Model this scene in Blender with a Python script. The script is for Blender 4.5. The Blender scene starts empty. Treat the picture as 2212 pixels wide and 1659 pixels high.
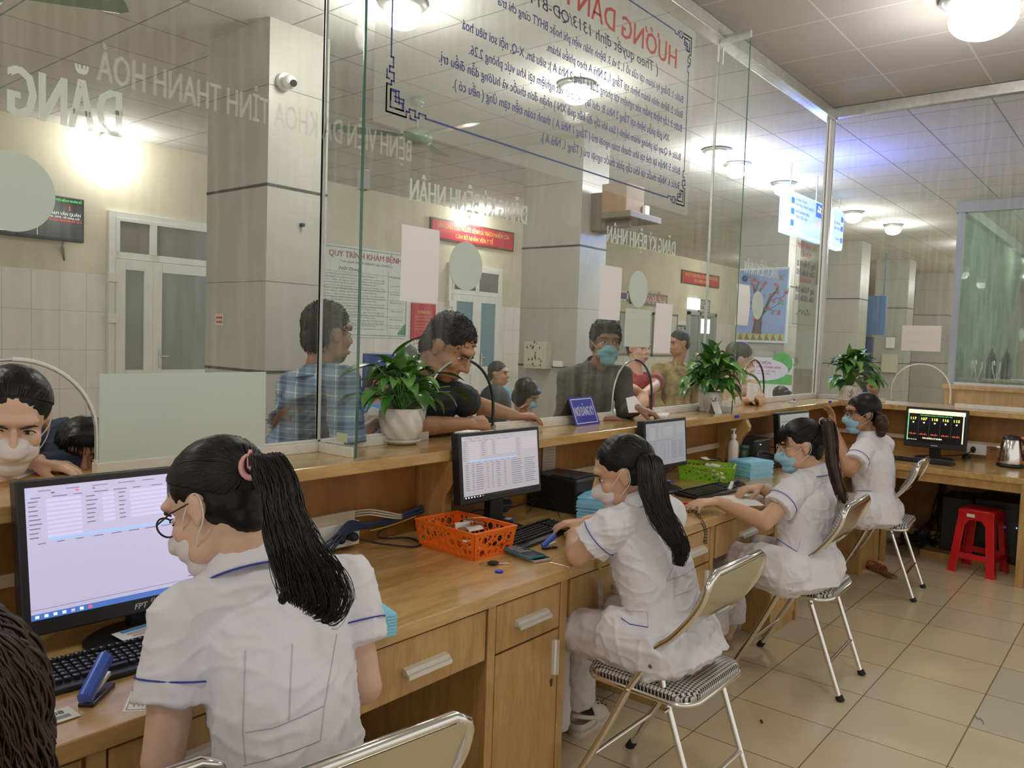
import bpy, bmesh, math, random
from mathutils import Vector as V, Matrix, noise
random.seed(7)
R = math.radians
SC = bpy.context.scene
COL = SC.collection
# ---------------------------------------------------------------- camera
CAMZ = 1.488
YAW, PITCH, ROLL, FPX = R(39.2154), R(3.3195), R(-1.9486), 1723.89
fw = V((math.cos(YAW)*math.cos(PITCH), math.sin(YAW)*math.cos(PITCH), -math.sin(PITCH)))
r0 = V((math.sin(YAW), -math.cos(YAW), 0)); d0 = fw.cross(r0)
cr = r0*math.cos(ROLL)+d0*math.sin(ROLL); cd = -r0*math.sin(ROLL)+d0*math.cos(ROLL)
cam = bpy.data.cameras.new('camera'); camo = bpy.data.objects.new('camera', cam); COL.objects.link(camo)
cam.sensor_fit = 'HORIZONTAL'; cam.sensor_width = 36; cam.lens = 36*FPX/2212
cam.clip_start = 0.05; cam.clip_end = 200
camo.matrix_world = Matrix(((cr.x, -cd.x, -fw.x, 0), (cr.y, -cd.y, -fw.y, 0), (cr.z, -cd.z, -fw.z, CAMZ), (0, 0, 0, 1)))
SC.camera = camo
def ray(u, v): return cr*((u-1106)/FPX)+cd*((v-829.5)/FPX)+fw
O = V((0, 0, CAMZ))
def P(u, v, d): return O+ray(u, v)*d                    # point at a depth
def PZ(u, v, z): r = ray(u, v); return O+r*((z-CAMZ)/r.z)
def PY(u, v, y): r = ray(u, v); return O+r*(y/r.y)
def PX(u, v, x): r = ray(u, v); return O+r*(x/r.x)
# ---------------------------------------------------------------- world, exposure
SC.view_settings.view_transform = 'Standard'
try: SC.view_settings.look = 'None'
except Exception: pass
SC.view_settings.exposure = 0.42; SC.view_settings.gamma = 1.0; SC.view_settings.use_curve_mapping = False
w = bpy.data.worlds.new('room_air'); SC.world = w; w.use_nodes = True
w.node_tree.nodes['Background'].inputs[0].default_value = (1.0, .97, .93, 1)
w.node_tree.nodes['Background'].inputs[1].default_value = 0.62
SC.cycles.max_bounces = 7; SC.cycles.transparent_max_bounces = 24; SC.cycles.diffuse_bounces = 4; SC.cycles.glossy_bounces = 4
SC.cycles.sample_clamp_indirect = 4; SC.cycles.sample_clamp_direct = 0; SC.cycles.caustics_reflective = False; SC.cycles.caustics_refractive = False
SC.cycles.use_denoising = True
# ---------------------------------------------------------------- materials
MATS = {}
def mat(name, c, rough=.5, metal=0, emit=0, var=0, vscale=8, bump=0, bscale=60, coat=0, sss=0, spec=.5, stretch=None):
    if name in MATS: return MATS[name]
    m = bpy.data.materials.new(name); m.use_nodes = True; MATS[name] = m
    nt = m.node_tree; b = nt.nodes['Principled BSDF']
    c = (c[0], c[1], c[2], 1)
    b.inputs['Base Color'].default_value = c; b.inputs['Roughness'].default_value = rough; b.inputs['Metallic'].default_value = metal
    b.inputs['Specular IOR Level'].default_value = spec
    if coat: b.inputs['Coat Weight'].default_value = coat; b.inputs['Coat Roughness'].default_value = .12
    if sss:
        b.inputs['Subsurface Weight'].default_value = sss; b.inputs['Subsurface Radius'].default_value = (1, .35, .2); b.inputs['Subsurface Scale'].default_value = .006
    if emit: b.inputs['Emission Color'].default_value = c; b.inputs['Emission Strength'].default_value = emit
    if var or bump:
        tc = nt.nodes.new('ShaderNodeTexCoord'); mp = nt.nodes.new('ShaderNodeMapping'); nt.links.new(tc.outputs['Object'], mp.inputs[0])
        if stretch: mp.inputs['Scale'].default_value = stretch
        if var:
            n = nt.nodes.new('ShaderNodeTexNoise'); n.inputs['Scale'].default_value = vscale; n.inputs['Detail'].default_value = 5
            nt.links.new(mp.outputs[0], n.inputs['Vector'])
            rp = nt.nodes.new('ShaderNodeValToRGB'); rp.color_ramp.elements[0].position = .3; rp.color_ramp.elements[1].position = .7
            rp.color_ramp.elements[0].color = tuple(x*(1-var) for x in c[:3])+(1,); rp.color_ramp.elements[1].color = tuple(min(1, x*(1+var)) for x in c[:3])+(1,)
            nt.links.new(n.outputs[0], rp.inputs[0]); nt.links.new(rp.outputs[0], b.inputs['Base Color'])
        if bump:
            n2 = nt.nodes.new('ShaderNodeTexNoise'); n2.inputs['Scale'].default_value = bscale; n2.inputs['Detail'].default_value = 3
            nt.links.new(mp.outputs[0], n2.inputs['Vector'])
            bp = nt.nodes.new('ShaderNodeBump'); bp.inputs['Strength'].default_value = bump; bp.inputs['Distance'].default_value = .01
            nt.links.new(n2.outputs[0], bp.inputs['Height']); nt.links.new(bp.outputs[0], b.inputs['Normal'])
    return m
def wood(name, c1, c2, stretch=(2, 14, 14), rough=.28, coat=.3):
    if name in MATS: return MATS[name]
    m = bpy.data.materials.new(name); m.use_nodes = True; MATS[name] = m
    nt = m.node_tree; b = nt.nodes['Principled BSDF']; L = nt.links.new
    tc = nt.nodes.new('ShaderNodeTexCoord'); mp = nt.nodes.new('ShaderNodeMapping'); L(tc.outputs['Object'], mp.inputs[0]); mp.inputs['Scale'].default_value = stretch
    n = nt.nodes.new('ShaderNodeTexNoise'); n.inputs['Scale'].default_value = 1.6; n.inputs['Detail'].default_value = 8; n.inputs['Distortion'].default_value = 1.2; L(mp.outputs[0], n.inputs['Vector'])
    n3 = nt.nodes.new('ShaderNodeTexNoise'); n3.inputs['Scale'].default_value = 14; n3.inputs['Detail'].default_value = 4; L(mp.outputs[0], n3.inputs['Vector'])
    mx = nt.nodes.new('ShaderNodeMix'); mx.inputs[0].default_value = .35; L(n.outputs[0], mx.inputs[2]); L(n3.outputs[0], mx.inputs[3])
    rp = nt.nodes.new('ShaderNodeValToRGB'); rp.color_ramp.elements[0].position = .36; rp.color_ramp.elements[1].position = .62
    rp.color_ramp.elements[0].color = c1+(1,); rp.color_ramp.elements[1].color = c2+(1,)
    L(mx.outputs[0], rp.inputs[0]); L(rp.outputs[0], b.inputs['Base Color'])
    b.inputs['Roughness'].default_value = rough; b.inputs['Coat Weight'].default_value = coat; b.inputs['Coat Roughness'].default_value = .15
    bp = nt.nodes.new('ShaderNodeBump'); bp.inputs['Strength'].default_value = .08; bp.inputs['Distance'].default_value = .005; L(mx.outputs[0], bp.inputs['Height']); L(bp.outputs[0], b.inputs['Normal'])
    return m
def grid_mat(name, c, cl, size, off, lw, rough=.4, var=.06, axes=('X', 'Y'), bump=.3, coat=0, tilevar=.04, c2=None):
    """tiles: size (a,b), offset (a,b), joint width lw, along two object axes"""
    m = bpy.data.materials.new(name); m.use_nodes = True; MATS[name] = m
    nt = m.node_tree; b = nt.nodes['Principled BSDF']; L = nt.links.new
    tc = nt.nodes.new('ShaderNodeTexCoord'); sp = nt.nodes.new('ShaderNodeSeparateXYZ'); L(tc.outputs['Object'], sp.inputs[0])
    def mth(op, a, bb=None, cc=None):
        x = nt.nodes.new('ShaderNodeMath'); x.operation = op
        for i, q in enumerate((a, bb, cc)):
            if q is None: continue
            if isinstance(q, (int, float)): x.inputs[i].default_value = q
            else: L(q, x.inputs[i])
        return x.outputs[0]
    ds = []; ids = []
    for ax, s, o in zip(axes, size, off):
        t = mth('DIVIDE', mth('SUBTRACT', sp.outputs[ax], o), s)
        ids.append(mth('FLOOR', t)); fr = mth('FRACT', t)
        ds.append(mth('MULTIPLY', mth('MINIMUM', fr, mth('SUBTRACT', 1.0, fr)), s))
    d = mth('MINIMUM', ds[0], ds[1])
    line = mth('LESS_THAN', d, lw/2)
    cb = nt.nodes.new('ShaderNodeCombineXYZ'); L(ids[0], cb.inputs[0]); L(ids[1], cb.inputs[1])
    wn = nt.nodes.new('ShaderNodeTexWhiteNoise'); L(cb.outputs[0], wn.inputs['Vector'])
    n = nt.nodes.new('ShaderNodeTexNoise'); n.inputs['Scale'].default_value = 5; n.inputs['Detail'].default_value = 6; L(tc.outputs['Object'], n.inputs['Vector'])
    v = mth('ADD', mth('MULTIPLY', mth('SUBTRACT', wn.outputs['Value'], .5), tilevar*2), mth('MULTIPLY', mth('SUBTRACT', n.outputs[0], .5), var*2))
    v = mth('ADD', v, 1.0)
    rgb = nt.nodes.new('ShaderNodeVectorMath'); rgb.operation = 'SCALE'; rgb.inputs[0].default_value = c; L(v, rgb.inputs['Scale'])
    src = rgb.outputs[0]
    if c2:
        m2 = nt.nodes.new('ShaderNodeMix'); m2.data_type = 'RGBA'; L(mth('GREATER_THAN', wn.outputs['Value'], .8), m2.inputs[0]); L(src, m2.inputs[6]); m2.inputs[7].default_value = c2+(1,); src = m2.outputs[2]
    mx = nt.nodes.new('ShaderNodeMix'); mx.data_type = 'RGBA'; L(line, mx.inputs[0]); L(src, mx.inputs[6]); mx.inputs[7].default_value = cl+(1,)
    L(mx.outputs[2], b.inputs['Base Color']); b.inputs['Roughness'].default_value = rough
    if coat: b.inputs['Coat Weight'].default_value = coat; b.inputs['Coat Roughness'].default_value = .2
    if bump:
        bp = nt.nodes.new('ShaderNodeBump'); bp.inputs['Strength'].default_value = bump; bp.inputs['Distance'].default_value = .004; bp.invert = True
        L(line, bp.inputs['Height']); L(bp.outputs[0], b.inputs['Normal'])
    return m
def glass_mat(name, tint, gloss=.06, rough=0.0, dirt=0.0):
    m = bpy.data.materials.new(name); m.use_nodes = True; MATS[name] = m
    nt = m.node_tree; L = nt.links.new
    for x in list(nt.nodes):
        if x.type == 'BSDF_PRINCIPLED': nt.nodes.remove(x)
    out = [x for x in nt.nodes if x.type == 'OUTPUT_MATERIAL'][0]
    tr = nt.nodes.new('ShaderNodeBsdfTransparent'); tr.inputs[0].default_value = tint+(1,)
    gl = nt.nodes.new('ShaderNodeBsdfGlossy'); gl.inputs['Roughness'].default_value = rough; gl.inputs[0].default_value = (.95, 1, .97, 1)
    fr = nt.nodes.new('ShaderNodeLayerWeight'); fr.inputs[0].default_value = gloss
    mx = nt.nodes.new('ShaderNodeMixShader'); L(fr.outputs['Fresnel'], mx.inputs[0]); L(tr.outputs[0], mx.inputs[1]); L(gl.outputs[0], mx.inputs[2])
    last = mx
    if dirt:
        df = nt.nodes.new('ShaderNodeBsdfDiffuse'); df.inputs[0].default_value = (.8, .82, .78, 1)
        tc = nt.nodes.new('ShaderNodeTexCoord'); mp = nt.nodes.new('ShaderNodeMapping'); mp.inputs['Scale'].default_value = (14, 14, .9); L(tc.outputs['Object'], mp.inputs[0])
        n = nt.nodes.new('ShaderNodeTexNoise'); n.inputs['Scale'].default_value = 3; n.inputs['Detail'].default_value = 6; L(mp.outputs[0], n.inputs['Vector'])
        rp = nt.nodes.new('ShaderNodeMapRange'); rp.inputs[1].default_value = .45; rp.inputs[2].default_value = .8; rp.inputs[3].default_value = dirt*.35; rp.inputs[4].default_value = dirt*2; L(n.outputs[0], rp.inputs[0])
        m2 = nt.nodes.new('ShaderNodeMixShader'); L(rp.outputs[0], m2.inputs[0]); L(mx.outputs[0], m2.inputs[1]); L(df.outputs[0], m2.inputs[2]); last = m2
    L(last.outputs[0], out.inputs[0])
    return m
def frost_mat(name, c, alpha):
    m = bpy.data.materials.new(name); m.use_nodes = True; MATS[name] = m
    b = m.node_tree.nodes['Principled BSDF']; b.inputs['Base Color'].default_value = c+(1,); b.inputs['Roughness'].default_value = .8; b.inputs['Alpha'].default_value = alpha
    return m
# ---------------------------------------------------------------- geometry collector
def rot3(rx=0, ry=0, rz=0): return (Matrix.Rotation(rz, 3, 'Z') @ Matrix.Rotation(ry, 3, 'Y') @ Matrix.Rotation(rx, 3, 'X'))
def frame(f, u):
    f = V(f).normalized(); u = V(u); r = f.cross(u).normalized(); u = r.cross(f).normalized()
    return r, f, u, Matrix((r, f, u)).transposed()
class G:
    def __init__(s): s.v = []; s.f = []; s.m = []; s.s = []
    def add(s, vs, fs, mi=0, sm=False):
        b = len(s.v); s.v += [V(x) for x in vs]; s.f += [tuple(i+b for i in f) for f in fs]; s.m += [mi]*len(fs); s.s += [sm]*len(fs); return s
    def box(s, c, d, M=None, mi=0):
        c = V(c); hx, hy, hz = d[0]/2, d[1]/2, d[2]/2
        vs = [V((x, y, z)) for x in (-hx, hx) for y in (-hy, hy) for z in (-hz, hz)]
        if M: vs = [M @ q for q in vs]
        return s.add([q+c for q in vs], [(0, 1, 3, 2), (4, 6, 7, 5), (0, 4, 5, 1), (2, 3, 7, 6), (0, 2, 6, 4), (1, 5, 7, 3)], mi)
    def bb(s, a, b, mi=0): a = V(a); b = V(b); return s.box((a+b)/2, (abs(b.x-a.x), abs(b.y-a.y), abs(b.z-a.z)), None, mi)
    def ring(s, c, r, n, ax, ay): return [c+ax*(r*math.cos(2*math.pi*i/n))+ay*(r*math.sin(2*math.pi*i/n)) for i in range(n)]
    def cyl(s, a, b, r1, r2=None, n=16, mi=0, sm=True):
        a = V(a); b = V(b); r2 = r1 if r2 is None else r2
        d = (b-a).normalized(); t = V((0, 0, 1)) if abs(d.z) < .9 else V((1, 0, 0)); ax = d.cross(t).normalized(); ay = d.cross(ax)
        vs = s.ring(a, r1, n, ax, ay)+s.ring(b, r2, n, ax, ay)
        s.add(vs, [(i, (i+1) % n, n+(i+1) % n, n+i) for i in range(n)], mi, sm)
        return s.add(vs, [tuple(range(n))[::-1], tuple(range(n, 2*n))], mi)
    def tube(s, pts, r, n=8, mi=0, closed=False, flat=1.0):
        pts = [V(p) for p in pts]; k = len(pts); rr = r if isinstance(r, (list, tuple)) else [r]*k
        vs = []; px = None
        for i, p in enumerate(pts):
            if closed: d = (pts[(i+1) % k]-pts[i-1])
            else: d = pts[min(i+1, k-1)]-pts[max(i-1, 0)]
            if d.length < 1e-9: d = V((0, 0, 1))
            d.normalize()
            if px is None: t = V((0, 0, 1)) if abs(d.z) < .9 else V((1, 0, 0)); px = d.cross(t).normalized()
            else:
                px = px-d*px.dot(d)
                px = px.normalized() if px.length > 1e-6 else d.orthogonal().normalized()
            vs += s.ring(p, rr[i], n, px, d.cross(px)*flat)
        fs = []
        for i in range(k if closed else k-1):
            a = i*n; b = ((i+1) % k)*n
            fs += [(a+j, a+(j+1) % n, b+(j+1) % n, b+j) for j in range(n)]
        s.add(vs, fs, mi, True)
        if not closed: s.add(vs[:n]+vs[-n:], [tuple(range(n))[::-1], tuple(range(n, 2*n))], mi)
        return s
    def sph(s, c, r, M=None, n=16, m=10, mi=0):
        c = V(c); r = (r, r, r) if isinstance(r, (int, float)) else r
        vs = [V((0, 0, r[2]))]
        for j in range(1, m):
            a = math.pi*j/m
            for i in range(n):
                b = 2*math.pi*i/n; vs.append(V((r[0]*math.sin(a)*math.cos(b), r[1]*math.sin(a)*math.sin(b), r[2]*math.cos(a))))
        vs.append(V((0, 0, -r[2])))
        fs = [(0, 1+i, 1+(i+1) % n) for i in range(n)]
        for j in range(m-2):
            a = 1+j*n; b = a+n
            fs += [(a+i, b+i, b+(i+1) % n, a+(i+1) % n) for i in range(n)]
        a = 1+(m-2)*n; fs += [(a+i, len(vs)-1, a+(i+1) % n) for i in range(n)]
        if M: vs = [M @ q for q in vs]
        return s.add([q+c for q in vs], fs, mi, True)
    def lathe(s, prof, c=(0, 0, 0), n=32, mi=0, twist=None, M=None):
        c = V(c); vs = []
        for j, (r, z) in enumerate(prof):
            for i in range(n):
                a = 2*math.pi*i/n; rr = r if twist is None else r*(1+twist(a, z))
                q = V((rr*math.cos(a), rr*math.sin(a), z)); vs.append((M @ q if M else q)+c)
        k = len(prof)
        fs = [(j*n+i, j*n+(i+1) % n, (j+1)*n+(i+1) % n, (j+1)*n+i) for j in range(k-1) for i in range(n)]
        s.add(vs, fs, mi, True)
        if prof[0][0] > 1e-4: s.add(vs[:n], [tuple(range(n))[::-1]], mi)
        if prof[-1][0] > 1e-4: s.add(vs[-n:], [tuple(range(n))], mi)
        return s
    def loft(s, secs, mi=0, sm=True, cap=True):
        """secs: rings of equal length"""
        n = len(secs[0]); vs = [p for q in secs for p in q]
        s.add(vs, [(j*n+i, j*n+(i+1) % n, (j+1)*n+(i+1) % n, (j+1)*n+i) for j in range(len(secs)-1) for i in range(n)], mi, sm)
        if cap: s.add(vs[:n]+vs[-n:], [tuple(range(n))[::-1], tuple(range(n, 2*n))], mi)
        return s
    def prism(s, poly, o, ux, uy, t, mi=0):
        """2D outline extruded by the vector t"""
        o = V(o); ux = V(ux); uy = V(uy); t = V(t); n = len(poly)
        a = [o+ux*x+uy*y for x, y in poly]; b = [q+t for q in a]
        return s.add(a+b, [tuple(range(n))[::-1], tuple(range(n, 2*n))]+[(i, (i+1) % n, n+(i+1) % n, n+i) for i in range(n)], mi)
    def quad(s, a, b, c, d, mi=0): return s.add([a, b, c, d], [(0, 1, 2, 3)], mi)
    def rect(s, o, ux, uy, x0, y0, x1, y1, mi=0):
        o = V(o); ux = V(ux); uy = V(uy)
        return s.quad(o+ux*x0+uy*y0, o+ux*x1+uy*y0, o+ux*x1+uy*y1, o+ux*x0+uy*y1, mi)
    def text(s, body, o, ux, uy, h, w=None, mi=0, bold=0.0, align='C', shear=0, lift=0):
        """h: cap height; w: forced width"""
        vs, fs, (x0, x1) = textgeo(body, 0.0, shear)
        if not vs: return s
        if bold and body != body[:0]:
            n0 = len(vs); vs = [(p[0]+q*bold*.75, p[1]+abs(q)*.0) for q in (-1, 1) for p in vs]; fs = fs+[tuple(i+n0 for i in f) for f in fs]
        o = V(o); ux = V(ux).normalized(); uy = V(uy).normalized(); k = h/.73
        kx = k if w is None else w/(x1-x0)
        sh = {'C': -(x0+x1)/2, 'L': -x0, 'R': -x1}[align]
        nz = ux.cross(uy); nz = nz if nz.dot(O-o) > 0 else -nz; hv = len(vs)//2 if bold else 0
        return s.add([o+ux*((p[0]+sh)*kx)+uy*(p[1]*k)+nz*(lift+(.00025 if (bold and i >= hv) else 0)) for i, p in enumerate(vs)], fs, mi)
_tc = {}; _ad = {}
HORN = dict(zip('ƠỚỜỞỠỢơớờởỡợ', 'OÓÒỎÕỌoóòỏõọ'))
def _raw(body, shear):
    cu = bpy.data.curves.new('t', 'FONT'); cu.body = body; cu.size = 1; cu.shear = shear; cu.resolution_u = 2; cu.fill_mode = 'FRONT'
    ob = bpy.data.objects.new('t', cu); COL.objects.link(ob)
    dg = bpy.context.evaluated_depsgraph_get(); me = bpy.data.meshes.new_from_object(ob.evaluated_get(dg))
    vs = [(v.co.x, v.co.y) for v in me.vertices]; fs = [tuple(p.vertices) for p in me.polygons]
    bpy.data.objects.remove(ob); bpy.data.curves.remove(cu); bpy.data.meshes.remove(me); return vs, fs
def _adv(ch):
    if ch not in _ad:
        h = max(v[0] for v in _raw('H', 0)[0]); _ad[ch] = max(v[0] for v in _raw(ch+'H', 0)[0])-h
    return _ad[ch]
def _glyph(ch, shear):
    k = (ch, shear)
    if k not in _tc:
        base = HORN.get(ch, {'Đ': 'D', 'đ': 'd'}.get(ch, ch)); vs, fs = _raw(base, shear) if ch != ' ' else ([], [])
        def quad(pts):
            n = len(vs); vs.extend(pts); fs.append(tuple(range(n, n+len(pts))))
        if ch == 'Đ': x0 = min(v[0] for v in vs); quad([(x0-.07, .33), (x0+.26, .33), (x0+.26, .40), (x0-.07, .40)])
        if ch == 'đ': x1 = max(v[0] for v in vs); quad([(x1-.26, .59), (x1+.05, .59), (x1+.05, .65), (x1-.26, .65)])
        if ch in HORN:
            x1 = max(v[0] for v in vs); t = .70 if ch in 'ƠỚỜỞỠỢ' else .52
            quad([(x1-.10, t-.05), (x1-.03, t-.09), (x1+.06, t-.01), (x1+.07, t+.10), (x1+.01, t+.10), (x1-.0, t+.01)])
        _tc[k] = (vs, fs, base)
    return _tc[k]
def textgeo(body, bold, shear):
    V_ = []; F_ = []; x = 0
    for ch in body:
        vs, fs, base = _glyph(ch, shear); n = len(V_); V_ += [(p[0]+x, p[1]) for p in vs]; F_ += [tuple(i+n for i in f) for f in fs]; x += _adv(base)+(.04 if ch in HORN or ch == 'Đ' else 0)
    xs = [v[0] for v in V_] or [0, 1]
    return V_, F_, (min(xs), max(xs))
# ---------------------------------------------------------------- objects
WM = {}
def thing(name, label, cat, loc=(0, 0, 0), rz=0, group=None, kind=None):
    o = bpy.data.objects.new(name, None); COL.objects.link(o); o.empty_display_size = .1
    o.location = loc; o.rotation_euler = (0, 0, rz)
    tag(o, label, cat, group, kind)
    WM[o.name] = Matrix.Translation(loc) @ Matrix.Rotation(rz, 4, 'Z')
    return o
def tag(o, label=None, cat=None, group=None, kind=None):
    if label: o['label'] = label
    if cat: o['category'] = cat
    if group: o['group'] = group
    if kind: o['kind'] = kind
    return o
def meshof(g, name, mats):
    if isinstance(g, G):
        me = bpy.data.meshes.new(name); me.from_pydata(g.v, [], g.f)
        me.polygons.foreach_set('material_index', g.m); me.polygons.foreach_set('use_smooth', g.s); me.update()
    else: me = g; me.name = name
    for m in (mats if isinstance(mats, (list, tuple)) else [mats]): me.materials.append(m)
    return me
def part(name, g, mats, parent=None, local=False, bevel=0, seg=2, label=None):
    me = meshof(g, name, mats); o = bpy.data.objects.new(name, me); COL.objects.link(o)
    if parent is not None:
        o.parent = parent
        if local: WM[o.name] = WM[parent.name].copy()
        else: o.matrix_parent_inverse = WM[parent.name].inverted(); WM[o.name] = Matrix.Identity(4)
    else: WM[o.name] = Matrix.Identity(4)
    if bevel:
        b = o.modifiers.new('b', 'BEVEL'); b.width = bevel; b.segments = seg; b.limit_method = 'ANGLE'; b.angle_limit = R(40)
    if label: o['label'] = label
    return o
def single(name, g, mats, label, cat, group=None, bevel=0, kind=None, seg=2):
    return tag(part(name, g, mats, bevel=bevel, seg=seg), label, cat, group, kind)
def struct(name, g, mats, bevel=0, label=None, parent=None):
    o = part(name, g, mats, parent=parent, bevel=bevel)
    if parent is None: o['kind'] = 'structure'
    if label: o['label'] = label
    return o
def copy_tree(o, parent=None):
    c = o.copy(); COL.objects.link(c)
    if parent is not None: c.parent = parent
    for ch in list(o.children): copy_tree(ch, c)
    return c
def dup(o, loc, rz=0, label=None):
    c = copy_tree(o); c.location = loc; c.rotation_euler = (0, 0, rz)
    if label: c['label'] = label
    return c
def arcp(c, r, a0, a1, n, ax, ay): return [V(c)+V(ax)*(r*math.cos(R(a0+(a1-a0)*i/n)))+V(ay)*(r*math.sin(R(a0+(a1-a0)*i/n))) for i in range(n+1)]
def spline(pts, n=6):
    pts = [V(p) for p in pts]; out = []
    for i in range(len(pts)-1):
        p0 = pts[max(i-1, 0)]; p1 = pts[i]; p2 = pts[i+1]; p3 = pts[min(i+2, len(pts)-1)]
        for k in range(n):
            t = k/n; out.append(.5*((2*p1)+(p2-p0)*t+(2*p0-5*p1+4*p2-p3)*t*t+(3*p1-p0-3*p2+p3)*t*t*t))
    return out+[pts[-1]]
X = V((1, 0, 0)); Y = V((0, 1, 0)); Z = V((0, 0, 1))
# ================================================================ LIGHTS (positions are those of the lamps built below)
CZ = 3.47
HALL_LAMPS = [(3.33, 3.66), (5.15, 3.66), (7.65, 3.66), (8.35, 3.75), (9.6, 3.7), (12.1, 3.62), (13.6, 3.45), (16.5, 2.6), (20, 2.6), (24, 2.6), (17.6, 6.9)]  # the last two are added to brighten the far hall
ROOM_LAMPS = [(5.12, .9), (1.9, .2), (-1.0, .6)]
WALL_LAMPS = [(3.8, 8.6, 3.33), (9.45, 8.6, 3.36)]
BOOTH_LAMPS = [(13.6, .2), (16.2, -.2)]
def lamp_light(p, power, col=(1, .98, .94), r=.11):
    l = bpy.data.lights.new('lamp_glow', 'POINT'); l.energy = power; l.color = col; l.shadow_soft_size = r
    o = bpy.data.objects.new('lamp_glow', l); COL.objects.link(o); o.location = p; return o
def down_light(p, power, col=(1, .96, .88), size=.5):
    l = bpy.data.lights.new('lamp_throw', 'AREA'); l.shape = 'DISK'; l.size = size; l.energy = power; l.color = col
    o = bpy.data.objects.new('lamp_throw', l); COL.objects.link(o); o.location = p; return o
for x, y in HALL_LAMPS: lamp_light((x, y, CZ-.2), 32 if x < 15 else 40)
for x, y in ROOM_LAMPS: lamp_light((x, y, CZ-.2), 58)
for p in WALL_LAMPS: lamp_light((p[0], p[1]-.12, p[2]-.03), 22, (1, .98, .95), .07)
for x, y in BOOTH_LAMPS: lamp_light((x, y, CZ-.25), 45, (.93, 1, .95))
lamp_light((.2, 3.8, CZ-.2), 34)  # added fill light, out of view on the left
lamp_light((8.5, 2.9, 2.95), 42, (.16, .22, 1), .1)          # blue glow of the light box
# ================================================================ SETTING
oak = wood('oak_varnish', (.36, .20, .06), (.58, .36, .13))
oakd = wood('oak_panel', (.25, .105, .025), (.37, .17, .045), (3, 3, 1.2), .4, .15)
oakt = wood('oak_desktop', (.42, .25, .08), (.62, .395, .155), (1.4, 9, 9), .22, .45)
oakf = wood('oak_fronts', (.39, .22, .068), (.54, .325, .12), (9, 9, 1.6), .3, .3)
alu = mat('aluminium', (.62, .62, .6), .35, .7, var=.1, vscale=20)
whitealu = mat('white_profile', (.72, .70, .63), .4, var=.07, vscale=30)
chrome = mat('chrome', (.80, .78, .74), .12, 1.0)
black = mat('black_plastic', (.012, .012, .014), .38)
blackm = mat('black_matte', (.015, .015, .017), .7)
darkg = mat('dark_grey_plastic', (.04, .04, .045), .45)
white = mat('white_plastic', (.75, .74, .70), .4)
paper = mat('paper', (.82, .80, .78), .8)
glass = glass_mat('counter_glass', (.972, .984, .972), .045, 0, .05)
gedge = mat('glass_edge', (.05, .13, .09), .15, spec=.8)
frost = frost_mat('frosted_film', (.60, .68, .60), .93)
floor_m = grid_mat('floor_tiles', (.74, .62, .41), (.24, .16, .08), (.4, .4), (3.188, .916), .005, .22, .05, coat=.25, tilevar=.05, c2=(.62, .56, .43))
g = G(); g.bb((-4, -4, -.1), (30, 9.0, 0)); struct('floor', g, floor_m)
ceil_m = grid_mat('ceiling_tiles', (.55, .535, .50), (.74, .74, .72), (.6, .6), (.18, 1.705-3*.6), .012, .85, .05, tilevar=.03, bump=.5)
ceil_h = grid_mat('hall_ceiling_tiles', (.58, .57, .54), (.24, .235, .22), (.6, .6), (.165, 5.37-6*.6), .012, .85, .05, tilevar=.04, bump=.5)
g = G(); g.bb((-4, -4, CZ), (6.87, 2.27, CZ+.05)); struct('ceiling', g, ceil_m)
g = G(); g.bb((-4, 2.27, CZ), (30, 9, CZ+.05)); g.bb((6.87, -4, CZ), (30, 2.27, CZ+.05)); struct('ceiling', g, ceil_h)
wall_tile = grid_mat('wall_tiles', (.74, .71, .66), (.45, .43, .40), (.26, .40), (2.85-.26*4, 2.01-.4*6), .005, .3, .03, axes=('X', 'Z'), tilevar=.03, coat=.2)
plaster = mat('cream_plaster', (.62, .575, .44), .8, var=.13, vscale=1.3, bump=.15, bscale=12)
g = G(); g.bb((-4, 8.7, 2.01), (30, 8.9, CZ)); g.bb((-4, 8.7, 0), (30, 8.9, 2.01), 1); struct('wall_back', g, [plaster, wall_tile])
g = G(); g.bb((29.8, -4, 0), (30, 8.9, CZ)); struct('wall_right', g, mat('far_wall', (.50, .46, .33), .8))
# columns
col_m = mat('column_panel', (.39, .375, .325), .35, var=.05, vscale=2)
joint = mat('dark_joint', (.05, .045, .04), .6)
COLS = [(3.0, 4.53, .47, .73), (6.54, 4.53, .47, .73), (12.1, 4.53, .5, .77), (15.42, 4.42, .55, .65), (18.85, 4.4, .55, .68), (22.35, 4.3, .6, .75)]
for i, (x, y, a, b) in enumerate(COLS):
    g = G(); g.bb((x, y, 0), (x+a, y+b, CZ))
    for z in (2.42, 1.21): g.bb((x-.003, y-.003, z-.009), (x+a+.003, y+b+.003, z+.009), 1)
    for z in (.6, 1.8, 3.05): g.bb((x-.001, y-.001, z-.0015), (x+a+.001, y+b+.001, z+.0015), 1)
    tag(struct('column', g, [col_m, joint], label='grey panelled square column in the waiting hall'), None)
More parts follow.
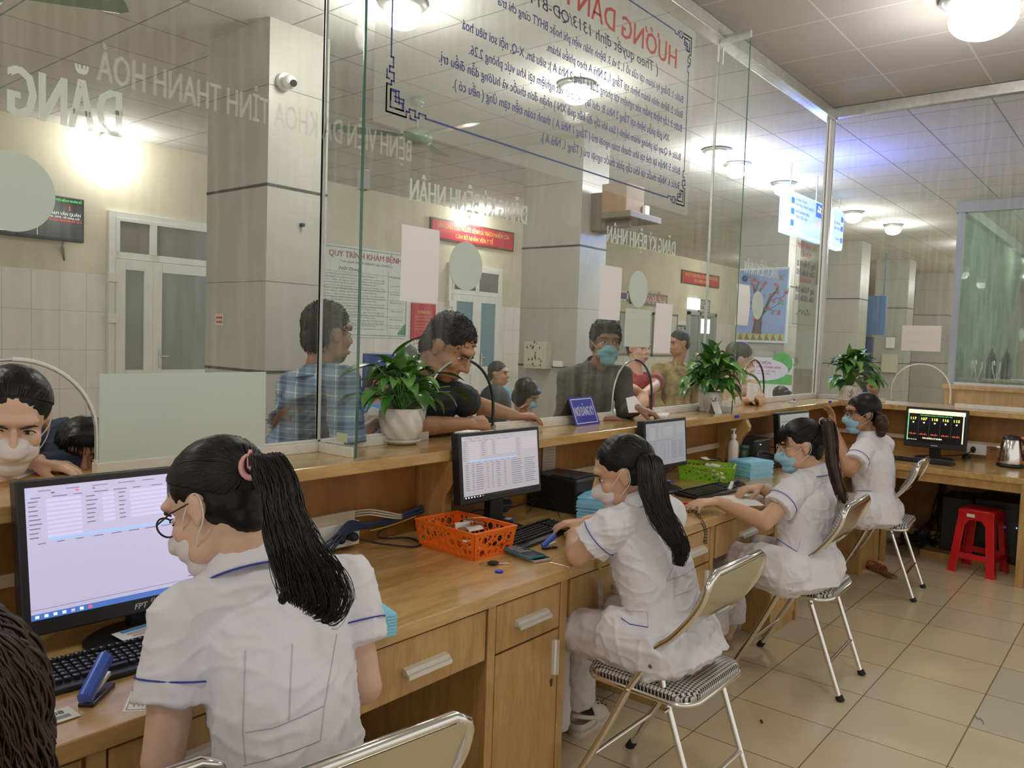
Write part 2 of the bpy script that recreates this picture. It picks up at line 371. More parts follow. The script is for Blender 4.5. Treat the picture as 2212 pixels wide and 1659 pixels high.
# ================================================================ CEILING LAMPS
opal = mat('opal_glow', (1, .97, .92), .3, emit=14)
g0 = G()
def dome_lamp(x, y, label, s=1.0, z=CZ):
    t = thing('ceiling_lamp', label, 'lamp', (x, y, z), group='round opal ceiling lamps')
    g = G(); g.lathe([(.001, 0), (.14*s, 0), (.15*s, -.02), (.12*s, -.045), (.001, -.045)][::-1], n=28); part('base_ring', g, alu, t, local=True)
    g = G(); g.sph((0, 0, -.085*s), (.115*s, .115*s, .075*s), n=28, m=14); part('globe', g, opal, t, local=True)
    return t
HL = ['shining dome lamp on hall ceiling left of the hanging dark box', 'shining dome lamp on hall ceiling in the middle of the notice on glass',
      'left of the two close dome lamps seen right of the notice on glass', 'single dome lamp on hall ceiling right of the close pair', 'dome lamp on hall ceiling just above the blue light box',
      'nearer dome lamp seen through the side glass right of the corner post', 'farther dome lamp seen through the side glass above the second column']
for (x, y), lb in zip(HALL_LAMPS[:7], HL): dome_lamp(x, y, lb)
for (x, y), lb in zip(HALL_LAMPS[7:]+[(.2, 3.8)], ('distant ceiling lamp near the top of the far glass booth frame', 'ceiling lamp one step farther along the hall row beyond the far booth', 'most distant ceiling lamp of the hall row', 'distant ceiling lamp in the back part of the hall behind the tree poster column', 'hall ceiling lamp beyond the left edge of the view')): dome_lamp(x, y, lb)  # the last three lamps are added for their light
for (x, y), lb in zip(ROOM_LAMPS[1:], ('office ceiling lamp over the aisle behind the nearest woman', 'office ceiling lamp at the left end behind the viewer')): dome_lamp(x, y, lb, 1.5)
dome_lamp(*ROOM_LAMPS[0], 'large overexposed round lamp on the office ceiling at upper right', 1.5)
for p, lb in zip(WALL_LAMPS, ('bare glowing bulb on the cream wall above the glass door at left', 'bare glowing bulb high on the wall above the red banner')):
    t = thing('wall_lamp', lb, 'lamp', p)
    g = G(); g.cyl((p[0], 8.7, p[2]+.08), (p[0], 8.66, p[2]+.08), .05, n=20); g.cyl((p[0], 8.66, p[2]+.08), (p[0], 8.6, p[2]+.02), .022); part('socket', g, white, t)
    g = G(); g.sph((p[0], 8.58, p[2]-.02), (.06, .06, .07)); part('bulb', g, opal, t)
# ================================================================ CEILING FANS
green = mat('fan_green', (.16, .22, .14), .35, coat=.3)
def fan(p, hz, a0, label, tilt=.18):
    t = thing('ceiling_fan', label, 'fan', p, group='green ceiling fans of the hall')
    x, y = p[0], p[1]
    g = G(); g.cyl((x, y, CZ), (x, y, hz+.06), .012); g.lathe([(.001, 0), (.06, 0), (.05, -.06), (.015, -.07), (.001, -.07)][::-1], (x, y, CZ)); part('rod', g, green, t)
    g = G(); g.lathe([(.001, -.07), (.09, -.065), (.13, -.03), (.14, .01), (.10, .05), (.03, .075), (.001, .075)], (x, y, hz)); part('motor', g, green, t)
    for k in range(3):
        a = R(a0+120*k); ux = V((math.cos(a), math.sin(a), 0)); uy = V((-math.sin(a), math.cos(a), tilt)).normalized()
        g = G(); g.prism([(.12, -.03), (.25, -.05), (.68, -.075), (.71, -.04), (.71, .05), (.66, .075), (.25, .05), (.12, .03)], (x, y, hz), ux, uy, ux.cross(uy)*.008)
        part('blade', g, green, t, bevel=.003)
fb = PZ(903, 212, CZ); hz = CZ-.32
fan((fb.x, fb.y, CZ), hz, 146, 'green three-blade ceiling fan hanging in the middle of the hall')
f2 = PZ(-60, -25, CZ-.35); fan((f2.x, f2.y, CZ), CZ-.35, -38, 'green ceiling fan at the upper left corner, only a blade showing', -.22)
# ================================================================ COUNTER
SH, ST = 1.07, .04
t = thing('reception_counter', 'long L-shaped varnished oak reception counter under the glass screen', 'counter', (3, 2.2, 0))
g = G(); g.prism([(-2, 2.0), (6.67, 2.0), (6.67, -2), (7.15, -2), (7.15, 2.52), (-2, 2.52)], (0, 0, SH-ST), X, Y, Z*ST)
part('counter_shelf', g, oakt, t, bevel=.004)
g = G(); g.bb((-2, 2.18, 0), (6.85, 2.21, SH-ST)); g.bb((6.85, -2, 0), (6.88, 2.21, SH-ST)); part('back_panel', g, oakd, t)
g = G(); g.bb((-2, 2.42, 0), (7.06, 2.45, SH-ST)); g.bb((7.06, -2, 0), (7.09, 2.45, SH-ST)); part('front_panel', g, oakf, t)
g = G(); g.bb((-2, 2.12, 0), (6.8, 2.18, .12)); g.bb((6.74, -2, 0), (6.85, 2.12, .12)); part('plinth', g, oakf, t)
prof = [(2.18, 0.742), (2.04, .742), (2.035, .78), (2.03, .82), (2.03, .86), (2.02, .90), (1.995, .935), (1.975, .96), (1.97, .985), (1.985, 1.012), (1.99, 1.029), (2.18, 1.029)]
for x in (2.11, 4.75):
    g = G(); g.prism([(a, b) for a, b in prof], (x, 0, 0), Y, Z, X*.045); part('bracket', g, oakf, t, bevel=.004)
# aluminium sills, openings under the arches
AR = [.766, 2.447, 3.845, 5.50]
sill = [(-2, .57), (.97, 2.247), (2.66, 3.65), (4.06, 5.28), (5.70, 6.80)]
ts = thing('glass_screen', 'tall clear glass screen with white sills standing on the oak counter', 'glass screen', (3, 2.27, SH))
g = G()
for a, b in sill: g.bb((a, 2.252, SH), (b, 2.288, SH+.034)); g.bb((a, 2.262, SH+.034), (b, 2.278, SH+.042))
part('sill', g, whitealu, ts, bevel=.002)
g = G(); g.bb((6.832, -2, SH), (6.868, 1.22, SH+.034)); g.bb((6.832, 1.72, SH), (6.868, 2.25, SH+.034)); part('sill', g, whitealu, ts, bevel=.002)
g = G(); g.bb((-2, 2.24, CZ-.085), (6.88, 2.30, CZ-.005)); g.bb((-2, 2.225, CZ-.1), (6.88, 2.315, CZ-.085)); g.bb((6.82, -2, CZ-.085), (6.88, 2.25, CZ-.005)); part('top_rail', g, alu, ts, bevel=.003)
g = G(); g.bb((6.80, 2.25, SH), (6.845, 2.29, CZ-.08)); g.bb((6.852, 2.24, SH), (6.885, 2.275, CZ-.08)); part('corner_post', g, mat('white_post', (.76, .74, .73), .4), ts, bevel=.003)
def arch_outline(c, r, z1, zb, n=20):   # going right to left under an arch, bottom zb, springing z1
    return [(c+r, zb)]+[(c+r*math.cos(math.pi*i/n), z1+r*1.0*math.sin(math.pi*i/n)) for i in range(n+1)]+[(c-r, zb)]
def pane(x0, x1, arches, parent, zt=CZ-.09):
    zb = SH+.036; pts = [(x0, zt), (x0, zb)]
    for c in arches: pts += [(a, b) for a, b in arch_outline(c, .205, 1.18, zb)][::-1]
    pts += [(x1, zb), (x1, zt)]
    g = G(); n = len(pts); a = [V((p[0], 2.265, p[1])) for p in pts]; b = [q+Y*.010 for q in a]
    g.add(a+b, [tuple(range(n))[::-1], tuple(range(n, 2*n))], 0); g.add(a+b, [(i, (i+1) % n, n+(i+1) % n, n+i) for i in range(n)], 1)
    return part('pane', g, [glass, gedge], parent)
pane(-2, 1.715, [AR[0]], ts); pane(1.725, 4.695, AR[1:3], ts); pane(4.705, 6.80, [AR[3]], ts)
zb = SH+.036; pts = [(-2, CZ-.09), (-2, zb)]+arch_outline(1.47, .205, 1.18, zb)[::-1]+[(2.24, zb), (2.24, CZ-.09)]
g = G(); n = len(pts); a = [V((6.855, p[0], p[1])) for p in pts]; b = [q+X*.01 for q in a]
g.add(a+b, [tuple(range(n)), tuple(range(n, 2*n))[::-1]], 0); g.add(a+b, [(i, (i+1) % n, n+(i+1) % n, n+i) for i in range(n)], 1); part('pane', g, [glass, gedge], ts)
for i, c in enumerate(AR):
    pts = [V((c+.21*math.cos(math.pi*k/24), 2.27, 1.18+.21*math.sin(math.pi*k/24))) for k in range(25)]
    pts = [V((c+.21, 2.27, 1.1))]+pts+[V((c-.21, 2.27, 1.1))]
    g = G(); k = 12
    g.tube(pts[:k+2], .006, 8, 0); g.tube(pts[k+1:], .0045, 8, 1)
    part('arch_trim', g, [black if i else whitealu, mat('clear_trim', (.6, .62, .6), .2, .5)], ts)
pts = [V((6.86, 1.47+.21*math.cos(math.pi*k/24), 1.18+.21*math.sin(math.pi*k/24))) for k in range(25)]
g = G(); g.tube([V((6.86, 1.68, 1.1))]+pts+[V((6.86, 1.26, 1.1))], .006, 8); part('arch_trim', g, mat('pale_trim', (.8, .8, .76), .25), ts)
# fins standing square to the screen
for x, lb in ((1.72, 'near'), (4.70, 'far')):
    g = G(); g.bb((x-.005, 2.065, SH+.036), (x+.005, 2.262, CZ-.09), 0); g.bb((x-.0052, 2.062, SH+.002), (x+.0052, 2.0645, CZ-.09), 1); g.bb((x-.005, 2.262, SH), (x+.005, 2.276, CZ-.09), 2)
    part('fin_pane', g, [glass, gedge, alu], ts)
    g = G(); g.bb((x-.012, 2.068, SH), (x+.012, 2.25, SH+.034)); part('fin_sill', g, whitealu, ts, bevel=.002)
    g = G(); g.bb((x-.014, 2.06, CZ-.12), (x+.014, 2.25, CZ-.075)); part('fin_clamp', g, alu, ts, bevel=.002)
g = G(); g.box((1.90, 2.27, 2.035), (.035, .03, .07)); part('hinge_clamp', g, mat('steel_clamp', (.35, .35, .34), .4, .8), ts, bevel=.002)
g = G()
for dx in (-.03, .03): g.bb((4.70+dx-.006, 2.25, CZ-.24), (4.70+dx+.006, 2.258, CZ-.13))
part('edge_tape', g, paper, ts)
# ================================================================ DESKS
alub = mat('handle_alu', (.80, .79, .75), .3, .55)
DT = .74
def handle(g, x0, x1, z, y):
    g.loft([[V((x, y+dy, z+dz)) for dy, dz in ((0, .010), (-.013, .006), (-.020, -.002), (-.026, -.004), (-.026, -.016), (-.022, -.016), (-.021, -.010), (-.012, -.008), (0, -.012))] for x in (x0, x1)], 0, False)
def desk(x0, x1, xc, label, apron_only=False):
    t = thing('office_desk', label, 'desk', (x0, 1.8, 0), group=None)
    g = G(); g.bb((x0+.001, 1.473, DT-.04), (x1-.001, 2.178, DT)); part('desktop', g, oakt, t, bevel=.003)
    g = G(); g.bb((xc, 1.478, 0), (xc+.035, 1.52, DT-.04)); g.bb((x1-.038, 1.478, 0), (x1-.002, 1.52, DT-.04)); g.bb((xc, 1.52, 0), (xc+.02, 2.1, DT-.04)); g.bb((x1-.022, 1.52, 0), (x1-.002, 2.1, DT-.04))
    g.bb((xc+.035, 1.488, 0), (x1-.038, 1.515, .05)); g.bb((x0+.002, 1.90, 0), (xc, 1.95, .10)); part('frame', g, oakf, t, bevel=.002)
    g = G(); g.bb((x0+.02, 1.480, .546), (xc-.008, 1.50, .694)); d = part('drawer', g, oakf, t, bevel=.002)
    m = (x0+xc)/2; g = G(); handle(g, m+.02, m+.18, .612, 1.480) if x0 < 1.5 else handle(g, m-.08, m+.08, .612, 1.480); part('drawer_handle', g, alub, d)
    g = G(); g.bb((xc+.04, 1.480, .55), (x1-.042, 1.50, .694)); d = part('drawer', g, oakf, t, bevel=.002)
    m = (xc+x1)/2; g = G(); handle(g, m-.075, m+.085, .622, 1.480); part('drawer_handle', g, alub, d)
    g = G(); g.bb((xc+.04, 1.480, .055), (x1-.042, 1.50, .543)); d = part('cabinet_door', g, oakf, t, bevel=.002)
    g = G(); q = x1-.068
    g.loft([[V((q+dx, 1.480-dy, z)) for dx, dy in ((-.007, 0), (-.004, .009), (.001, .013), (.002, .018), (.009, .018), (.009, .015), (.006, .014), (.005, .008), (.007, 0))] for z in (.40, .515)], 0, False); part('door_handle', g, alub, d)
    g = G(); g.cyl((q-.006, 1.480, .38), (q-.006, 1.477, .38), .006, n=12); g.bb((q-.009, 1.476, .362), (q-.003, 1.4795, .38)); part('lock', g, mat('old_brass', (.12, .08, .03), .5, .6), d)
    return t
desk(-.10, 1.03, .62, 'oak desk at the left edge under the big screen')
desk(1.03, 2.14, 1.74, 'oak desk with orange basket on top, its drawers and cabinet door facing us')
desk(2.14, 3.25, 2.86, 'oak desk of the second woman leaning on her elbow')
desk(3.25, 4.36, 3.96, 'oak desk of the woman typing beside the green basket')
desk(4.36, 5.95, 5.495, 'oak desk farthest back, where the woman with the bun sits')
g = G(); g.bb((.97, 1.4795, .60), (.98, 1.481, .61))
t = thing('side_desk', 'oak side desk with the queue screen and kettle on it', 'desk', (6.4, .6, 0))
g = G(); g.prism([(5.95, 1.473), (6.0, 1.473), (6.0, -1.5), (6.85, -1.5), (6.85, 2.178), (5.95, 2.178)], (0, 0, .66), X, Y, Z*.04); part('desktop', g, oakt, t, bevel=.003)
g = G(); g.bb((6.01, .62, 0), (6.8, .655, .66)); g.bb((5.97, .615, 0), (6.01, .66, .66)); part('leg_panel', g, oakf, t, bevel=.002)
g = G(); g.bb((6.015, .66, .60), (6.035, 1.47, .66)); g.bb((6.0, 1.45, .0), (6.035, 1.485, .66)); part('apron', g, oakf, t)
# electrical trunking on the back panel
g = G(); g.bb((-2, 2.158, .835), (1.80, 2.18, .868)); g.bb((2.2, 2.158, .835), (6.4, 2.18, .868)); g.bb((6.83, -1, .80), (6.85, 2.1, .83)); single('cable_trunking', g, mat('trunking', (.62, .52, .38), .5), 'pale plastic cable trunking running along the back panel under the shelf', 'cable trunking')
# ================================================================ NOTICES AND LETTERING ON THE GLASS
ink = mat('blue_vinyl', (.035, .045, .22), .5); redv = mat('red_vinyl', (.42, .06, .05), .5); navy = mat('navy_vinyl', (.02, .02, .09), .5)
GY = 2.263     # inner face of the screen; the lettering is read from the hall, so it runs right to left here
film = frost_mat('clear_notice_film', (.55, .57, .50), .22)
t = thing('glass_notice', 'large see-through notice with reversed blue lines and red heading on the glass', 'notice', (3.15, 2.26, 2.3))
bx0, bx1, bz0, bz1 = 1.99, 4.325, 2.30, 3.27
g = G(); g.bb((bx0-.06, GY-.0006, bz0-.05), (bx1+.05, GY, bz1+.05)); part('film', g, film, t)
def meander(g, cx, cz, sx, sz, s=.016):
    """key-pattern corner; sx,sz: direction inward"""
    def bar(x0, z0, x1, z1, wd=.006):
        a = (cx+sx*x0, cz+sz*z0); b = (cx+sx*x1, cz+sz*z1)
        g.bb((min(a[0], b[0])-wd/2, GY-.0018, min(a[1], b[1])-wd/2), (max(a[0], b[0])+wd/2, GY-.0008, max(a[1], b[1])+wd/2))
    for sw in (0, 1):
        f = (lambda a, b, c, d: bar(a, b, c, d)) if not sw else (lambda a, b, c, d: bar(b, a, d, c))
        f(0, 0, .10, 0); f(.10, 0, .10, .022); f(.10, .022, .115, .022); f(.115, .022, .115, .034); f(.115, .034, .145, .034); f(.145, .034, .145, .012)
        f(.145, .012, .165, .012); f(.165, .012, .165, .03); f(.165, .03, .20, .03); f(.20, .03, .20, .018); f(.20, .018, .24, .018)
        f(.02, .02, .02, .08); f(.02, .08, .045, .08); f(.045, .08, .045, .045); f(.045, .02, .085, .02); f(.085, .02, .085, .06); f(.085, .06, .062, .06); f(.062, .06, .062, .04)
        f(0, .0, .0, .1); f(.12, .0, .12, .012); f(.12, .0, .15, .0)
g = G()
for cx, sx in ((bx0, 1), (bx1, -1)):
    for cz, sz in ((bz0, 1), (bz1, -1)): meander(g, cx, cz, sx, sz)
for z in (bz0+.018, bz1-.018): g.bb((bx0+.24, GY-.0018, z-.0035), (bx1-.24, GY-.0008, z+.0035))
for x in (bx0+.018, bx1-.018): g.bb((x-.0035, GY-.0018, bz0+.24), (x+.0035, GY-.0008, bz1-.24))
part('border', g, ink, t)
g = G(); g.text('HƯỚNG DẪN KHÁM BỆNH', (4.155, GY-.001, 3.05), -X, Z, .115, 1.95, align='L', bold=.02); part('heading', g, redv, t)
g = G(); g.text('( Theo quyết định 1313/QĐ-BYT ngày 22/4/2013 )', (3.95, GY-.001, 2.965), -X, Z, .055, 1.75, align='L', bold=.012, shear=.15); part('subheading', g, navy, t)
rows = [('Bước 1: Đăng ký khám tại cửa số 1, 2 và 3. Bệnh nhân viện phí hoặc BHYT cùng chi trả', 1.66, 2.882), ('Bước 2: Bệnh nhân khám bệnh tại Tầng 1, 2 Nhà A theo phiếu khám.', 1.316, 2.795),
        ('Bước 3: Lấy bệnh phẩm xét nghiệm tại phòng 2.21 ( Tầng 2 Nhà A ); siêu âm, X-Q, nội soi tiêu hoá', 1.875, 2.717), ('XN giải phẫu bệnh tại Tầng 2 Nhà B; chờ lấy kết quả xét nghiệm tại khu vực phòng 2.26.', 1.685, 2.631),
        ('Bước 4: Quay lại phòng khám bệnh ( Sau khi lấy đủ kết quả XN ) nhận đơn thuốc và hướng dẫn điều trị.', 2.0, 2.552), ('Bước 5: Nhận lại thẻ tại khu thanh toán ngoại trú ( Tầng 1 Nhà A ) thanh toán tiền tạm ứng ( nếu có ).', 1.92, 2.472),
        ('Bước 6: Nhận thuốc tại khu cấp phát thuốc ngoại trú ( Tầng 1, Nhà A ).', 1.335, 2.387)]
for i, (s, wd, zz) in enumerate(rows):
    g = G(); g.text(s, (4.255-(.145 if i == 3 else 0), GY-.001, zz), -X, Z, .042, wd, align='L', bold=.026); part('step_line', g, ink, t)
# discs, frosted words, sheets of paper on the panes
for i, (c, lb) in enumerate(zip(AR, ('pale green frosted disc at left edge in front of the wall television', 'pale green frosted disc between the hanging sheet and the door, over the big man',
                                  'pale green frosted disc over the framed red-lettered sign', 'pale green frosted disc in front of the tree poster'))):
    g = G(); g.cyl((c, 2.262, 1.777+(.035 if i == 0 else 0)), (c, 2.2645, 1.777+(.035 if i == 0 else 0)), .10, n=48); single('frosted_disc', g, frost, lb, 'window sticker', 'frosted discs above the counter openings')
WT = frost_mat('frosted_letters', (.66, .72, .64), .80)
for x, z, wd, h, lb in ((PY(265, 285, GY).x, PY(200, 285, GY).z, 1.02, .13, 'frosted reversed lettering on the leftmost pane beside the glowing wall bulb'), (2.84, 1.998, .72, .088, 'frosted reversed lettering below the blue notice left of the second column'),
                    (4.245, 1.998, .74, .088, 'frosted reversed lettering just right of the second column'), (5.86, 1.985, .62, .088, 'frosted reversed lettering in front of the tree poster')):
    g = G(); g.text('ĐĂNG KÝ BỆNH NHÂN', (x, 2.2615, z), -X, Z, h, wd, align='L', bold=.06); single('frosted_lettering', g, WT, lb, 'window lettering', 'frosted words on the panes')
g = G(); g.text('BỆNH VIỆN ĐA KHOA TỈNH THANH HOÁ', (2.12, 2.262, 2.14), -X, Z, .085, 1.15, align='L', bold=.05); single('reflected_lettering', g, frost_mat('reflected_letters', (.70, .70, .64), .30), 'faint ghostly reversed lettering crossing the first grey column', 'window lettering')  # letters modelled on the pane in place of a reflection
g = G(); g.bb((.978, 2.2605, 1.098), (1.503, 2.2645, 1.35)); single('frosted_rectangle', g, frost, 'pale green frosted rectangle on the glass above the counter at left', 'window sticker')
def sheet(pts, label, bend=0, m=paper):
    tl, trr, bl = pts; g = G(); a = PY(*tl, GY-.004); b = PY(*trr, GY-.004); c = PY(*bl, GY-.004); wv = b-a; hv = c-a; n = 10
    top = []; 
    for k in range(n+1):
        q = k/n; off = -Y*(.004+bend*math.sin(math.pi*q)*.02+.0006*math.sin(9*q)); top.append((a+hv*q+off, b+hv*q+off))
    g.add([q for r in top for q in r], [(2*k, 2*k+1, 2*k+3, 2*k+2) for k in range(n)], 0, False)
    o = single('paper_sheet', g, m, label, 'paper', 'sheets taped to the glass'); s = o.modifiers.new('s', 'SOLIDIFY'); s.thickness = .0006; return o
sheet(((866, 484), (948, 498), (861, 650)), 'white sheet taped to the glass left of the disc over the big man', .15)
sheet(((1296, 571), (1342, 579), (1290, 689)), 'tall white sheet hanging over the masked man in the grey shirt', .15)
sheet(((1350, 665), (1405, 671), (1346, 748)), 'greenish white sheet, lowest and middle of the three near the grey-shirted man', 0, mat('green_paper', (.58, .64, .56), .8))
sheet(((1416, 654), (1452, 658), (1409, 762)), 'narrow white sheet right of the greenish one')
sheet(((1590, 612), (1618, 617), (1585, 701)), 'curled white strip of paper taped over the left edge of the tree poster', .5)
g = G(); g.bb((6.842, 1.345, 1.492), (6.846, 1.624, 1.690), 0)
g.text('KHÔNG KÝ', (6.8415, 1.49, 1.62), -Y, Z, .03, .20, 1); g.text('NHẬN HỒ SƠ', (6.8415, 1.49, 1.55), -Y, Z, .03, .15, 1)
single('paper_notice', g, [mat('pink_paper', (.74, .66, .64), .8), mat('show_through', (.66, .58, .57), .8)], 'pinkish paper notice taped on the side glass at right', 'paper')
# opening hours sign, reversed, right end of the screen
t = thing('hours_notice', 'reversed opening-hours notice on the glass beside the corner post', 'notice', (6.45, 2.26, 1.5))
a = PY(1721, 512, GY); b = PY(1765, 520, GY); c = PY(1716, 700, GY); x0, x1, zt, zb_ = a.x, b.x+.02, a.z, c.z
g = G(); g.bb((x0, GY-.001, zb_), (x1, GY, zt)); part('film', g, film, t)
g = G()
for q in ((x0, zb_, x0+.004, zt), (x1-.004, zb_, x1, zt), (x0, zb_, x1, zb_+.004), (x0, zt-.004, x1, zt)): g.bb((q[0], GY-.0015, q[1]), (q[2], GY-.001, q[3]))
part('border', g, mat('gold_line', (.35, .27, .10), .5), t)
wd = x1-x0; xm = (x0+x1)/2; hh = zt-zb_
g = G(); g.text('GIỜ KHÁM BỆNH', (xm, GY-.0015, zt-hh*.10), -X, Z, .045, wd*.9, bold=.02); part('heading', g, redv, t); g = G(); g.text('MÙA HÈ', (xm, GY-.0015, zt-hh*.20), -X, Z, .038, wd*.4, bold=.02); part('heading', g, redv, t); g = G(); g.text('MÙA ĐÔNG', (xm, GY-.0015, zt-hh*.50), -X, Z, .038, wd*.5, bold=.02); part('heading', g, redv, t)
g = G()
g = G()
for s, q in (('Sáng : 7h đến 11h30', .32), ('Chiều: 13h đến 17h00', .42), ('Sáng : 7h30 đến 12h00', .62), ('Chiều: 13h30 đến 17h00', .72)): g.text(s, (xm, GY-.0015, zt-hh*q), -X, Z, .05, wd*.88, bold=.02); part('hours_line', g, navy, t); g = G()
g = G(); rnd = random.Random(3)
for k in range(26):
    xx = xm+(k/25-.5)*wd*.6; zz = zb_+hh*.14+rnd.uniform(-.02, .02); aa = rnd.uniform(0, 6)
    g.prism([(0, 0), (.012, .006), (.024, 0), (.012, -.006)], (xx, GY-.0015, zz), V((math.cos(aa), 0, math.sin(aa))), V((-math.sin(aa), 0, math.cos(aa))), -Y*.0004)
part('leaf_ornament', g, mat('green_vinyl', (.05, .25, .08), .5), t)
g = G(); g.bb((1.84, 2.16, 1.09), (1.842, 2.22, 1.125)); single('yellow_sticker', G().bb((1.7265, 2.12, 1.115), (1.728, 2.175, 1.145)), mat('pale_yellow', (.62, .66, .42), .7), 'pale yellow sticker low on the near glass fin', 'sticker')
# ================================================================ BACK WALL OF THE HALL
WY = 8.7
pvc = mat('white_upvc', (.74, .74, .68), .35, var=.04, vscale=5); blueg = mat('blue_door_glass', (.16, .28, .32), .25, spec=.6); greyg = mat('grey_door_glass', (.26, .28, .25), .25, spec=.6); darkglass = mat('dark_transom', (.10, .10, .09), .25)
def door(x0, x1, zt, ztr, splits, gm, gt, label, handle_x=None, y=WY):
    t = thing('glazed_door', label, 'door', ((x0+x1)/2, y, 0))
    g = G(); f = .07
    for a, b in ((x0, x0+f), (x1-f, x1)): g.bb((a, y-.06, 0), (b, y, zt))
    g.bb((x0+f, y-.059, zt-f), (x1-f, y, zt)); g.bb((x0+f, y-.059, ztr-f/2), (x1-f, y, ztr+f/2)); part('frame', g, pvc, t, bevel=.004)
    xs = [x0+f]+splits+[x1-f]
    for i in range(len(xs)-1):
        a, b = xs[i], xs[i+1]; e = .10
        g = G(); g.bb((a, y-.075, .02), (a+e, y-.03, ztr-.04)); g.bb((b-e, y-.075, .02), (b, y-.03, ztr-.04)); g.bb((a+e, y-.075, ztr-.15), (b-e, y-.03, ztr-.04)); g.bb((a+e, y-.075, .02), (b-e, y-.03, .16)); g.bb((a+e, y-.075, .88), (b-e, y-.03, 1.0))
        lf = part('door_leaf', g, pvc, t, bevel=.004)
        g = G(); g.bb((a+e, y-.055, 1.0), (b-e, y-.045, ztr-.15)); part('pane', g, gm, lf)
        g = G(); g.bb((a+e, y-.055, .16), (b-e, y-.04, .88)); part('lower_panel', g, pvc, lf)
        g = G(); g.bb((a, y-.07, ztr+.035), (a+.04, y-.03, zt-f)); g.bb((b-.04, y-.07, ztr+.035), (b, y-.03, zt-f)); g.bb((a+.04, y-.07, zt-f-.03), (b-.04, y-.03, zt-f)); tr = part('transom', g, pvc, t)
        g = G(); g.bb((a+.04, y-.055, ztr+.035), (b-.04, y-.045, zt-f-.03)); part('pane', g, gt, tr)
    if handle_x:
        g = G(); g.box((handle_x, y-.08, 1.12), (.035, .012, .20)); g.cyl((handle_x, y-.09, 1.15), (handle_x+.09, y-.10, 1.15), .009); part('door_handle', g, alu, t, bevel=.003)
    g = G()
    for z in (1.55, 1.98): g.bb((x0-.02, y-.10, z-.05), (x0+.09, y-.075, z+.05))
    part('hinge', g, white, t, bevel=.004)
    return t
door(3.83, 5.30, 2.68, 2.22, [4.30], greyg, mat('grey_transom', (.20, .19, .15), .3), 'white door with frosted grey panes left of the first column', 4.38)
door(8.97, 10.25, 2.62, 2.18, [9.62], blueg, darkglass, 'white double door with blue panes behind the big man', 9.75)
door(12.6, 13.3, 2.3, 2.2, [], mat('pale_door_glass', (.38, .37, .30), .3), greyg, 'cream door at far right end of the back wall behind the tree poster')
# television
t = thing('television', 'wall television with queue number in red, behind the frosted disc at left', 'television', (3.15, 8.6, 2.3))
g = G(); g.bb((2.76, 8.56, 2.295), (3.55, 8.62, 2.735)); part('casing', g, black, t, bevel=.01)
g = G(); g.bb((2.78, 8.556, 2.325), (3.53, 8.559, 2.72), 0)
g.text('MỜI BỆNH NHÂN SỐ', (3.40, 8.553, 2.685), X, Z, .022, .24, 1); g.text('1', (3.405, 8.553, 2.60), X, Z, .05, None, 2, bold=.03); g.text('PHẠM VĂN QUÂN', (3.36, 8.553, 2.55), X, Z, .03, .30, 3); g.text('NS: 2018 - 05 tháng tuổi', (3.36, 8.553, 2.52), X, Z, .02, .28, 3); g.text('Mời Quét Thẻ Có Kết Quả Cửa A', (3.37, 8.553, 2.49), X, Z, .02, .30, 2)
g.bb((3.11, 8.554, 2.33), (3.113, 8.556, 2.45), 3); g.bb((2.79, 8.553, 2.34), (2.88, 8.556, 2.40), 3)
part('screen', g, [mat('tv_screen', (.012, .012, .016), .2), mat('lit_green', (.1, .9, .2), .5, emit=.8), mat('lit_red', (.9, .08, .03), .5, emit=1), mat('lit_white', (.9, .9, .9), .5, emit=.6)], t)
g = G(); g.bb((3.0, 8.62, 2.45), (3.3, 8.7, 2.65)); part('wall_bracket', g, darkg, t)
g = G(); g.tube([(3.38, 8.62, 2.33), (3.37, 8.66, 2.22), (3.40, 8.67, 2.12), (3.39, 8.67, 2.24)], .012); part('cable', g, mat('grey_cable', (.3, .28, .25), .6), t)
# big procedure board
t = thing('procedure_board', 'white printed board with green border and red heading on the hall wall', 'notice board', (7.4, 8.69, 1.4))
bx, bX, bz, bZ = 6.55, 8.14, 1.42, 2.66
g = G(); g.bb((bx, 8.675, bz), (bX, 8.694, bZ)); part('board', g, mat('board_white', (.68, .70, .66), .5), t, bevel=.003)
g = G()
for q in ((bx+.03, bz+.03, bX-.03, bz+.037), (bx+.03, bZ-.037, bX-.03, bZ-.03), (bx+.03, bz+.03, bx+.037, bZ-.03), (bX-.037, bz+.03, bX-.03, bZ-.03)): g.bb((q[0], 8.672, q[1]), (q[2], 8.676, q[3]))
for sx, x in ((-1, bX-.04), (1, bx+.04)):
    for k in range(5): g.bb((x+sx*k*.03, 8.672, bz+.05), (x+sx*(k*.03+.02), 8.676, bz+.05+.16-.03*k))
part('border', g, mat('board_green', (.03, .20, .12), .5), t)
g = G(); g.text('QUY TRÌNH KHÁM BỆNH', ((bx+bX)/2, 8.672, 2.50), X, Z, .085, 1.3, bold=.02); part('heading', g, redv, t); g = G(); g.text('Nơi đến thực hiện', (7.92, 8.672, 2.28), X, Z, .02, .28); part('heading', g, redv, t)
g = G(); g.text('( Theo Quyết định 1313/QĐ-BYT ngày 22/4/2013 )', ((bx+bX)/2, 8.672, 2.43), X, Z, .03, .95, shear=.2); g.text('Nội Dung', (7.05, 8.672, 2.33), X, Z, .045, .36, bold=.01, shear=.2)
rnd = random.Random(5); z = 2.26
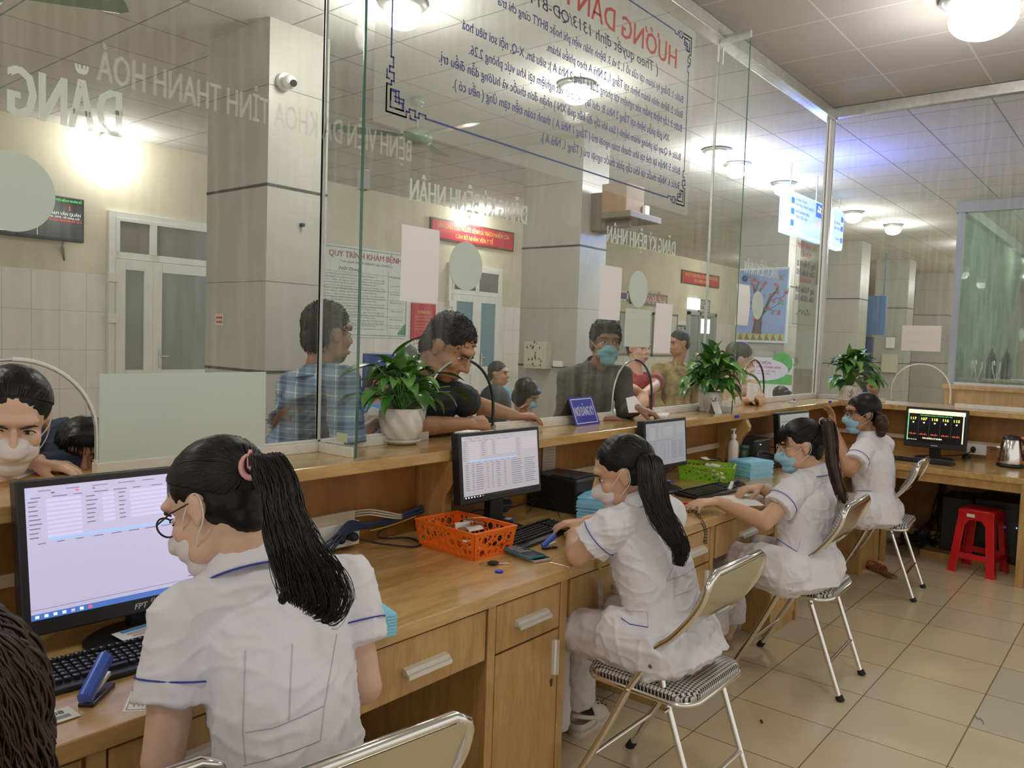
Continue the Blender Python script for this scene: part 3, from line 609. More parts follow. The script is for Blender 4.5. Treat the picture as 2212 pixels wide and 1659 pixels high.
txt = ['Bước 1: Người bệnh đăng ký khám bệnh tại quầy đón tiếp, xuất trình thẻ bảo hiểm y tế', 'giấy chuyển viện, giấy tờ tùy thân có ảnh để làm thủ tục khám bệnh', 'Bước 2: Khám lâm sàng và chỉ định xét nghiệm, chẩn đoán hình ảnh', 'Bác sĩ khám, ghi phiếu chỉ định xét nghiệm cho người bệnh theo quy định', 'Bước 3: Thực hiện kỹ thuật chẩn đoán hình ảnh, siêu âm, X-Quang, nội soi', 'Bước 4: Thăm dò chức năng; điện tim, điện não, lưu huyết não', 'Bước 5: Khám lại, kết luận và kê đơn thuốc điều trị hoặc nhập viện', 'Bước 6: Thanh toán viện phí và lĩnh thuốc tại khoa Dược']
for k in range(20):
    g.text(txt[k % 8], (bx+.08, 8.672, z), X, Z, .016, 1.06 if k % 3 else .9, align='L'); z -= .036 if k % 3 else .042
for k, s in enumerate(('Cửa số 1, 2, 3 Nhà A', 'Các phòng khám', 'Phòng 2.21 nhà A', 'Tầng 2 nhà B', 'Khu thanh toán', 'Phòng 1.05 nhà A')): g.text(s, (7.92, 8.672, 2.16-k*.12), X, Z, .018, .24)
for q in (2.30, 2.08, 1.96, 1.84, 1.72, 1.60): g.bb((bx+.06, 8.673, q), (bX-.06, 8.676, q+.003))
g.bb((7.75, 8.673, 1.50), (7.753, 8.676, 2.36)); part('printed_lines', g, mat('grey_print', (.14, .16, .15), .6), t)
# red notice
def red_panel(name, label, tl, trr, bl, lines, frame_m, x=None, y=WY, gold=True):
    a = PY(*tl, y-.03); b = PY(*trr, y-.03); c = PY(*bl, y-.03); x0, x1, z1, z0 = a.x, b.x, (a.z+b.z)/2, c.z
    t = thing(name, label, 'sign', ((x0+x1)/2, y, z0))
    g = G(); g.bb((x0, y-.03, z0), (x1, y, z1)); part('frame', g, frame_m, t, bevel=.004)
    e = .03; g = G(); g.bb((x0+e, y-.034, z0+e), (x1-e, y-.029, z1-e)); part('panel', g, mat('banner_red', (.50, .035, .055), .4), t)
    g = G()
    for s, wd, zz, h in lines: g.text(s, ((x0+x1)/2, y-.0355, z0+(z1-z0)*zz), X, Z, h, wd*(x1-x0), bold=.02)
    part('lettering', g, mat('gold_print', (.70, .55, .15), .5), t); return t
red_panel('red_notice', 'narrow red notice with gold print between the white board and the blue-paned door', (891, 656), (942, 656), (890, 733),
          [('THÔNG BÁO', .6, .72, .05), ('NGƯỜI BỆNH, THÂN NHÂN VÀ KHÁCH THĂM', .8, .62, .016), ('Khi vào bệnh viện phải đeo khẩu trang', .7, .54, .02), ('thực hiện nghiêm các quy định phòng chống dịch', .8, .44, .015), ('rửa tay, khai báo y tế trung thực đầy đủ', .8, .36, .015), ('giữ khoảng cách an toàn khi tiếp xúc', .75, .28, .015), ('Trân trọng cảm ơn!', .5, .16, .02)], mat('banner_red', (.50, .035, .055), .4))
red_panel('red_banner', 'long red banner in a brown frame above the blue-paned door', (931, 470), (1111, 501), (931, 515), [('SẴN LÒNG CỨU NGƯỜI BỆNH LÀ TRÁCH NHIỆM CỦA', .86, .58, .07), ('CÁN BỘ NHÂN VIÊN Y TẾ', .45, .2, .07)], mat('brown_frame', (.14, .07, .04), .5))
red_panel('red_banner', 'short red banner high on the wall left of the tree poster', (1474, 582), (1555, 597), (1474, 611), [('ỨNG XỬ CÓ VĂN HÓA LÀ TÔN TRỌNG NGƯỜI BỆNH', .86, .58, .08), ('VÀ CHÍNH MÌNH', .4, .2, .08)], mat('brown_frame', (.14, .07, .04), .5))
# framed signs and boards
def framed(name, label, cat, tl, br, lines, bg, fr, y=WY, lm=None, th=.03, f=.04):
    a = PY(*tl, y-th); b = PY(*br, y-th); x0, x1, z1, z0 = a.x, b.x, a.z, b.z
    t = thing(name, label, cat, ((x0+x1)/2, y, z0))
    g = G(); g.bb((x0, y-th, z0), (x0+f, y, z1)); g.bb((x1-f, y-th, z0), (x1, y, z1)); g.bb((x0, y-th, z0), (x1, y, z0+f)); g.bb((x0, y-th, z1-f), (x1, y, z1)); part('frame', g, fr, t)
    g = G(); g.bb((x0+f, y-th+.005, z0+f), (x1-f, y-.002, z1-f)); part('panel', g, bg, t)
    if lines:
        g = G()
        for s, wd, zz, h in lines: g.text(s, ((x0+x1)/2, y-th+.003, z0+(z1-z0)*zz), X, Z, h, wd*(x1-x0), bold=.03)
        part('lettering', g, lm or redv, t)
    return t
pbg = mat('pale_board', (.55, .54, .48), .6); brf = mat('bronze_frame', (.22, .18, .12), .5)
framed('framed_sign', 'framed sign with red capitals behind the frosted disc, right of second column', 'sign', (1362, 628), (1441, 664), [('KHOA KHÁM BỆNH', .9, .45, .16), ('DEPARTMENT OF PATIENTS', .8, .14, .07)], pbg, brf)
framed('round_emblem_sign', 'small blue square sign with a white disc beside the second column', 'sign', (1339, 627), (1356, 651), [('BA', .5, .38, .08)], mat('emblem_blue', (.05, .07, .25), .5), mat('emblem_white', (.6, .6, .6), .5))
framed('notice_board', 'pinboard behind the standing woman in the pink-red blouse', 'notice board', (1338, 672), (1408, 768), None, mat('pin_board', (.42, .43, .42), .7), brf)
framed('notice_board', 'narrow framed board left of the man in the tan shirt', 'notice board', (1412, 675), (1461, 770), None, pbg, brf)
framed('hanging_sign', 'small square framed sign above the far doorway', 'sign', (1511, 646), (1533, 678), [('CẤP', .6, .6, .08), ('THUỐC', .8, .25, .10)], pbg, brf, lm=navy)
framed('blue_sign', 'small dark blue sign beside the far doorway', 'sign', (1462, 702), (1481, 718), [('KHU VỰC', .8, .35, .08)], mat('sign_navy', (.02, .035, .06), .5), mat('sign_navy', (.02, .035, .06), .5), lm=white, f=.01)
t = thing('far_doorway', 'bright doorway with metal frame in the hall left of the tree poster', 'doorway', (12.4, 8.7, 0))
a = PY(1486, 672, 8.68); b = PY(1540, 800, 8.68)
g = G(); g.bb((a.x, 8.64, 0), (a.x+.08, 8.7, a.z)); g.bb((a.x+.55, 8.64, 0), (a.x+.62, 8.7, a.z)); g.bb((b.x-.1, 8.64, 0), (b.x, 8.7, a.z)); g.bb((a.x, 8.64, a.z-.08), (b.x, 8.7, a.z)); part('frame', g, alu, t)
g = G(); g.bb((a.x+.08, 8.68, 0), (a.x+.55, 8.695, a.z-.08), 0); g.bb((a.x+.62, 8.68, 0), (b.x-.1, 8.695, a.z-.08), 0); g.bb((a.x+.62, 8.675, a.z-.5), (b.x-.3, 8.69, a.z-.15), 1); part('passage_glass', g, [mat('passage_grey', (.25, .28, .28), .3), mat('lit_passage', (.75, .85, .85), .5, emit=.8)], t)
a = PY(1488, 643, 8.66); b = PY(1529, 672, 8.66); g = G(); g.bb((a.x, 8.62, b.z), (b.x-.5, 8.7, a.z)); single('lit_window', g, mat('lit_passage', (.75, .85, .85), .5, emit=.8), 'bright square opening above the far doorway', 'window')
# kiosk, electric box, cameras, bracket
t = thing('ticket_kiosk', 'tall white leaning ticket kiosk by the wall behind the boy', 'kiosk', (10.2, 7.6, 0))
g = G(); g.prism([(0, 0), (.35, 0), (.35, .55), (.20, 1.35), (.24, 1.42), (.02, 1.50), (-.06, 1.42), (.0, .6)], (10.05, 7.4, 0), Y, Z, X*.42); part('cabinet', g, white, t, bevel=.01)
g = G(); g.prism([(-.012, .95), (-.008, .95), (-.052, 1.36), (-.058, 1.36)], (10.11, 7.4, 0), Y, Z, X*.30); part('screen', g, darkg, t)
g = G(); g.prism([(-.012, .0), (-.008, .0), (.0, .55), (-.01, .55)], (10.05, 7.4, .02), Y, Z, X*.03); part('blue_trim', g, mat('kiosk_blue', (.03, .09, .3), .4), t)
a = PX(1148, 737, 6.54); b = PX(1192, 797, 6.54)
t = thing('electric_box', 'old cream steel electric box with rust patches on the second column', 'electric box', (6.5, a.y, b.z))
g = G(); g.bb((6.42, b.y, b.z), (6.54, a.y, a.z)); part('box', g, mat('box_cream', (.50, .49, .38), .6), t, bevel=.004)
g = G(); g.bb((6.413, b.y+.03, b.z+.03), (6.421, a.y-.02, a.z-.02)); part('lid', g, mat('box_cream', (.50, .49, .38), .6), t, bevel=.003)
g = G(); rnd = random.Random(11)
for k in range(26):
    yy = rnd.uniform(b.y+.03, a.y-.03); zz = rnd.choice([rnd.uniform(a.z-.07, a.z-.03), rnd.uniform(b.z+.03, b.z+.1), rnd.uniform(b.z, a.z)]); r = rnd.uniform(.004, .014)
    g.prism([(r*math.cos(i)*rnd.uniform(.5, 1.2), r*math.sin(i)*rnd.uniform(.6, 1.6)) for i in (0, 1, 2, 3, 4, 5.2)], (6.4125, yy, zz), Y, Z, -X*.0005)
part('rust_patches', g, mat('rust', (.05, .03, .02), .8), t)
a = PX(1199, 779, 6.54); b = PX(1217, 793, 6.54); g = G(); g.bb((6.50, b.y, b.z), (6.54, a.y, a.z)); single('wall_switch', g, white, 'small white switch box right of the rusty electric box', 'switch', bevel=.004)
def dome_cam(p, n, label):
    t = thing('security_camera', label, 'camera', p); p = V(p); g = G(); g.cyl(p, p+n*.03, .055, n=24); part('mount', g, white, t)
    g = G(); g.sph(p+n*.07-Z*.01, .045); part('ball', g, white, t); g = G(); g.cyl(p+n*.10-Z*.02, p+n*.118-Z*.026, .022, n=20); part('lens', g, black, t)
dome_cam(PY(612, 178, 4.53), -Y, 'white ball camera high on the first grey column'); dome_cam(PZ(1332, 478, CZ), -Z*1.0-Y*.001, 'small white camera hanging from the ceiling right of the second column')
for (u, v) in ((776, 441),): pass
t = thing('hanging_monitor_bracket', 'dark wooden box on a bracket high on the second column', 'box', PY(1320, 400, 4.45))
a = PY(1270, 352, 4.40); b = PY(1372, 440, 4.1)
g = G(); g.bb((6.62, 4.02, 2.68), (7.22, 4.36, 2.74)); g.bb((6.70, 4.36, 2.58), (7.0, 4.53, 2.95)); g.bb((6.74, 4.1, 2.60), (6.78, 4.36, 2.70)); part('bracket', g, mat('bracket_brown', (.16, .13, .09), .6), t, bevel=.004)
g = G(); g.bb((6.66, 4.10, 2.74), (7.0, 4.38, 3.02)); part('box', g, mat('cardboard_box', (.30, .19, .11), .7, var=.1), t, bevel=.006)
g = G(); g.bb((6.98, 4.07, 2.70), (7.06, 4.10, 2.84)); part('label_card', g, paper, t)
# specks stuck on the first column
g = G(); g.bb((3.25, 4.5, 2.18), (3.272, 4.53, 2.202)); single('clip', g, blackm, 'tiny dark clip stuck on the front of the first column', 'clip')
a = PX(475, 690, 3.0); g = G(); g.bb((2.995, a.y-.05, a.z-.04), (2.999, a.y+.05, a.z+.04), 0); g.bb((2.9945, a.y-.04, a.z+.005), (2.996, a.y+.04, a.z+.02), 1); g.bb((2.9945, a.y-.04, a.z-.025), (2.996, a.y+.04, a.z-.01), 1)
single('small_sticker', g, [mat('sticker_pale', (.62, .52, .46), .6), redv], 'tiny pink and red sticker on the side of the first column', 'sticker')
# tree poster on the third column
T0 = 12.06
a = PX(1596, 577, T0); b = PX(1708, 580, T0); c = PX(1590, 738, T0); d = PX(1698, 742, T0)
yl, yr, zt, zb2 = (a.y+c.y)/2, (b.y+d.y)/2, (a.z+b.z)/2, (c.z+d.z)/2; hh = zt-zb2; wd = yl-yr
t = thing('tree_poster', 'tall blue poster of a red-fruited tree in a white frame on the third column', 'poster', (T0, (yl+yr)/2, zb2))
g = G(); g.bb((T0-.02, yr, zb2), (T0+.03, yl, zt)); part('frame', g, mat('poster_frame', (.60, .64, .70), .3), t, bevel=.004)
TO = V((T0-.024, yl, zb2)); tx = -Y*wd; tz = Z*hh
g = G(); g.rect(TO, tx, tz, .03, .03, .97, .97, 0); g.rect(TO-X*.001, tx, tz, .03, .03, .97, .12, 1)
part('print', g, [mat('poster_blue', (.22, .32, .55), .4, var=.12, vscale=1.5), mat('poster_green', (.36, .45, .16), .5)], t)
g = G()
def br(pts, r0, r1):
    q = spline([TO-X*.003+tx*x+tz*z for x, z in pts], 5); n = len(q); g.tube(q, [r0+(r1-r0)*i/(n-1) for i in range(n)], 6, flat=.15)
br([(.42, .12), (.44, .25), (.46, .36), (.56, .44)], .075, .04); br([(.45, .34), (.40, .42), (.30, .55)], .045, .02)
br([(.55, .43), (.62, .52), (.72, .58), (.88, .60), (.95, .66)], .03, .01); br([(.58, .45), (.66, .60), (.76, .68), (.80, .76)], .025, .01); br([(.54, .42), (.70, .46), (.82, .52)], .022, .008); br([(.66, .44), (.80, .42), (.84, .42)], .012, .006)
br([(.36, .5), (.36, .62), (.32, .75), (.26, .80)], .02, .008); br([(.42, .55), (.46, .70), (.52, .78)], .016, .006); br([(.36, .66), (.40, .78), (.42, .82)], .012, .006); br([(.35, .5), (.22, .52), (.12, .5)], .02, .008); br([(.35, .46), (.2, .44), (.12, .42)], .018, .008); br([(.3, .6), (.2, .62)], .014, .008)
part('tree', g, mat('tree_brown', (.09, .05, .045), .6), t)
g = G(); rnd = random.Random(9)
for x, z in ((.84, .42), (.84, .39), (.73, .55), (.86, .57), (.66, .64), (.80, .66), (.94, .67), (.97, .66), (.78, .76), (.84, .86), (.74, .78), (.52, .78), (.56, .80), (.42, .80), (.36, .84), (.30, .82), (.28, .86), (.50, .74), (.34, .76), (.13, .68), (.18, .64), (.36, .31), (.64, .47), (.72, .40)): g.cyl(TO-X*.006+tx*x+tz*z, TO-X*.009+tx*x+tz*z, .022, n=12)
part('fruit', g, mat('fruit_red', (.45, .08, .07), .5), t)
g = G()
for k in range(60):
    x, z = rnd.choice([(.95, .70), (.86, .54), (.8, .7), (.5, .62), (.3, .86), (.84, .86), (.55, .8)]); x += rnd.uniform(-.06, .06); z += rnd.uniform(-.03, .03); g.cyl(TO-X*.006+tx*x+tz*z, TO-X*.008+tx*x+tz*z, .009, n=6)
part('foliage', g, mat('leaf_print', (.12, .25, .12), .5), t)
g = G()
for k in range(7):
    x = .06+k*.13; g.prism([(0, 0), (.10, 0), (.05, .06), (.08, .09), (.03, .07)], TO-X*.003+tx*x+tz*.035, tx, tz, -X*.001)
part('figures', g, mat('figure_brown', (.30, .10, .06), .5), t)
g = G(); g.lathe([(.05, 0), (.05, .002), (.03, .002), (.03, .004), (.012, .004), (.012, .006)][::-1], TO-X*.004+tx*.14+tz*.86, n=20, M=Matrix(((0, 0, -1), (0, 1, 0), (1, 0, 0)))); part('emblem', g, mat('emblem_blue', (.05, .07, .25), .5), t)
# library board below
a = PX(1592, 800, 11.7); b = PX(1706, 905, 11.7); yl, yr, z0 = a.y, b.y, .35
t = thing('library_board', 'white and green information board standing below the tree poster', 'board', (11.7, (yl+yr)/2, 0))
g = G(); g.bb((11.70, yr, z0), (11.73, yl, 1.32)); g.bb((11.71, yr+.1, 0), (11.76, yr+.14, z0)); g.bb((11.71, yl-.14, 0), (11.76, yl-.1, z0)); part('panel', g, mat('board_white', (.68, .70, .66), .5), t, bevel=.003)
g = G(); g.bb((11.695, yr, .93), (11.699, yl, 1.08), 0); g.cyl((11.697, yr+.16, 1.24), (11.692, yr+.16, 1.24), .16, n=28); part('green_band', g, mat('board_leaf', (.10, .42, .10), .5), t)
g = G(); ym = (yl+yr)/2+.05; pp = [(.42*math.cos(k*.2618), .17*math.sin(k*.2618)) for k in range(24)]; g.prism(pp, (11.69, ym, 1.14), -Y, Z, -X*.002); part('leaf_patch', g, mat('leaf_white', (.66, .64, .72), .5), t)
g = G(); g.text('THƯ VIỆN', (11.686, ym, 1.22), -Y, Z, .045, .3, bold=.02); g.text('BỆNH VIỆN TỈNH THANH HÓA', (11.686, ym, 1.16), -Y, Z, .035, .62, bold=.02); g.text('Đọc sách tại chỗ miễn phí', (11.686, ym, 1.11), -Y, Z, .022, .45); g.text('Tra cứu tài liệu', (11.686, ym, 1.07), -Y, Z, .022, .3); part('lettering', g, redv, t)
# small box and switch on third column
a = PX(1637, 757, 12.1); g = G(); g.bb((12.02, a.y-.28, a.z-.32), (12.1, a.y+.02, a.z-.0), 0); g.bb((12.012, a.y-.25, a.z-.29), (12.02, a.y-.02, a.z-.03), 0); single('electric_box', g, mat('box_grey', (.42, .41, .35), .5), 'grey electric box on the third column under the tree poster', 'electric box', bevel=.003)
a = PX(1668, 777, 12.1); g = G(); g.bb((12.08, a.y-.16, a.z-.08), (12.1, a.y, a.z+.03)); single('wall_switch', g, white, 'white double switch on the third column right of its electric box', 'switch', bevel=.003)
# ================================================================ LIGHT BOX SIGN
a = PY(1704, 407, 3.2); pa = a; b = P(1784, 438, (a-O).dot(fw)*1.105); c = P(1702, 500, (a-O).dot(fw)); hgt = a.z-c.z
def lightbox(p, ux, wd, hgt, label, mirror=False, second=False):
    ux = V((ux.x, ux.y, 0)).normalized(); n = V((ux.y, -ux.x, 0)); t = thing('light_box_sign', label, 'sign', p)
    g = G(); M = Matrix((ux, -n, Z)).transposed(); g.box(p+ux*wd/2-Z*hgt/2-n*.05, (wd, .09, hgt), M); part('housing', g, mat('lit_rim', (.30, .62, 1), .4, emit=2.2), t, bevel=.01)
    o = p-Z*hgt+n*.004; uy = Z; k = -1 if mirror else 1; tx = lambda s, x, y, h, w_, mi: g.text(s, o+ux*x*wd+uy*y*hgt+n*.003, ux*k, uy, h*hgt, w_*wd, mi, align='C', bold=.02)
    g = G(); g.rect(o, ux, uy, .04*wd, .05*hgt, .96*wd, .95*hgt, 0)
    if not second:
        g.rect(o+n*.002, ux, uy, .72*wd, .60*hgt, .94*wd, .95*hgt, 1); tx('Tầng 1', .83, .82, .06, .12, 3); tx('NHÀ A', .83, .72, .08, .14, 3)
        for z in (.70, .45, .18): g.rect(o+n*.002, ux, uy, .07*wd, z*hgt, .15*wd, (z+.14)*hgt, 1)
        tx('VĂN THƯ', .32, .80, .06, .28, 2); tx('KHU VỰC PHÁT THUỐC', .42, .68, .07, .48, 2); tx('KHỐI NHÂN VIÊN', .36, .52, .07, .36, 2); tx('THEO YÊU CẦU', .34, .40, .07, .32, 2); tx('CẤP CỨU', .82, .36, .10, .22, 4)
        tx('▼', .82, .50, .05, .04, 4)
    else:
        for z in (.72, .48, .18): g.rect(o+n*.002, ux, uy, .70*wd, z*hgt, .90*wd, (z+.13)*hgt, 1)
        tx('NHÀ B', .35, .62, .07, .5, 2); tx('VIỆN PHÍ', .38, .48, .07, .6, 2); tx('NHÀ C', .38, .22, .07, .4, 2)
    part('face', g, [mat('lit_face', (.38, .52, 1), .4, emit=1.1), mat('lit_blue', (.01, .10, .70), .4, emit=.9), mat('lit_print', (.06, .10, .45), .5, emit=.35), mat('lit_white2', (.9, .95, 1), .5, emit=1.6), mat('lit_red2', (.9, .2, .25), .5, emit=.8)], t)
    g = G(); g.cyl(p+ux*wd*.15-n*.05, V((p.x+ux.x*wd*.15-n.x*.05, p.y+ux.y*wd*.15-n.y*.05, CZ)), .008); g.cyl(p+ux*wd*.85-n*.05, V((p.x+ux.x*wd*.85-n.x*.05, p.y+ux.y*wd*.85-n.y*.05, CZ)), .008); part('hanger', g, alu, t)
lightbox(a, b-a, (V((b.x-a.x, b.y-a.y, 0))).length, hgt, 'blue-lit hanging direction sign left of the corner post')
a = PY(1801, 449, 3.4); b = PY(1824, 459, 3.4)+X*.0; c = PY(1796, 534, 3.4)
lightbox(a, b-a, (b-a).length, a.z-c.z, 'narrow blue-lit hanging sign right of the corner post', True, True)  # added panel that imitates a mirrored reflection of a lit sign
# ================================================================ SECOND GLASS BOOTH AT RIGHT
q = PZ(2037, 829, SH); bx = q.x; by = q.y
t = thing('reception_booth', 'far wooden counter with its own glass walls at the right edge', 'counter', (bx, by, 0))
g = G(); g.bb((bx-.03, -4, SH-.06), (bx+.5, by, SH)); part('counter_shelf', g, oakt, t, bevel=.004)
g = G(); g.bb((bx+.03, -4, 0), (bx+.06, by-.04, SH-.06)); g.bb((bx+.03, by-.08, 0), (bx+5, by-.04, SH-.06)); g.bb((bx+.0, by-.12, 0), (bx+.04, by-.03, SH-.06)); part('front_panel', g, oakf, t)
g = G(); g.bb((bx+.04, by-.12, SH), (bx+.12, by-.04, CZ-.1), 0); g.bb((bx+.02, -4, CZ-.14), (bx+.14, by-.02, CZ-.0), 0); g.bb((bx+.02, by-.14, CZ-.14), (bx+6, by-.02, CZ), 0)
part('frame', g, mat('booth_frame', (.34, .35, .34), .5), t)
bg = glass_mat('booth_glass', (.86, .93, .86), .08, 0, .12)
g = G(); g.bb((bx+.07, -4, SH), (bx+.08, by-.12, CZ-.14), 0); part('pane', g, bg, t)
g = G(); g.bb((bx+.1, by-.09, SH), (bx+6, by-.08, CZ-.14), 0); part('pane', g, bg, t)
g = G(); g.bb((bx+.04, -4, SH), (bx+.11, by-.12, SH+.03)); part('sill', g, whitealu, t)
g = G(); g.bb((bx+2.4, -4, 0), (bx+2.45, by-.1, SH)); g.bb((bx+2.2, -4, SH), (bx+2.7, by-.1, SH+.04)); part('inner_counter', g, mat('pale_shelf', (.50, .47, .40), .5), t)
g = G()
for k in range(3): p = V((bx+2.5, by-.55-.35*k, SH+.72)); g.sph(p, (.004, .035, .10))
part('frosted_oval', g, frost, t)
for x, y in BOOTH_LAMPS: dome_lamp(x, y, 'round lamp glowing inside the far glass booth', .9)
rnd = random.Random(21); jar = mat('clear_jar', (.5, .55, .52), .2)
for k, (u, lb) in enumerate(((2096, 'dark bottle standing farthest left inside the far booth'), (2140, 'dark bottle in the middle of the far booth shelf'), (2172, 'dark bottle farthest right on the far booth shelf'))):
    p = PX(u, 818, bx+2.3); p.z = SH+.04; g = G(); g.lathe([(.03, 0), (.07, 0), (.075, .05), (.07, .30), (.03, .40), (.012, .46), (.001, .47)], p, n=16); single('bottle', g, mat('dark_bottle', (.03, .035, .035), .3), lb, 'bottle', 'dark bottles in the far booth')
for k, (u, lb) in enumerate(((2111, 'white wire stand left in the far booth'), (2150, 'white wire stand right in the far booth'))):
    p = PX(u, 818, bx+1.6); p.z = SH; g = G(); g.tube([p+V((0, -.05, .30)), p+V((0, -.045, .2)), p, p+V((0, .045, .2)), p+V((0, .05, .30)), p+V((0, .03, .32)), p+V((0, .02, .25))], .010, 6); single('wire_stand', g, white, lb, 'stand', 'wire stands in the far booth')
p = PX(2045, 868, 9.4); t = thing('waiting_bench', 'low dark bench in the passage left of the far booth', 'bench', (9.4, p.y+.5, 0))
g = G(); g.bb((9.0, p.y-.1, .40), (9.5, p.y+1.1, .45)); part('seat', g, mat('bench_seat', (.12, .10, .08), .4), t, bevel=.01)
g = G(); [g.bb((x, y, 0), (x+.04, y+.04, .40)) for x in (9.03, 9.43) for y in (p.y, p.y+.95)]; part('frame', g, alu, t)
# water sign, panel between far columns
p = PX(1873, 690, 17.5); g = G(); g.bb((17.5, p.y-.35, 1.8), (17.6, p.y+.35, 2.6)); g.bb((17.54, p.y-.3, 2.6), (17.56, p.y-.28, CZ)); g.bb((17.54, p.y+.28, 2.6), (17.56, p.y+.3, CZ)); single('blue_hanging_sign', g, mat('panel_blue', (.10, .20, .38), .5), 'dim blue panel between the two columns right of the corner post', 'sign')
p = PX(1868, 770, 17.2); g = G(); g.bb((17.2, p.y-.12, 0), (17.35, p.y+.12, 1.75)); single('dark_blue_banner', g, mat('panel_navy', (.03, .05, .14), .5), 'narrow dark blue upright stand between the columns right of the plant', 'sign')
a = PX(1923, 770, 18.84); t = thing('electric_box', 'small cream box under a white thermostat on a far column', 'electric box', a); g = G(); g.bb((18.75, a.y-.17, a.z-.35), (18.85, a.y+.15, a.z+.05)); part('box', g, mat('box_cream', (.50, .49, .38), .6), t, bevel=.004); g = G(); g.bb((18.8, a.y-.08, a.z+.18), (18.85, a.y+.1, a.z+.42)); part('thermostat', g, white, t, bevel=.01)
from mathutils import Vector as Vector2
from mathutils.geometry import delaunay_2d_cdt as cdt
# ================================================================ THINGS ON THE DESKS
def pts_frame(p, q): ux = V((q.x-p.x, q.y-p.y, 0)).normalized(); return ux, V((-ux.y, ux.x, 0))
# ---------- screens
scr_white = mat('screen_white', (.56, .53, .76), .3, emit=.40); scr_grey = mat('screen_grey', (.32, .33, .36), .3, emit=.36); scr_line = mat('screen_text', (.20, .20, .36), .4, emit=.2); scr_bar = mat('screen_bar', (.28, .50, .90), .4, emit=.6)
scr_task = mat('screen_taskbar', (.07, .17, .52), .4, emit=.5); scr_box = mat('screen_field', (.62, .60, .84), .4, emit=.45); scr_dark = mat('screen_black', (.006, .006, .008), .2); scr_red = mat('icon_red', (.8, .1, .15), .4, emit=.7); scr_icon = mat('icon_pale', (.55, .75, .95), .4, emit=.9)
SCM = [scr_white, scr_line, scr_bar, scr_task, scr_box, scr_red, scr_icon]
def monitor(label, o, ux, wd, hgt, tilt, face, bez, chin, screen, mats, name='monitor', foot=None, badge=None, standz=DT):
    """o: lower left front corner of the casing, ux: to the right, face normal toward the sitter"""
    ux = V(ux).normalized(); n = V((ux.y, -ux.x, 0)); uy = (Z*math.cos(tilt)-n*math.sin(tilt)).normalized(); nn = ux.cross(uy)
    t = thing(name, label, 'monitor', (o.x, o.y, standz))
    M = Matrix((ux, nn, uy)).transposed(); g = G(); g.box(o+ux*wd/2+uy*hgt/2-nn*.02, (wd, .04, hgt), M); g.box(o+ux*wd/2+uy*hgt*.5-nn*.05, (wd*.6, .04, hgt*.55), M); part('casing', g, black, t, bevel=.004)
    so = o+ux*bez+uy*chin+nn*.0012; sw = wd-2*bez; sh = hgt-bez-chin
    g = G(); g.rect(so, ux, uy, 0, 0, sw, sh, 0); screen(g, so+nn*.0006, ux, uy, sw, sh); part('screen', g, mats, t)
    if badge:
        g = G(); badge(g, o+nn*.0012, ux, uy, wd, chin); part('badge', g, mat('badge_silver', (.6, .6, .6), .4), t)
    c = o+ux*wd/2-n*.05
    g = G(); g.box(V((c.x, c.y, (o.z+standz)/2+.05)), (.075, .035, max(.05, o.z-standz+.12)), Matrix((ux, -n, Z)).transposed()); part('stand_neck', g, black, t, bevel=.004)
    fc = foot or V((c.x+n.x*.02, c.y+n.y*.02, standz)); g = G(); g.lathe([(.001, 0), (1, 0), (1, .006), (.9, .014), (.2, .022), (.001, .022)], fc, n=40, M=Matrix((ux*.135, -n*.10, Z)).transposed()); part('stand_foot', g, black, t)
    return t
rnd = random.Random(31)
def form_screen(g, o, ux, uy, w_, h_, table=True, task=True):
    ww, hh = w_, h_
    r = lambda x0, y0, x1, y1, mi, l=0: g.rect(o+ux.cross(uy)*l, ux, uy, x0*ww, y0*hh, x1*ww, y1*hh, mi)
    if task:
        r(0, 0, 1, .045, 3)
        for k, mi in enumerate((6, 6, 6, 6, 4, 6, 5)): r(.015+k*.035, .012, .03+k*.035, .034, mi, .0004)
    r(.012, .94, .03, .955, 2); r(.10, .942, .115, .952, 1); r(.20, .942, .212, .955, 5); r(.27, .942, .28, .952, 1)
    y = .975
    for k in range(6): r(.05+k*.11, .966, .05+k*.11+rnd.uniform(.05, .09), .971, 1)
    for k in range(7): r(.02+k*.085, .915, .02+k*.085+rnd.uniform(.03, .07), .921, 1)
    for row in range(9):
        y = .885-row*.034
        for x0, lw, x1 in ((.01, .05, .22), (.24, .05, .36), (.38, .03, .68)):
            if row > 6 and x0 > .2: continue
            r(x0, y, x0+rnd.uniform(.6, 1)*lw, y+.007, 1); r(x0+lw+.02, y-.006, x1, y+.014, 4)
        r(.70, y, .70+rnd.uniform(.03, .05), y+.006, 1)
        if row < 6: r(.77, y-.006, .98, y+.014, 4)
    r(.08, .585, .70, .60, 2)
    for k in range(9): r(.04+k*.075, .565, .04+k*.075+rnd.uniform(.02, .05), .571, 1)
    if table:
        for row in range(12):
            y = .53-row*.036
            for k, (xx, w2) in enumerate(((.03, .05), (.11, .03), (.16, .10), (.30, .02), (.36, .02), (.42, .05), (.52, .03), (.62, .16), (.80, .16))):
                r(xx, y, xx+w2*rnd.uniform(.75, 1), y+.009, 1)
    else:
        r(.68, .10, .74, .108, 1); r(.80, .12, .84, .128, 1); r(0, .075, 1, .078, 1)
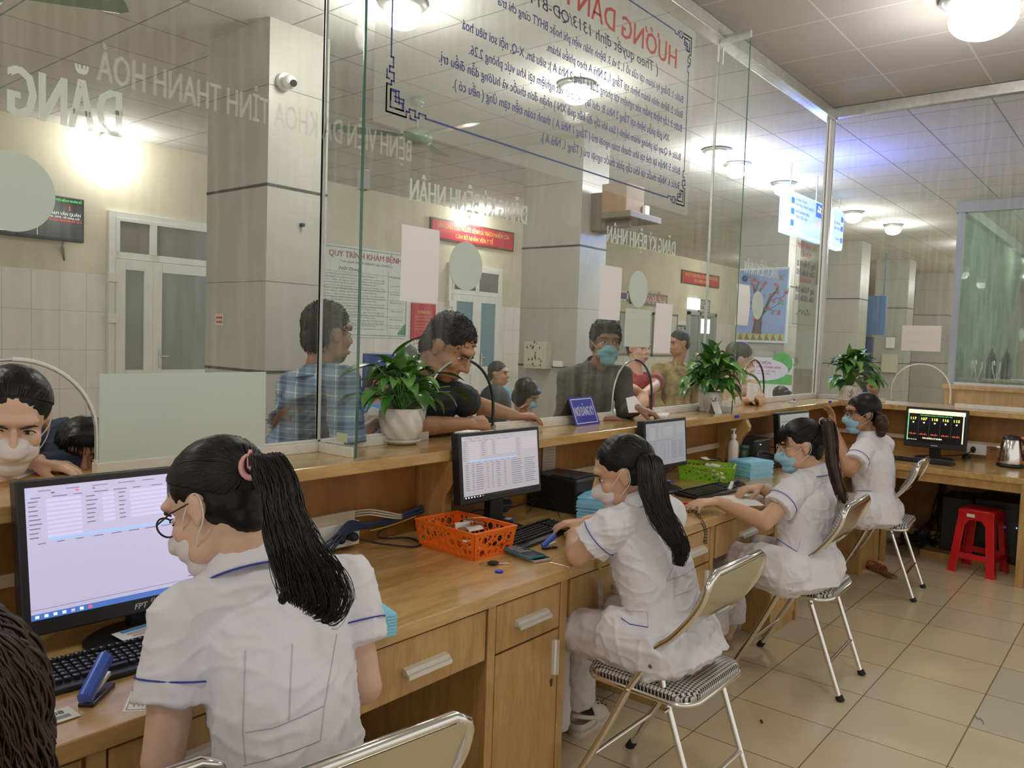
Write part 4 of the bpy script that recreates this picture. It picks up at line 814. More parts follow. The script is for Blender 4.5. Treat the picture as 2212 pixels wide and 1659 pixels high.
# screen 1 (large, at left)
a = PY(38, 1077, 1.93); b = PY(49, 1385, 1.90)
m1o = V((b.x-.005, 1.885, .795))
def fpt(g, o, ux, uy, wd, chin):
    g.text('FPT', o+ux*(wd*.455)+uy*chin*.32, ux, uy, chin*.40, .032, bold=.03, shear=.3); g.text('ELEAD', o+ux*(wd*.53)+uy*chin*.62, ux, uy, chin*.25, .038, shear=.3); g.text('——', o+ux*(wd*.53)+uy*chin*.28, ux, uy, chin*.3, .034, bold=.03)
monitor('large black monitor with pale lilac screen at the left', m1o, (1, -.05, 0), .56, .345, R(9), None, .018, .035, lambda g, o, x, y, w_, h_: form_screen(g, o, x, y, w_, h_, False), SCM, foot=V((.915, 1.87, DT)), badge=fpt)
# screen 2
a = PY(1010, 965, 1.93); b = PY(1175, 948, 1.93)
monitor('black monitor with a full grey table, behind the orange basket', V((2.10, 1.93, .875)), (1, -.04, 0), .455, .262, R(6), None, .014, .02, form_screen, [mat('screen_dim', (.50, .48, .53), .3, emit=.32), scr_line, scr_bar, scr_dark, mat('field_dim', (.55, .53, .58), .3, emit=.36), scr_red, scr_icon])
# screen 3
monitor('black monitor with grey screen between the two middle women', V((3.40, 1.92, .855)), (1, -.04, 0), .41, .25, R(5), None, .016, .022, form_screen, [scr_grey, scr_line, mat('bar_dull', (.22, .26, .36), .4, emit=.3), scr_grey, mat('field_dull', (.36, .36, .40), .3, emit=.4), scr_red, scr_icon])
# screen 4 (mostly hidden)
def plain(g, o, ux, uy, w_, h_): [g.rect(o, ux, uy, .05*w_, k*h_, .9*w_, (k+.02)*h_, 1) for k in (.2, .35, .5, .65, .8)]
monitor('black monitor almost hidden behind the typing woman', V((5.16, 1.92, .775)), (1, -.1, 0), .46, .28, R(5), None, .016, .022, plain, [scr_grey, scr_line])
# queue monitor on the side desk
def queue(g, o, ux, uy, w_, h_):
    nn = ux.cross(uy); r = lambda x0, y0, x1, y1, mi, l=0: g.rect(o+nn*l, ux, uy, x0*w_, y0*h_, x1*w_, y1*h_, mi)
    r(0, .88, 1, 1, 1); r(.0, .03, .018, .88, 2); r(.965, .04, .985, .88, 1)
    g.text('MỜI NHỮNG NGƯỜI CÓ SỐ SAU ĐÂY VÀO', o+ux*w_*.5+uy*h_*.815, ux, uy, h_*.03, w_*.56, 3)
    for k, s in enumerate(('117', '107', '118', '116', '115')):
        c = o+ux*w_*(.10+.19*k); g.text(s, c+uy*h_*.68, ux, uy, h_*.085, w_*.10, 4, bold=.03)
        hp = [(0, -.5), (.5, 0), (.5, .3), (.25, .42), (0, .25), (-.25, .42), (-.5, .3), (-.5, 0)]
        g.add([c+uy*h_*.60+ux*x*.012+uy*y*.014+nn*.0003 for x, y in hp], [tuple(range(8))], 5)
        g.text('CỬA SỐ %d' % (k+1), c+uy*h_*.22, ux, uy, h_*.04, w_*.13, 6, bold=.02)
        if k: r(.005+.19*k, .18, .009+.19*k, .78, 7)
    g.text('VÀO ĐĂNG KÝ KHÁM', o+ux*w_*.45+uy*h_*.10, ux, uy, h_*.05, w_*.34, 5, bold=.02)
    for k in range(5): r(.02+k*.035, .05, .035+k*.035, .075, 5, .0002)
def samb(g, o, ux, uy, wd, chin): g.box(o+ux*wd*.5+uy*chin*.5, (.045, .006, .001), Matrix((ux, uy, ux.cross(uy))).transposed())
qa = PX(1957, 876, 6.5); qb = PX(2092, 889, 6.5); wd = (qa-qb).length
monitor('black monitor showing five yellow queue numbers on the side desk', V((6.5, qa.y, .78)), (-.0, -1, 0), wd, qa.z-.78-.005, R(4), None, .018, .04, queue,
        [scr_dark, mat('q_cream', (.9, .85, .45), .4, emit=1), mat('q_green', (.2, .6, .3), .4, emit=.7), mat('q_green2', (.15, .75, .15), .4, emit=.9), mat('q_yellow', (.95, .85, .1), .4, emit=1.3), mat('q_white', (.9, .9, .6), .4, emit=1.1), mat('q_red', (.85, .12, .05), .4, emit=1), mat('q_line', (.1, .1, .12), .4, emit=.3)], badge=samb, standz=.70)
# ---------- keyboards
keym = mat('key_black', (.02, .02, .022), .32); keyl = mat('key_legend', (.5, .5, .5), .5)
def keyboard(label, c, rz, z, wd=.44, dp=.15):
    t = thing('keyboard', label, 'keyboard', (c[0], c[1], z), rz)
    g = G(); g.prism([(-dp/2, .002), (dp/2, .002), (dp/2, .022), (.03, .018), (-dp/2, .012)], (-wd/2, 0, 0), Y, Z, X*wd); part('body', g, black, t, local=True, bevel=.004)
    g = G(); r = random.Random(2)
    rowsy = [(.055, .019, .0215), (.030, .016, .0195), (.013, .016, .0185), (-.004, .016, .0170), (-.021, .016, .0160), (-.040, .016, .0145)]
    for ri, (y, h_, zz) in enumerate(rowsy):
        x = -wd/2+.012
        while x < wd/2-.025:
            w_ = .0155
            if ri == 5 and -.14 < x < -.10: w_ = .095
            if x+w_ > wd/2-.01: break
            if not (.093 < x < .102 or .150 < x < .158):
                g.box((x+w_/2, y, zz+.003), (w_-.0025, h_-.003, .007), None, 0)
                if w_ < .03: g.box((x+w_*.38, y+.002, zz+.0067), (.004, .004, .0004), None, 1)
            x += w_+.0015
    part('keys', g, [keym, keyl], t, local=True); return t
ka = PZ(104, 1445, .75); kb = PZ(300, 1395, .75)
keyboard('black keyboard in front of the large lilac screen at left', (.845, 1.735), R(-4), DT)
ux, uy = pts_frame(PZ(1100, 1175, .75), PZ(1232, 1128, .75)); keyboard('black keyboard under the hand of the woman on her elbow', (2.375, 1.805), R(6), DT)
keyboard('black keyboard under the fingers of the woman beside the green basket', (3.74, 1.735), R(-4), DT)
kq = PX(2000, 975, 6.28); keyboard('black keyboard in front of the queue screen on the side desk', (6.27, 1.32), R(90), .70)
# ---------- mice
def mouse(label, p, z, rz=0, m=black):
    g = G(); M = rot3(0, 0, rz); g.sph(V((p[0], p[1], z+.002)), (.028, .052, .034), M, 20, 12); g.v = [V((v.x, v.y, max(v.z, z))) for v in g.v]
    return single('computer_mouse', g, m, label, 'mouse')
mp = PZ(2086, 990, .70); mouse('small black mouse on the side desk right of its keyboard', (mp.x+.02, mp.y), .70, R(90))
mp = PZ(1592, 1047, .75); mouse('black mouse under the right hand of the woman beside the green basket', (mp.x, mp.y), DT)
# ---------- perforated baskets
def basket(name, label, m, L=.275, W=.185, H=.088, rz=0, loc=(0, 0, 0), seed=1):
    t = thing(name, label, 'basket', loc, rz); g = G(); r = random.Random(seed); e = .012
    def wall(o, ux, uy, n, w_, h_):
        circ = []
        for R_, tries in ((.0145, 60), (.011, 300), (.0085, 800), (.006, 1500), (.0042, 1500)):
            for _ in range(tries):
                x = r.uniform(R_+.004, w_-R_-.004); y = r.uniform(R_+.004, h_-R_-.008)
                if all((x-a)**2+(y-b)**2 > (R_+c-.0006)**2 for a, b, c in circ): circ.append((x, y, R_))
        vs2 = [Vector2((0, 0)), Vector2((w_, 0)), Vector2((w_, h_)), Vector2((0, h_))]; ed = [(0, 1), (1, 2), (2, 3), (3, 0)]
        for x, y, R_ in circ:
            k = 14 if R_ > .006 else 10; b0 = len(vs2); vs2 += [Vector2((x+(R_-.0016)*math.cos(2*math.pi*i/k), y+(R_-.0016)*math.sin(2*math.pi*i/k))) for i in range(k)]; ed += [(b0+i, b0+(i+1) % k) for i in range(k)]
        res = cdt(vs2, ed, [], 0, 1e-6); pv = [o+ux*p[0]+uy*p[1] for p in res[0]]; tri = []
        for f_ in res[2]:
            cx_ = sum(res[0][i][0] for i in f_)/3; cy_ = sum(res[0][i][1] for i in f_)/3
            if not any((cx_-x)**2+(cy_-y)**2 < (R_-.0018)**2 for x, y, R_ in circ): tri.append(tuple(f_))
        k = len(pv); g.add(pv+[q+n*.002 for q in pv], [t_[::-1] for t_ in tri]+[tuple(i+k for i in t_) for t_ in tri])
        cnt = {}
        for t_ in tri:
            for i in range(3): e_ = (t_[i], t_[(i+1) % 3]); cnt[tuple(sorted(e_))] = cnt.get(tuple(sorted(e_)), 0)+1
        g.add(pv+[q+n*.002 for q in pv], [(a_, b_, b_+k, a_+k) for (a_, b_), c_ in cnt.items() if c_ == 1])
        for a, b in ((0, .004), (h_-.008, h_)): g.loft([[o+ux*x+uy*y+n*z for y, z in ((a, -.0005), (b, -.0005), (b, .0025), (a, .0025))] for x in (0, w_)], 0, False)
        for a in (0, w_-.004): g.loft([[o+ux*x+uy*y+n*z for x, z in ((a, -.0005), (a+.004, -.0005), (a+.004, .0025), (a, .0025))] for y in (0, h_)], 0, False)
    b = [V((sx*(W/2-e), sy*(L/2-e), 0)) for sx, sy in ((-1, -1), (1, -1), (1, 1), (-1, 1))]; tp = [V((sx*W/2, sy*L/2, H)) for sx, sy in ((-1, -1), (1, -1), (1, 1), (-1, 1))]
    for i in range(4):
        j = (i+1) % 4; ux = (b[j]-b[i]).normalized(); w_ = (b[j]-b[i]).length; mid = (tp[i]+tp[j]-b[i]-b[j])/2; uy = mid.normalized(); n = ux.cross(uy)
        wall(b[i], ux, uy, n, w_, mid.length)
        g.add([b[i], b[i]-ux*0+(tp[i]-b[i]), b[i]+mid, b[i]+n*.002, tp[i]+n*.002, b[i]+mid+n*.002], [(0, 1, 2), (3, 5, 4)]); g.add([b[j], tp[j], b[j]+mid, b[j]+n*.002, tp[j]+n*.002, b[j]+mid+n*.002], [(0, 2, 1), (3, 4, 5)])
    part('body', g, m, t, local=True)
    g = G(); rim = [V((sx*(W/2+.003), sy*(L/2+.003), H)) for sx, sy in ((-1, -1), (1, -1), (1, 1), (-1, 1))]
    for i in range(4): j = (i+1) % 4; g.loft([[p+V((0, 0, dz))+(V((-p.x, -p.y, 0)).normalized()*q) for dz, q in ((-.003, 0), (.003, 0), (.003, .012), (-.003, .012))] for p in (rim[i], rim[j])], 0, False)
    part('rim', g, m, t, local=True, bevel=.001)
    g = G(); g.box((0, 0, .002), (W-2*e, L-2*e, .003)); part('base', g, m, t, local=True); return t
orange = mat('orange_plastic', (.95, .19, .015), .4, sss=0); lime = mat('lime_plastic', (.30, .62, .03), .4)
bl = PZ(918, 1180, DT); bn = PZ(1034, 1215, DT); bR = PZ(1090, 1187, DT)
bc = (bl+bR)/2; ax = (bl-bn); rz = math.atan2(ax.y, ax.x)-math.pi/2
basket('plastic_basket', 'orange perforated plastic basket with white slips of paper on the desk', orange, L=.30, W=.205, H=.092, rz=rz, loc=(bc.x, bc.y, DT))
def slips(c, n, seed, label, dx=.05, dy=.08, z0=.0):
    r = random.Random(seed)
    for i in range(n):
        g = G(); a = r.uniform(0, 3.1); ux = V((math.cos(a), math.sin(a), r.uniform(-.15, .25))).normalized(); uy = V((-math.sin(a), math.cos(a), r.uniform(-.1, .3))).normalized()
        o = V((c[0]+r.uniform(-dx, dx), c[1]+r.uniform(-dy, dy), c[2]+z0+.014*i)); k = 6; top = []; h_ = .075; w_ = .055; bend = r.uniform(-.02, .02)
        for j in range(k+1): q = j/k-.5; top.append((o+uy*q*h_-ux*w_/2+Z*(bend*4*q*q), o+uy*q*h_+ux*w_/2+Z*(bend*4*q*q)))
        for j in range(k): g.add([top[j][0], top[j][1], top[j+1][1], top[j+1][0]], [(0, 1, 2, 3)], 0, True)
        single('paper_slip', g, mat('slip_paper', (.80, .77, .70), .8), label, 'paper slip', label.replace('small ', '').replace('one of the ', ''))
slips((bc.x+.01, bc.y-.01, DT+.02), 7, 4, 'one of the small white ticket slips piled in the orange basket')
gl = PZ(1470, 1033, DT); gn = PZ(1572, 1046, DT); gc = V((4.10, 1.93, DT))
basket('plastic_basket', 'lime green perforated plastic basket behind the middle keyboard', lime, L=.30, W=.19, H=.085, rz=R(20), loc=gc, seed=5)
slips((gc.x, gc.y, DT+.02), 7, 8, 'one of the small white ticket slips piled in the green basket')
# ---------- staplers
def stapler(label, p, rz, m, s=1.0, z=DT, ang=28):
    t = thing('stapler', label, 'stapler', (p[0], p[1], z), rz)
    g = G(); g.box((0, 0, .004*s), (.026*s, .085*s, .008*s)); part('base', g, black if m is not white else white, t, local=True, bevel=.002)
    M = rot3(R(ang), 0, 0); g = G(); g.loft([[V((0, -.042*s, .010*s))+M @ V((x*s, y*s, z_*s)) for x, z_ in ((-.012, 0), (.012, 0), (.011, .016), (.005, .021), (-.005, .021), (-.011, .016))] for y in (0, .03, .088)], 0, True); part('top_arm', g, m, t, local=True, bevel=.002)
    M = rot3(R(ang*.35), 0, 0); g = G(); g.box(V((0, -.042*s, .012*s))+M @ V((0, .042*s, 0)), (.012*s, .080*s, .007*s), M); part('magazine', g, alub, t, local=True)
    return t
blue = mat('stapler_blue', (.05, .12, .55), .3)
q = PZ(210, 1505, DT); stapler('blue stapler standing open at lower left by the keyboard', (q.x, q.y), R(-48), blue, 1.15)
q = PZ(1187, 1185, DT); stapler('small blue stapler beside the two stacked phones', (q.x, q.y), R(-100), blue, .75)
q = PZ(1578, 1062, DT); stapler('small white stapler beside the typing hand', (q.x, q.y), R(-80), white, .75)
# ---------- phones, keys, pen, papers
def slab(name, label, c, ux, L, W, th, m1, m2, cat='phone', extra=None):
    ux = V((ux[0], ux[1], 0)).normalized(); uy = V((-ux.y, ux.x, 0)); M = Matrix((ux, uy, Z)).transposed(); c = V(c)
    t = thing(name, label, cat, c); g = G(); g.box(c+Z*th/2, (L, W, th), M); part('case', g, m1, t, bevel=.003); g = G(); g.box(c+Z*(th+.0003), (L-.007, W-.007, .0008), M); s = part('screen', g, m2, t)
    if extra: g = G(); extra(g, c+Z*(th+.0009), ux, uy, L, W); part('screen_text', g, mat('phone_text', (.3, .3, .3), .5, emit=.2), s)
    return t
a = PZ(1175, 1218, DT); b = PZ(1105, 1190, DT); slab('mobile_phone', 'phone in a pale case lying under the other phone', ((a.x+b.x)/2+.01, (a.y+b.y)/2, DT), (a-b), .155, .075, .010, mat('phone_case', (.45, .42, .34), .4), scr_dark)
def ptext(g, o, ux, uy, L, W): [g.rect(o, ux, uy, -L*.4+k*L*.06, -W*.4, -L*.4+k*L*.06+.003, W*rnd.uniform(.1, .38), 0) for k in range(9)]
slab('mobile_phone', 'dark phone with lines of text lying on top of another phone', ((a.x+b.x)/2-.005, (a.y+b.y)/2+.015, DT+.0115), (a-b)+V((.01, .02, 0)), .155, .073, .009, mat('teal_edge', (.02, .20, .24), .3), mat('phone_screen', (.045, .05, .06), .15), extra=ptext)
p0 = PZ(822, 1345, DT); p1 = PZ(795, 1310, DT); c = (p0+p1)/2-V((.05, -.02, 0)); slab('mobile_phone', 'black phone with a pale frame at the right elbow of the nearest woman', (p1.x-.01, p1.y+.02, DT), (p0-p1), .15, .072, .010, mat('phone_frame', (.55, .56, .50), .4), scr_dark)
t = thing('key_bunch', 'bunch of keys with a blue tag on the desk', 'keys', PZ(1068, 1228, DT)); k0 = PZ(1058, 1222, DT)+Z*.004
g = G(); g.tube(arcp(k0+V((-.005, .02, 0)), .014, 0, 360, 18, X, Y), .0012, 6); part('ring', g, mat('brass', (.45, .33, .12), .3, .9), t)
g = G(); g.sph(k0+V((.012, -.004, .004)), (.020, .013, .007), rot3(0, 0, -.5)); part('key_fob', g, blackm, t)
g = G(); q = PZ(1078, 1236, DT); g.cyl(q+Z*.001, q+Z*.006, .0135, n=24); part('blue_tag', g, mat('tag_blue', (.02, .03, .5), .4), t)
for dx, a in ((0, -.35), (.004, -.75)): g = G(); o = k0+V((.02+dx, -.008, 0)); d = V((math.cos(a), math.sin(a), 0)); g.box(o+d*.022, (.045, .005, .002), Matrix((d, Z.cross(d), Z)).transposed()); part('key', g, alub, t)
a = PZ(1473, 1089, DT); b = PZ(1522, 1086, DT); g = G(); g.cyl(a+Z*.005, b+Z*.005, .0045, n=12); g.cyl(b+Z*.005, b+(b-a)*.12+Z*.005, .0035, .001, n=12); single('ballpoint_pen', g, mat('pen_red', (.65, .01, .02), .3), 'red ballpoint pen lying in front of the middle keyboard', 'pen')
def flat(name, label, cat, pp, z, m, th=.0008, lines=None, mats=None):
    q = [PZ(u, v, z) for u, v in pp]; g = G(); n = len(q); g.add(q+[x+Z*th for x in q], [tuple(range(n))[::-1], tuple(range(n, 2*n))]+[(i, (i+1) % n, n+(i+1) % n, n+i) for i in range(n)])
    if lines: lines(g, q)
    return single(name, g, mats or m, label, cat)
flat('paper_sheet', 'white folded paper lying beside the typing forearm', 'paper', ((1548, 1072), (1612, 1068), (1652, 1092), (1600, 1094), (1580, 1080)), DT, paper)
inkp = mat('print_grey', (.12, .13, .13), .7)
def money(g, q):
    ux = (q[1]-q[0]); uy = (q[3]-q[0])
    for x0, y0, x1, y1 in ((.06, .1, .94, .12), (.06, .88, .94, .9), (.06, .1, .08, .9), (.92, .1, .94, .9), (.2, .3, .7, .33), (.2, .45, .8, .48), (.2, .6, .7, .63), (.15, .72, .6, .75)):
        g.quad(q[0]+ux*x0+uy*y0+Z*.0012, q[0]+ux*x1+uy*y0+Z*.0012, q[0]+ux*x1+uy*y1+Z*.0012, q[0]+ux*x0+uy*y1+Z*.0012, 1)
flat('printed_slip', 'printed paper slip poking out left of the nearest woman', 'paper slip', ((264, 1538), (282, 1494), (345, 1500), (330, 1536)), DT, paper, lines=money, mats=[paper, inkp])
tk = mat('ticket_paper', (.72, .72, .68), .8)
for i, (dx, dy, a, lb) in enumerate(((0, 0, .3, 'queue ticket marked 08 at the lower left edge'), (-.03, .035, -.5, 'white queue ticket under the one marked 08'), (-.045, .07, .9, 'white queue ticket nearest the curly hair'))):
    c = PZ(125, 1550, DT)+V((dx, dy, .003-.001*i)); ux = V((math.cos(a-.3), math.sin(a-.3), 0)); uy = Z.cross(ux); g = G(); g.rect(c, ux, uy, -.03, -.028, .03, .028, 0)
    if i == 0: g.text('108', c+Z*.0006+uy*.004, ux, uy, .016, .028, 1, bold=.01); [g.rect(c+Z*.0006, ux, uy, -.02, -.006-k*.005, .018, -.004-k*.005, 1) for k in range(3)]
    o = single('queue_ticket', g, [tk, inkp], lb, 'ticket'); s = o.modifiers.new('s', 'SOLIDIFY'); s.thickness = .0006
# card on the keyboard foot of screen 1
c0, c1, c2, c3 = PZ(240, 1370, .765), PZ(318, 1347, .765), PZ(350, 1360, .765), PZ(268, 1385, .765)
g = G(); g.add([c0, c1, c2, c3, c0-Z*.0008, c1-Z*.0008, c2-Z*.0008, c3-Z*.0008], [(3, 2, 1, 0), (4, 5, 6, 7), (0, 1, 5, 4), (1, 2, 6, 5), (2, 3, 7, 6), (3, 0, 4, 7)])
def cq(x0, y0, x1, y1, mi): ux = c1-c0; uy = c3-c0; g.quad(c0+ux*x0+uy*y1+Z*.0006, c0+ux*x1+uy*y1+Z*.0006, c0+ux*x1+uy*y0+Z*.0006, c0+ux*x0+uy*y0+Z*.0006, mi)
cq(.2, .05, .98, .3, 1); [cq(.25, y, .9, y+.04, 2) for y in (.42, .55)]; [cq(.3, y, .7, y+.04, 3) for y in (.7, .82)]
single('insurance_card', g, [paper, mat('card_blue', (.08, .35, .60), .5), inkp, redv], 'white card with a blue header propped on the foot of the lilac screen', 'card')
# blue booklets
bkm = mat('booklet_blue', (.22, .60, .84), .6, var=.08, vscale=30); bks = mat('booklet_pages', (.55, .76, .84), .8)
def booklet(c, ux, L, W, th, label, group):
    ux = V((ux[0], ux[1], 0)).normalized(); M = Matrix((ux, Z.cross(ux), Z)).transposed(); t = thing('booklet', label, 'booklet', c, group=group)
    g = G(); g.box(V(c)+Z*th/2, (L, W, th), M, 0); g.box(V(c)+Z*(th*.25), (L-.002, W+.0006, th*.3), M, 1); g.box(V(c)+Z*(th*.75), (L+.0006, W-.002, th*.2), M, 1); part('pages', g, [bkm, bks], t); return t
for i in range(14): booklet((4.40+rnd.uniform(-.004, .004), 1.80+rnd.uniform(-.003, .003), DT+i*.0068), (1, -.25), .21, .15, .0066, 'thin blue booklet in the two-block stack beside the dark green cup', 'booklets stacked beside the green cup')
for i in range(13): booklet((2.86+rnd.uniform(-.006, .006), 1.83+rnd.uniform(-.003, .003), DT+i*.0072), (1, .35), .20, .145, .0070, 'thin blue booklet in the stack behind the mask of the leaning woman', 'booklets stacked behind the leaning woman')
for i in range(7): booklet((1.30, 1.55, DT+i*.008), (.3, 1), .20, .14, .0078, 'thin blue booklet stacked beyond the right shoulder of the nearest woman', 'booklets by the nearest woman')
# ticket scanners
def scanner(label, p, rz):
    t = thing('card_scanner', label, 'scanner', (p[0], p[1], DT), rz)
    g = G(); g.box((0, .02, .012), (.09, .12, .024)); part('base', g, black, t, local=True, bevel=.004)
    M = rot3(R(-35), 0, 0); g = G(); g.box((0, .0, .075), (.095, .07, .035), M); g.box((0, .03, .045), (.05, .03, .07)); part('head', g, darkg, t, local=True, bevel=.008)
    g = G(); [g.box(V((x, 0, .075))+M @ V((0, -.0, .0185)), (.026, .02, .004), M) for x in (-.022, .022)]; part('green_lights', g, mat('led_green', (.05, .9, .3), .4, emit=3), t, local=True); return t
sp = PZ(1075, 1135, DT); scanner('black scanner with two green lights below the grey table screen', (2.42, 2.02), R(-25)); scanner('black scanner with green lights below the third screen', (3.72, 2.02), R(-20))
# card holders
for u, v, lb in ((1097, 1133, 'small blue and white card box by the orange basket'), (1443, 1048, 'small blue card box behind the middle keyboard')):
    p = PZ(u, v, DT); t = thing('card_box', lb, 'box', p); g = G(); g.box(p+Z*.012, (.05, .04, .024), rot3(0, 0, .3)); part('box', g, mat('card_blue2', (.08, .13, .45), .4), t, bevel=.002); g = G(); g.box(p+Z*.0245+X*.0, (.034, .022, .001), rot3(0, 0, .3)); part('label_card', g, paper, t)
# receipt printer
t = thing('receipt_printer', 'black box printer behind the second screen', 'printer', (2.86, 2.0, DT))
M = rot3(0, 0, R(3)); g = G(); g.box((2.90, 2.035, DT+.075), (.22, .25, .15), M); part('housing', g, black, t, bevel=.012, seg=3)
g = G(); g.box((2.90, 2.0, DT+.152), (.17, .12, .006), M); part('cover', g, darkg, t, bevel=.002); g = G(); g.box((2.955, 1.908, DT+.10), (.03, .002, .012), M); part('badge', g, mat('badge_grey', (.35, .35, .36), .5), t)
t = thing('receipt_printer', 'black box printer on the desk behind the typing woman', 'printer', (4.95, 2.0, DT)); g = G(); g.box((4.92, 2.05, DT+.08), (.26, .22, .16)); part('housing', g, black, t, bevel=.012); g = G(); g.box((4.87, 1.938, DT+.13), (.01, .003, .004)); part('power_light', g, mat('led_blue', (.1, .3, 1), .4, emit=5), t)
# pump bottle, cup, telephone
p = PZ(1582, 1006, DT); t = thing('pump_bottle', 'white pump bottle of hand gel behind the blue booklets', 'bottle', p)
g = G(); g.lathe([(.001, 0), (.028, 0), (.031, .01), (.031, .13), (.026, .15), (.012, .165), (.012, .175), (.001, .175)], p, n=28); part('bottle', g, white, t)
g = G(); g.lathe([(.016, .172), (.016, .195), (.006, .20), (.005, .225), (.001, .225)], p, n=20); g.box(p+V((-.008, .0, .228)), (.045, .014, .010)); part('pump', g, white, t)
p = PZ(1596, 1003, DT)+V((.02, -.02, 0)); t = thing('travel_cup', 'dark green lidded cup right of the pump bottle', 'cup', p); g = G(); g.lathe([(.001, 0), (.036, 0), (.043, .11), (.001, .11)], p, n=32); part('cup', g, mat('cup_green', (.03, .07, .045), .35), t); g = G(); g.lathe([(.046, .108), (.046, .122), (.038, .128), (.001, .128)], p, n=32); part('lid', g, mat('lid_green', (.04, .08, .05), .3), t)
p = PZ(1662, 1012, DT); t = thing('desk_telephone', 'black desk telephone half hidden by the typing woman', 'telephone', p)
g = G(); g.box(p+V((.08, .05, .03)), (.20, .17, .05), rot3(R(8), 0, R(-10))); part('body', g, black, t, bevel=.01); g = G(); g.tube(spline([p+V(q) for q in ((-.05, .06, .05), (-.02, .07, .085), (.05, .06, .09), (.12, .02, .07), (.16, -.02, .045))]), .014, 10, flat=.7); part('handset', g, mat('handset_black', (.02, .02, .02), .2), t)
t = thing('telephone_cord', 'coiled black telephone cord hanging over the desk edge behind the ponytail', 'cord', PZ(1478, 1110, DT))
g = G(); base = [PZ(1468, 1098, DT)+Z*.01, PZ(1478, 1112, DT)+Z*.012, PZ(1500, 1112, DT)+Z*.015, PZ(1515, 1124, DT)+Z*.0, PZ(1525, 1138, DT)-Z*.02, PZ(1524, 1148, DT)-Z*.05]; sp_ = spline(base, 30); co = []
for i, q in enumerate(sp_[:-1]):
    d = (sp_[i+1]-q).normalized(); a = d.orthogonal().normalized(); bq = d.cross(a); th = i*.95; co.append(q+a*.007*math.cos(th)+bq*.007*math.sin(th))
g.tube(co, .0017, 5); part('coil', g, blackm, t)
# socket strips and cables
t = thing('power_strip', 'white socket box with two black plugs on the back panel', 'socket', PY(715, 1160, 2.17))
a = PY(685, 1150, 2.16); g = G(); g.bb((1.60, 2.135, .752), (1.805, 2.178, .835)); part('box', g, white, t, bevel=.004); g = G()
for x in (1.70, 1.755): g.sph((x, 2.11, .79), (.018, .022, .016)); g.cyl((x, 2.13, .79), (x, 2.10, .788), .016, .01)
part('plug', g, blackm, t)
navyc = mat('cable_navy', (.025, .05, .11), .5)
for i in range(7):
    o = (i-3)*.003; w_ = math.sin(i*2.4)*.006; pts = [(1.60-.012*i, 2.06, .75+.004*i), (1.66, 2.09+w_, .79+o*2), (1.74, 2.115, .825+o*2.2), (1.83, 2.13+w_*.5, .812+o), (1.93, 2.14+w_*.4, .808+o), (2.02, 2.14, .818+o*1.2), (2.105, 2.13+w_, .832+o*1.4)]
    g = G(); g.tube(spline(pts), .0032, 6); single('network_cable', g, navyc, 'dark blue network cable in the bundle tied along the back panel', 'cable', 'dark blue cables on the back panel')
g = G(); g.tube(spline([(1.84, 2.12, .795), (1.92, 2.13, .793), (2.0, 2.13, .80), (2.07, 2.13, .81)]), .0025, 6); single('yellow_cable', g, mat('cable_yellow', (.55, .32, .03), .5), 'thin yellow cable under the dark blue bundle', 'cable')
g = G(); g.tube(spline([(1.765, 2.09, .785), (1.84, 2.06, .76), (1.93, 2.0, .745), (1.99, 2.02, .744), (2.0, 2.10, .746), (1.93, 2.13, .75), (1.88, 2.12, .765), (1.90, 2.13, .785), (2.05, 2.14, .80)]), .0035, 6); single('looped_cord', g, blackm, 'black looping power cord from the plugs on the back panel', 'cord')
for i in range(3): g = G(); g.tube(spline([(1.80, 2.165, .862-i*.009), (1.86, 2.15, .862-i*.009), (1.93, 2.13, .845-i*.009), (2.0, 2.14, .825-i*.007), (2.09, 2.15, .822-i*.006)]), .0035, 6); single('white_wire', g, mat('wire_cream', (.6, .55, .45), .5), 'cream wire leaving the end of the trunking by the wooden bracket', 'cable', 'cream wires by the bracket')
rnd = random.Random(77)
for k, (x0, x1) in enumerate(((2.25, 3.0), (2.9, 3.3), (3.5, 4.3), (4.1, 4.8), (5.0, 5.6))):
    pts = [(x0+(x1-x0)*i/6, 2.13-rnd.uniform(0, .07), DT+.006+rnd.uniform(0, .05)) for i in range(7)]; g = G(); g.tube(spline(pts), .003, 6)
    single('desk_cable', g, blackm, 'thin black cable lying along the back of the desks', 'cable', 'black cables behind the screens')
g = G(); g.tube(spline([PZ(1210, 1118, DT+.01), PZ(1190, 1100, DT+.01)+Z*.04, PZ(1165, 1098, DT)+Z*.05, PZ(1140, 1115, DT)+Z*.02]), .002, 6); single('mouse_cord', g, blackm, 'thin black cord arching over the desk left of the printer', 'cord')
a = PY(1176, 960, 2.175); b = PY(1197, 1050, 2.175); g = G(); g.bb((a.x-.01, 2.174, b.z), (b.x, 2.178, 1.025), 0)
for k in range(14): g.bb((a.x+.01, 2.1735, b.z+.02+k*.014), (b.x-.01, 2.174, b.z+.022+k*.014), 1)
single('wall_list', g, [mat('list_paper', (.50, .42, .33), .8), mat('list_print', (.30, .24, .18), .8)], 'yellowed typed list pinned to the back panel right of the second screen', 'paper')
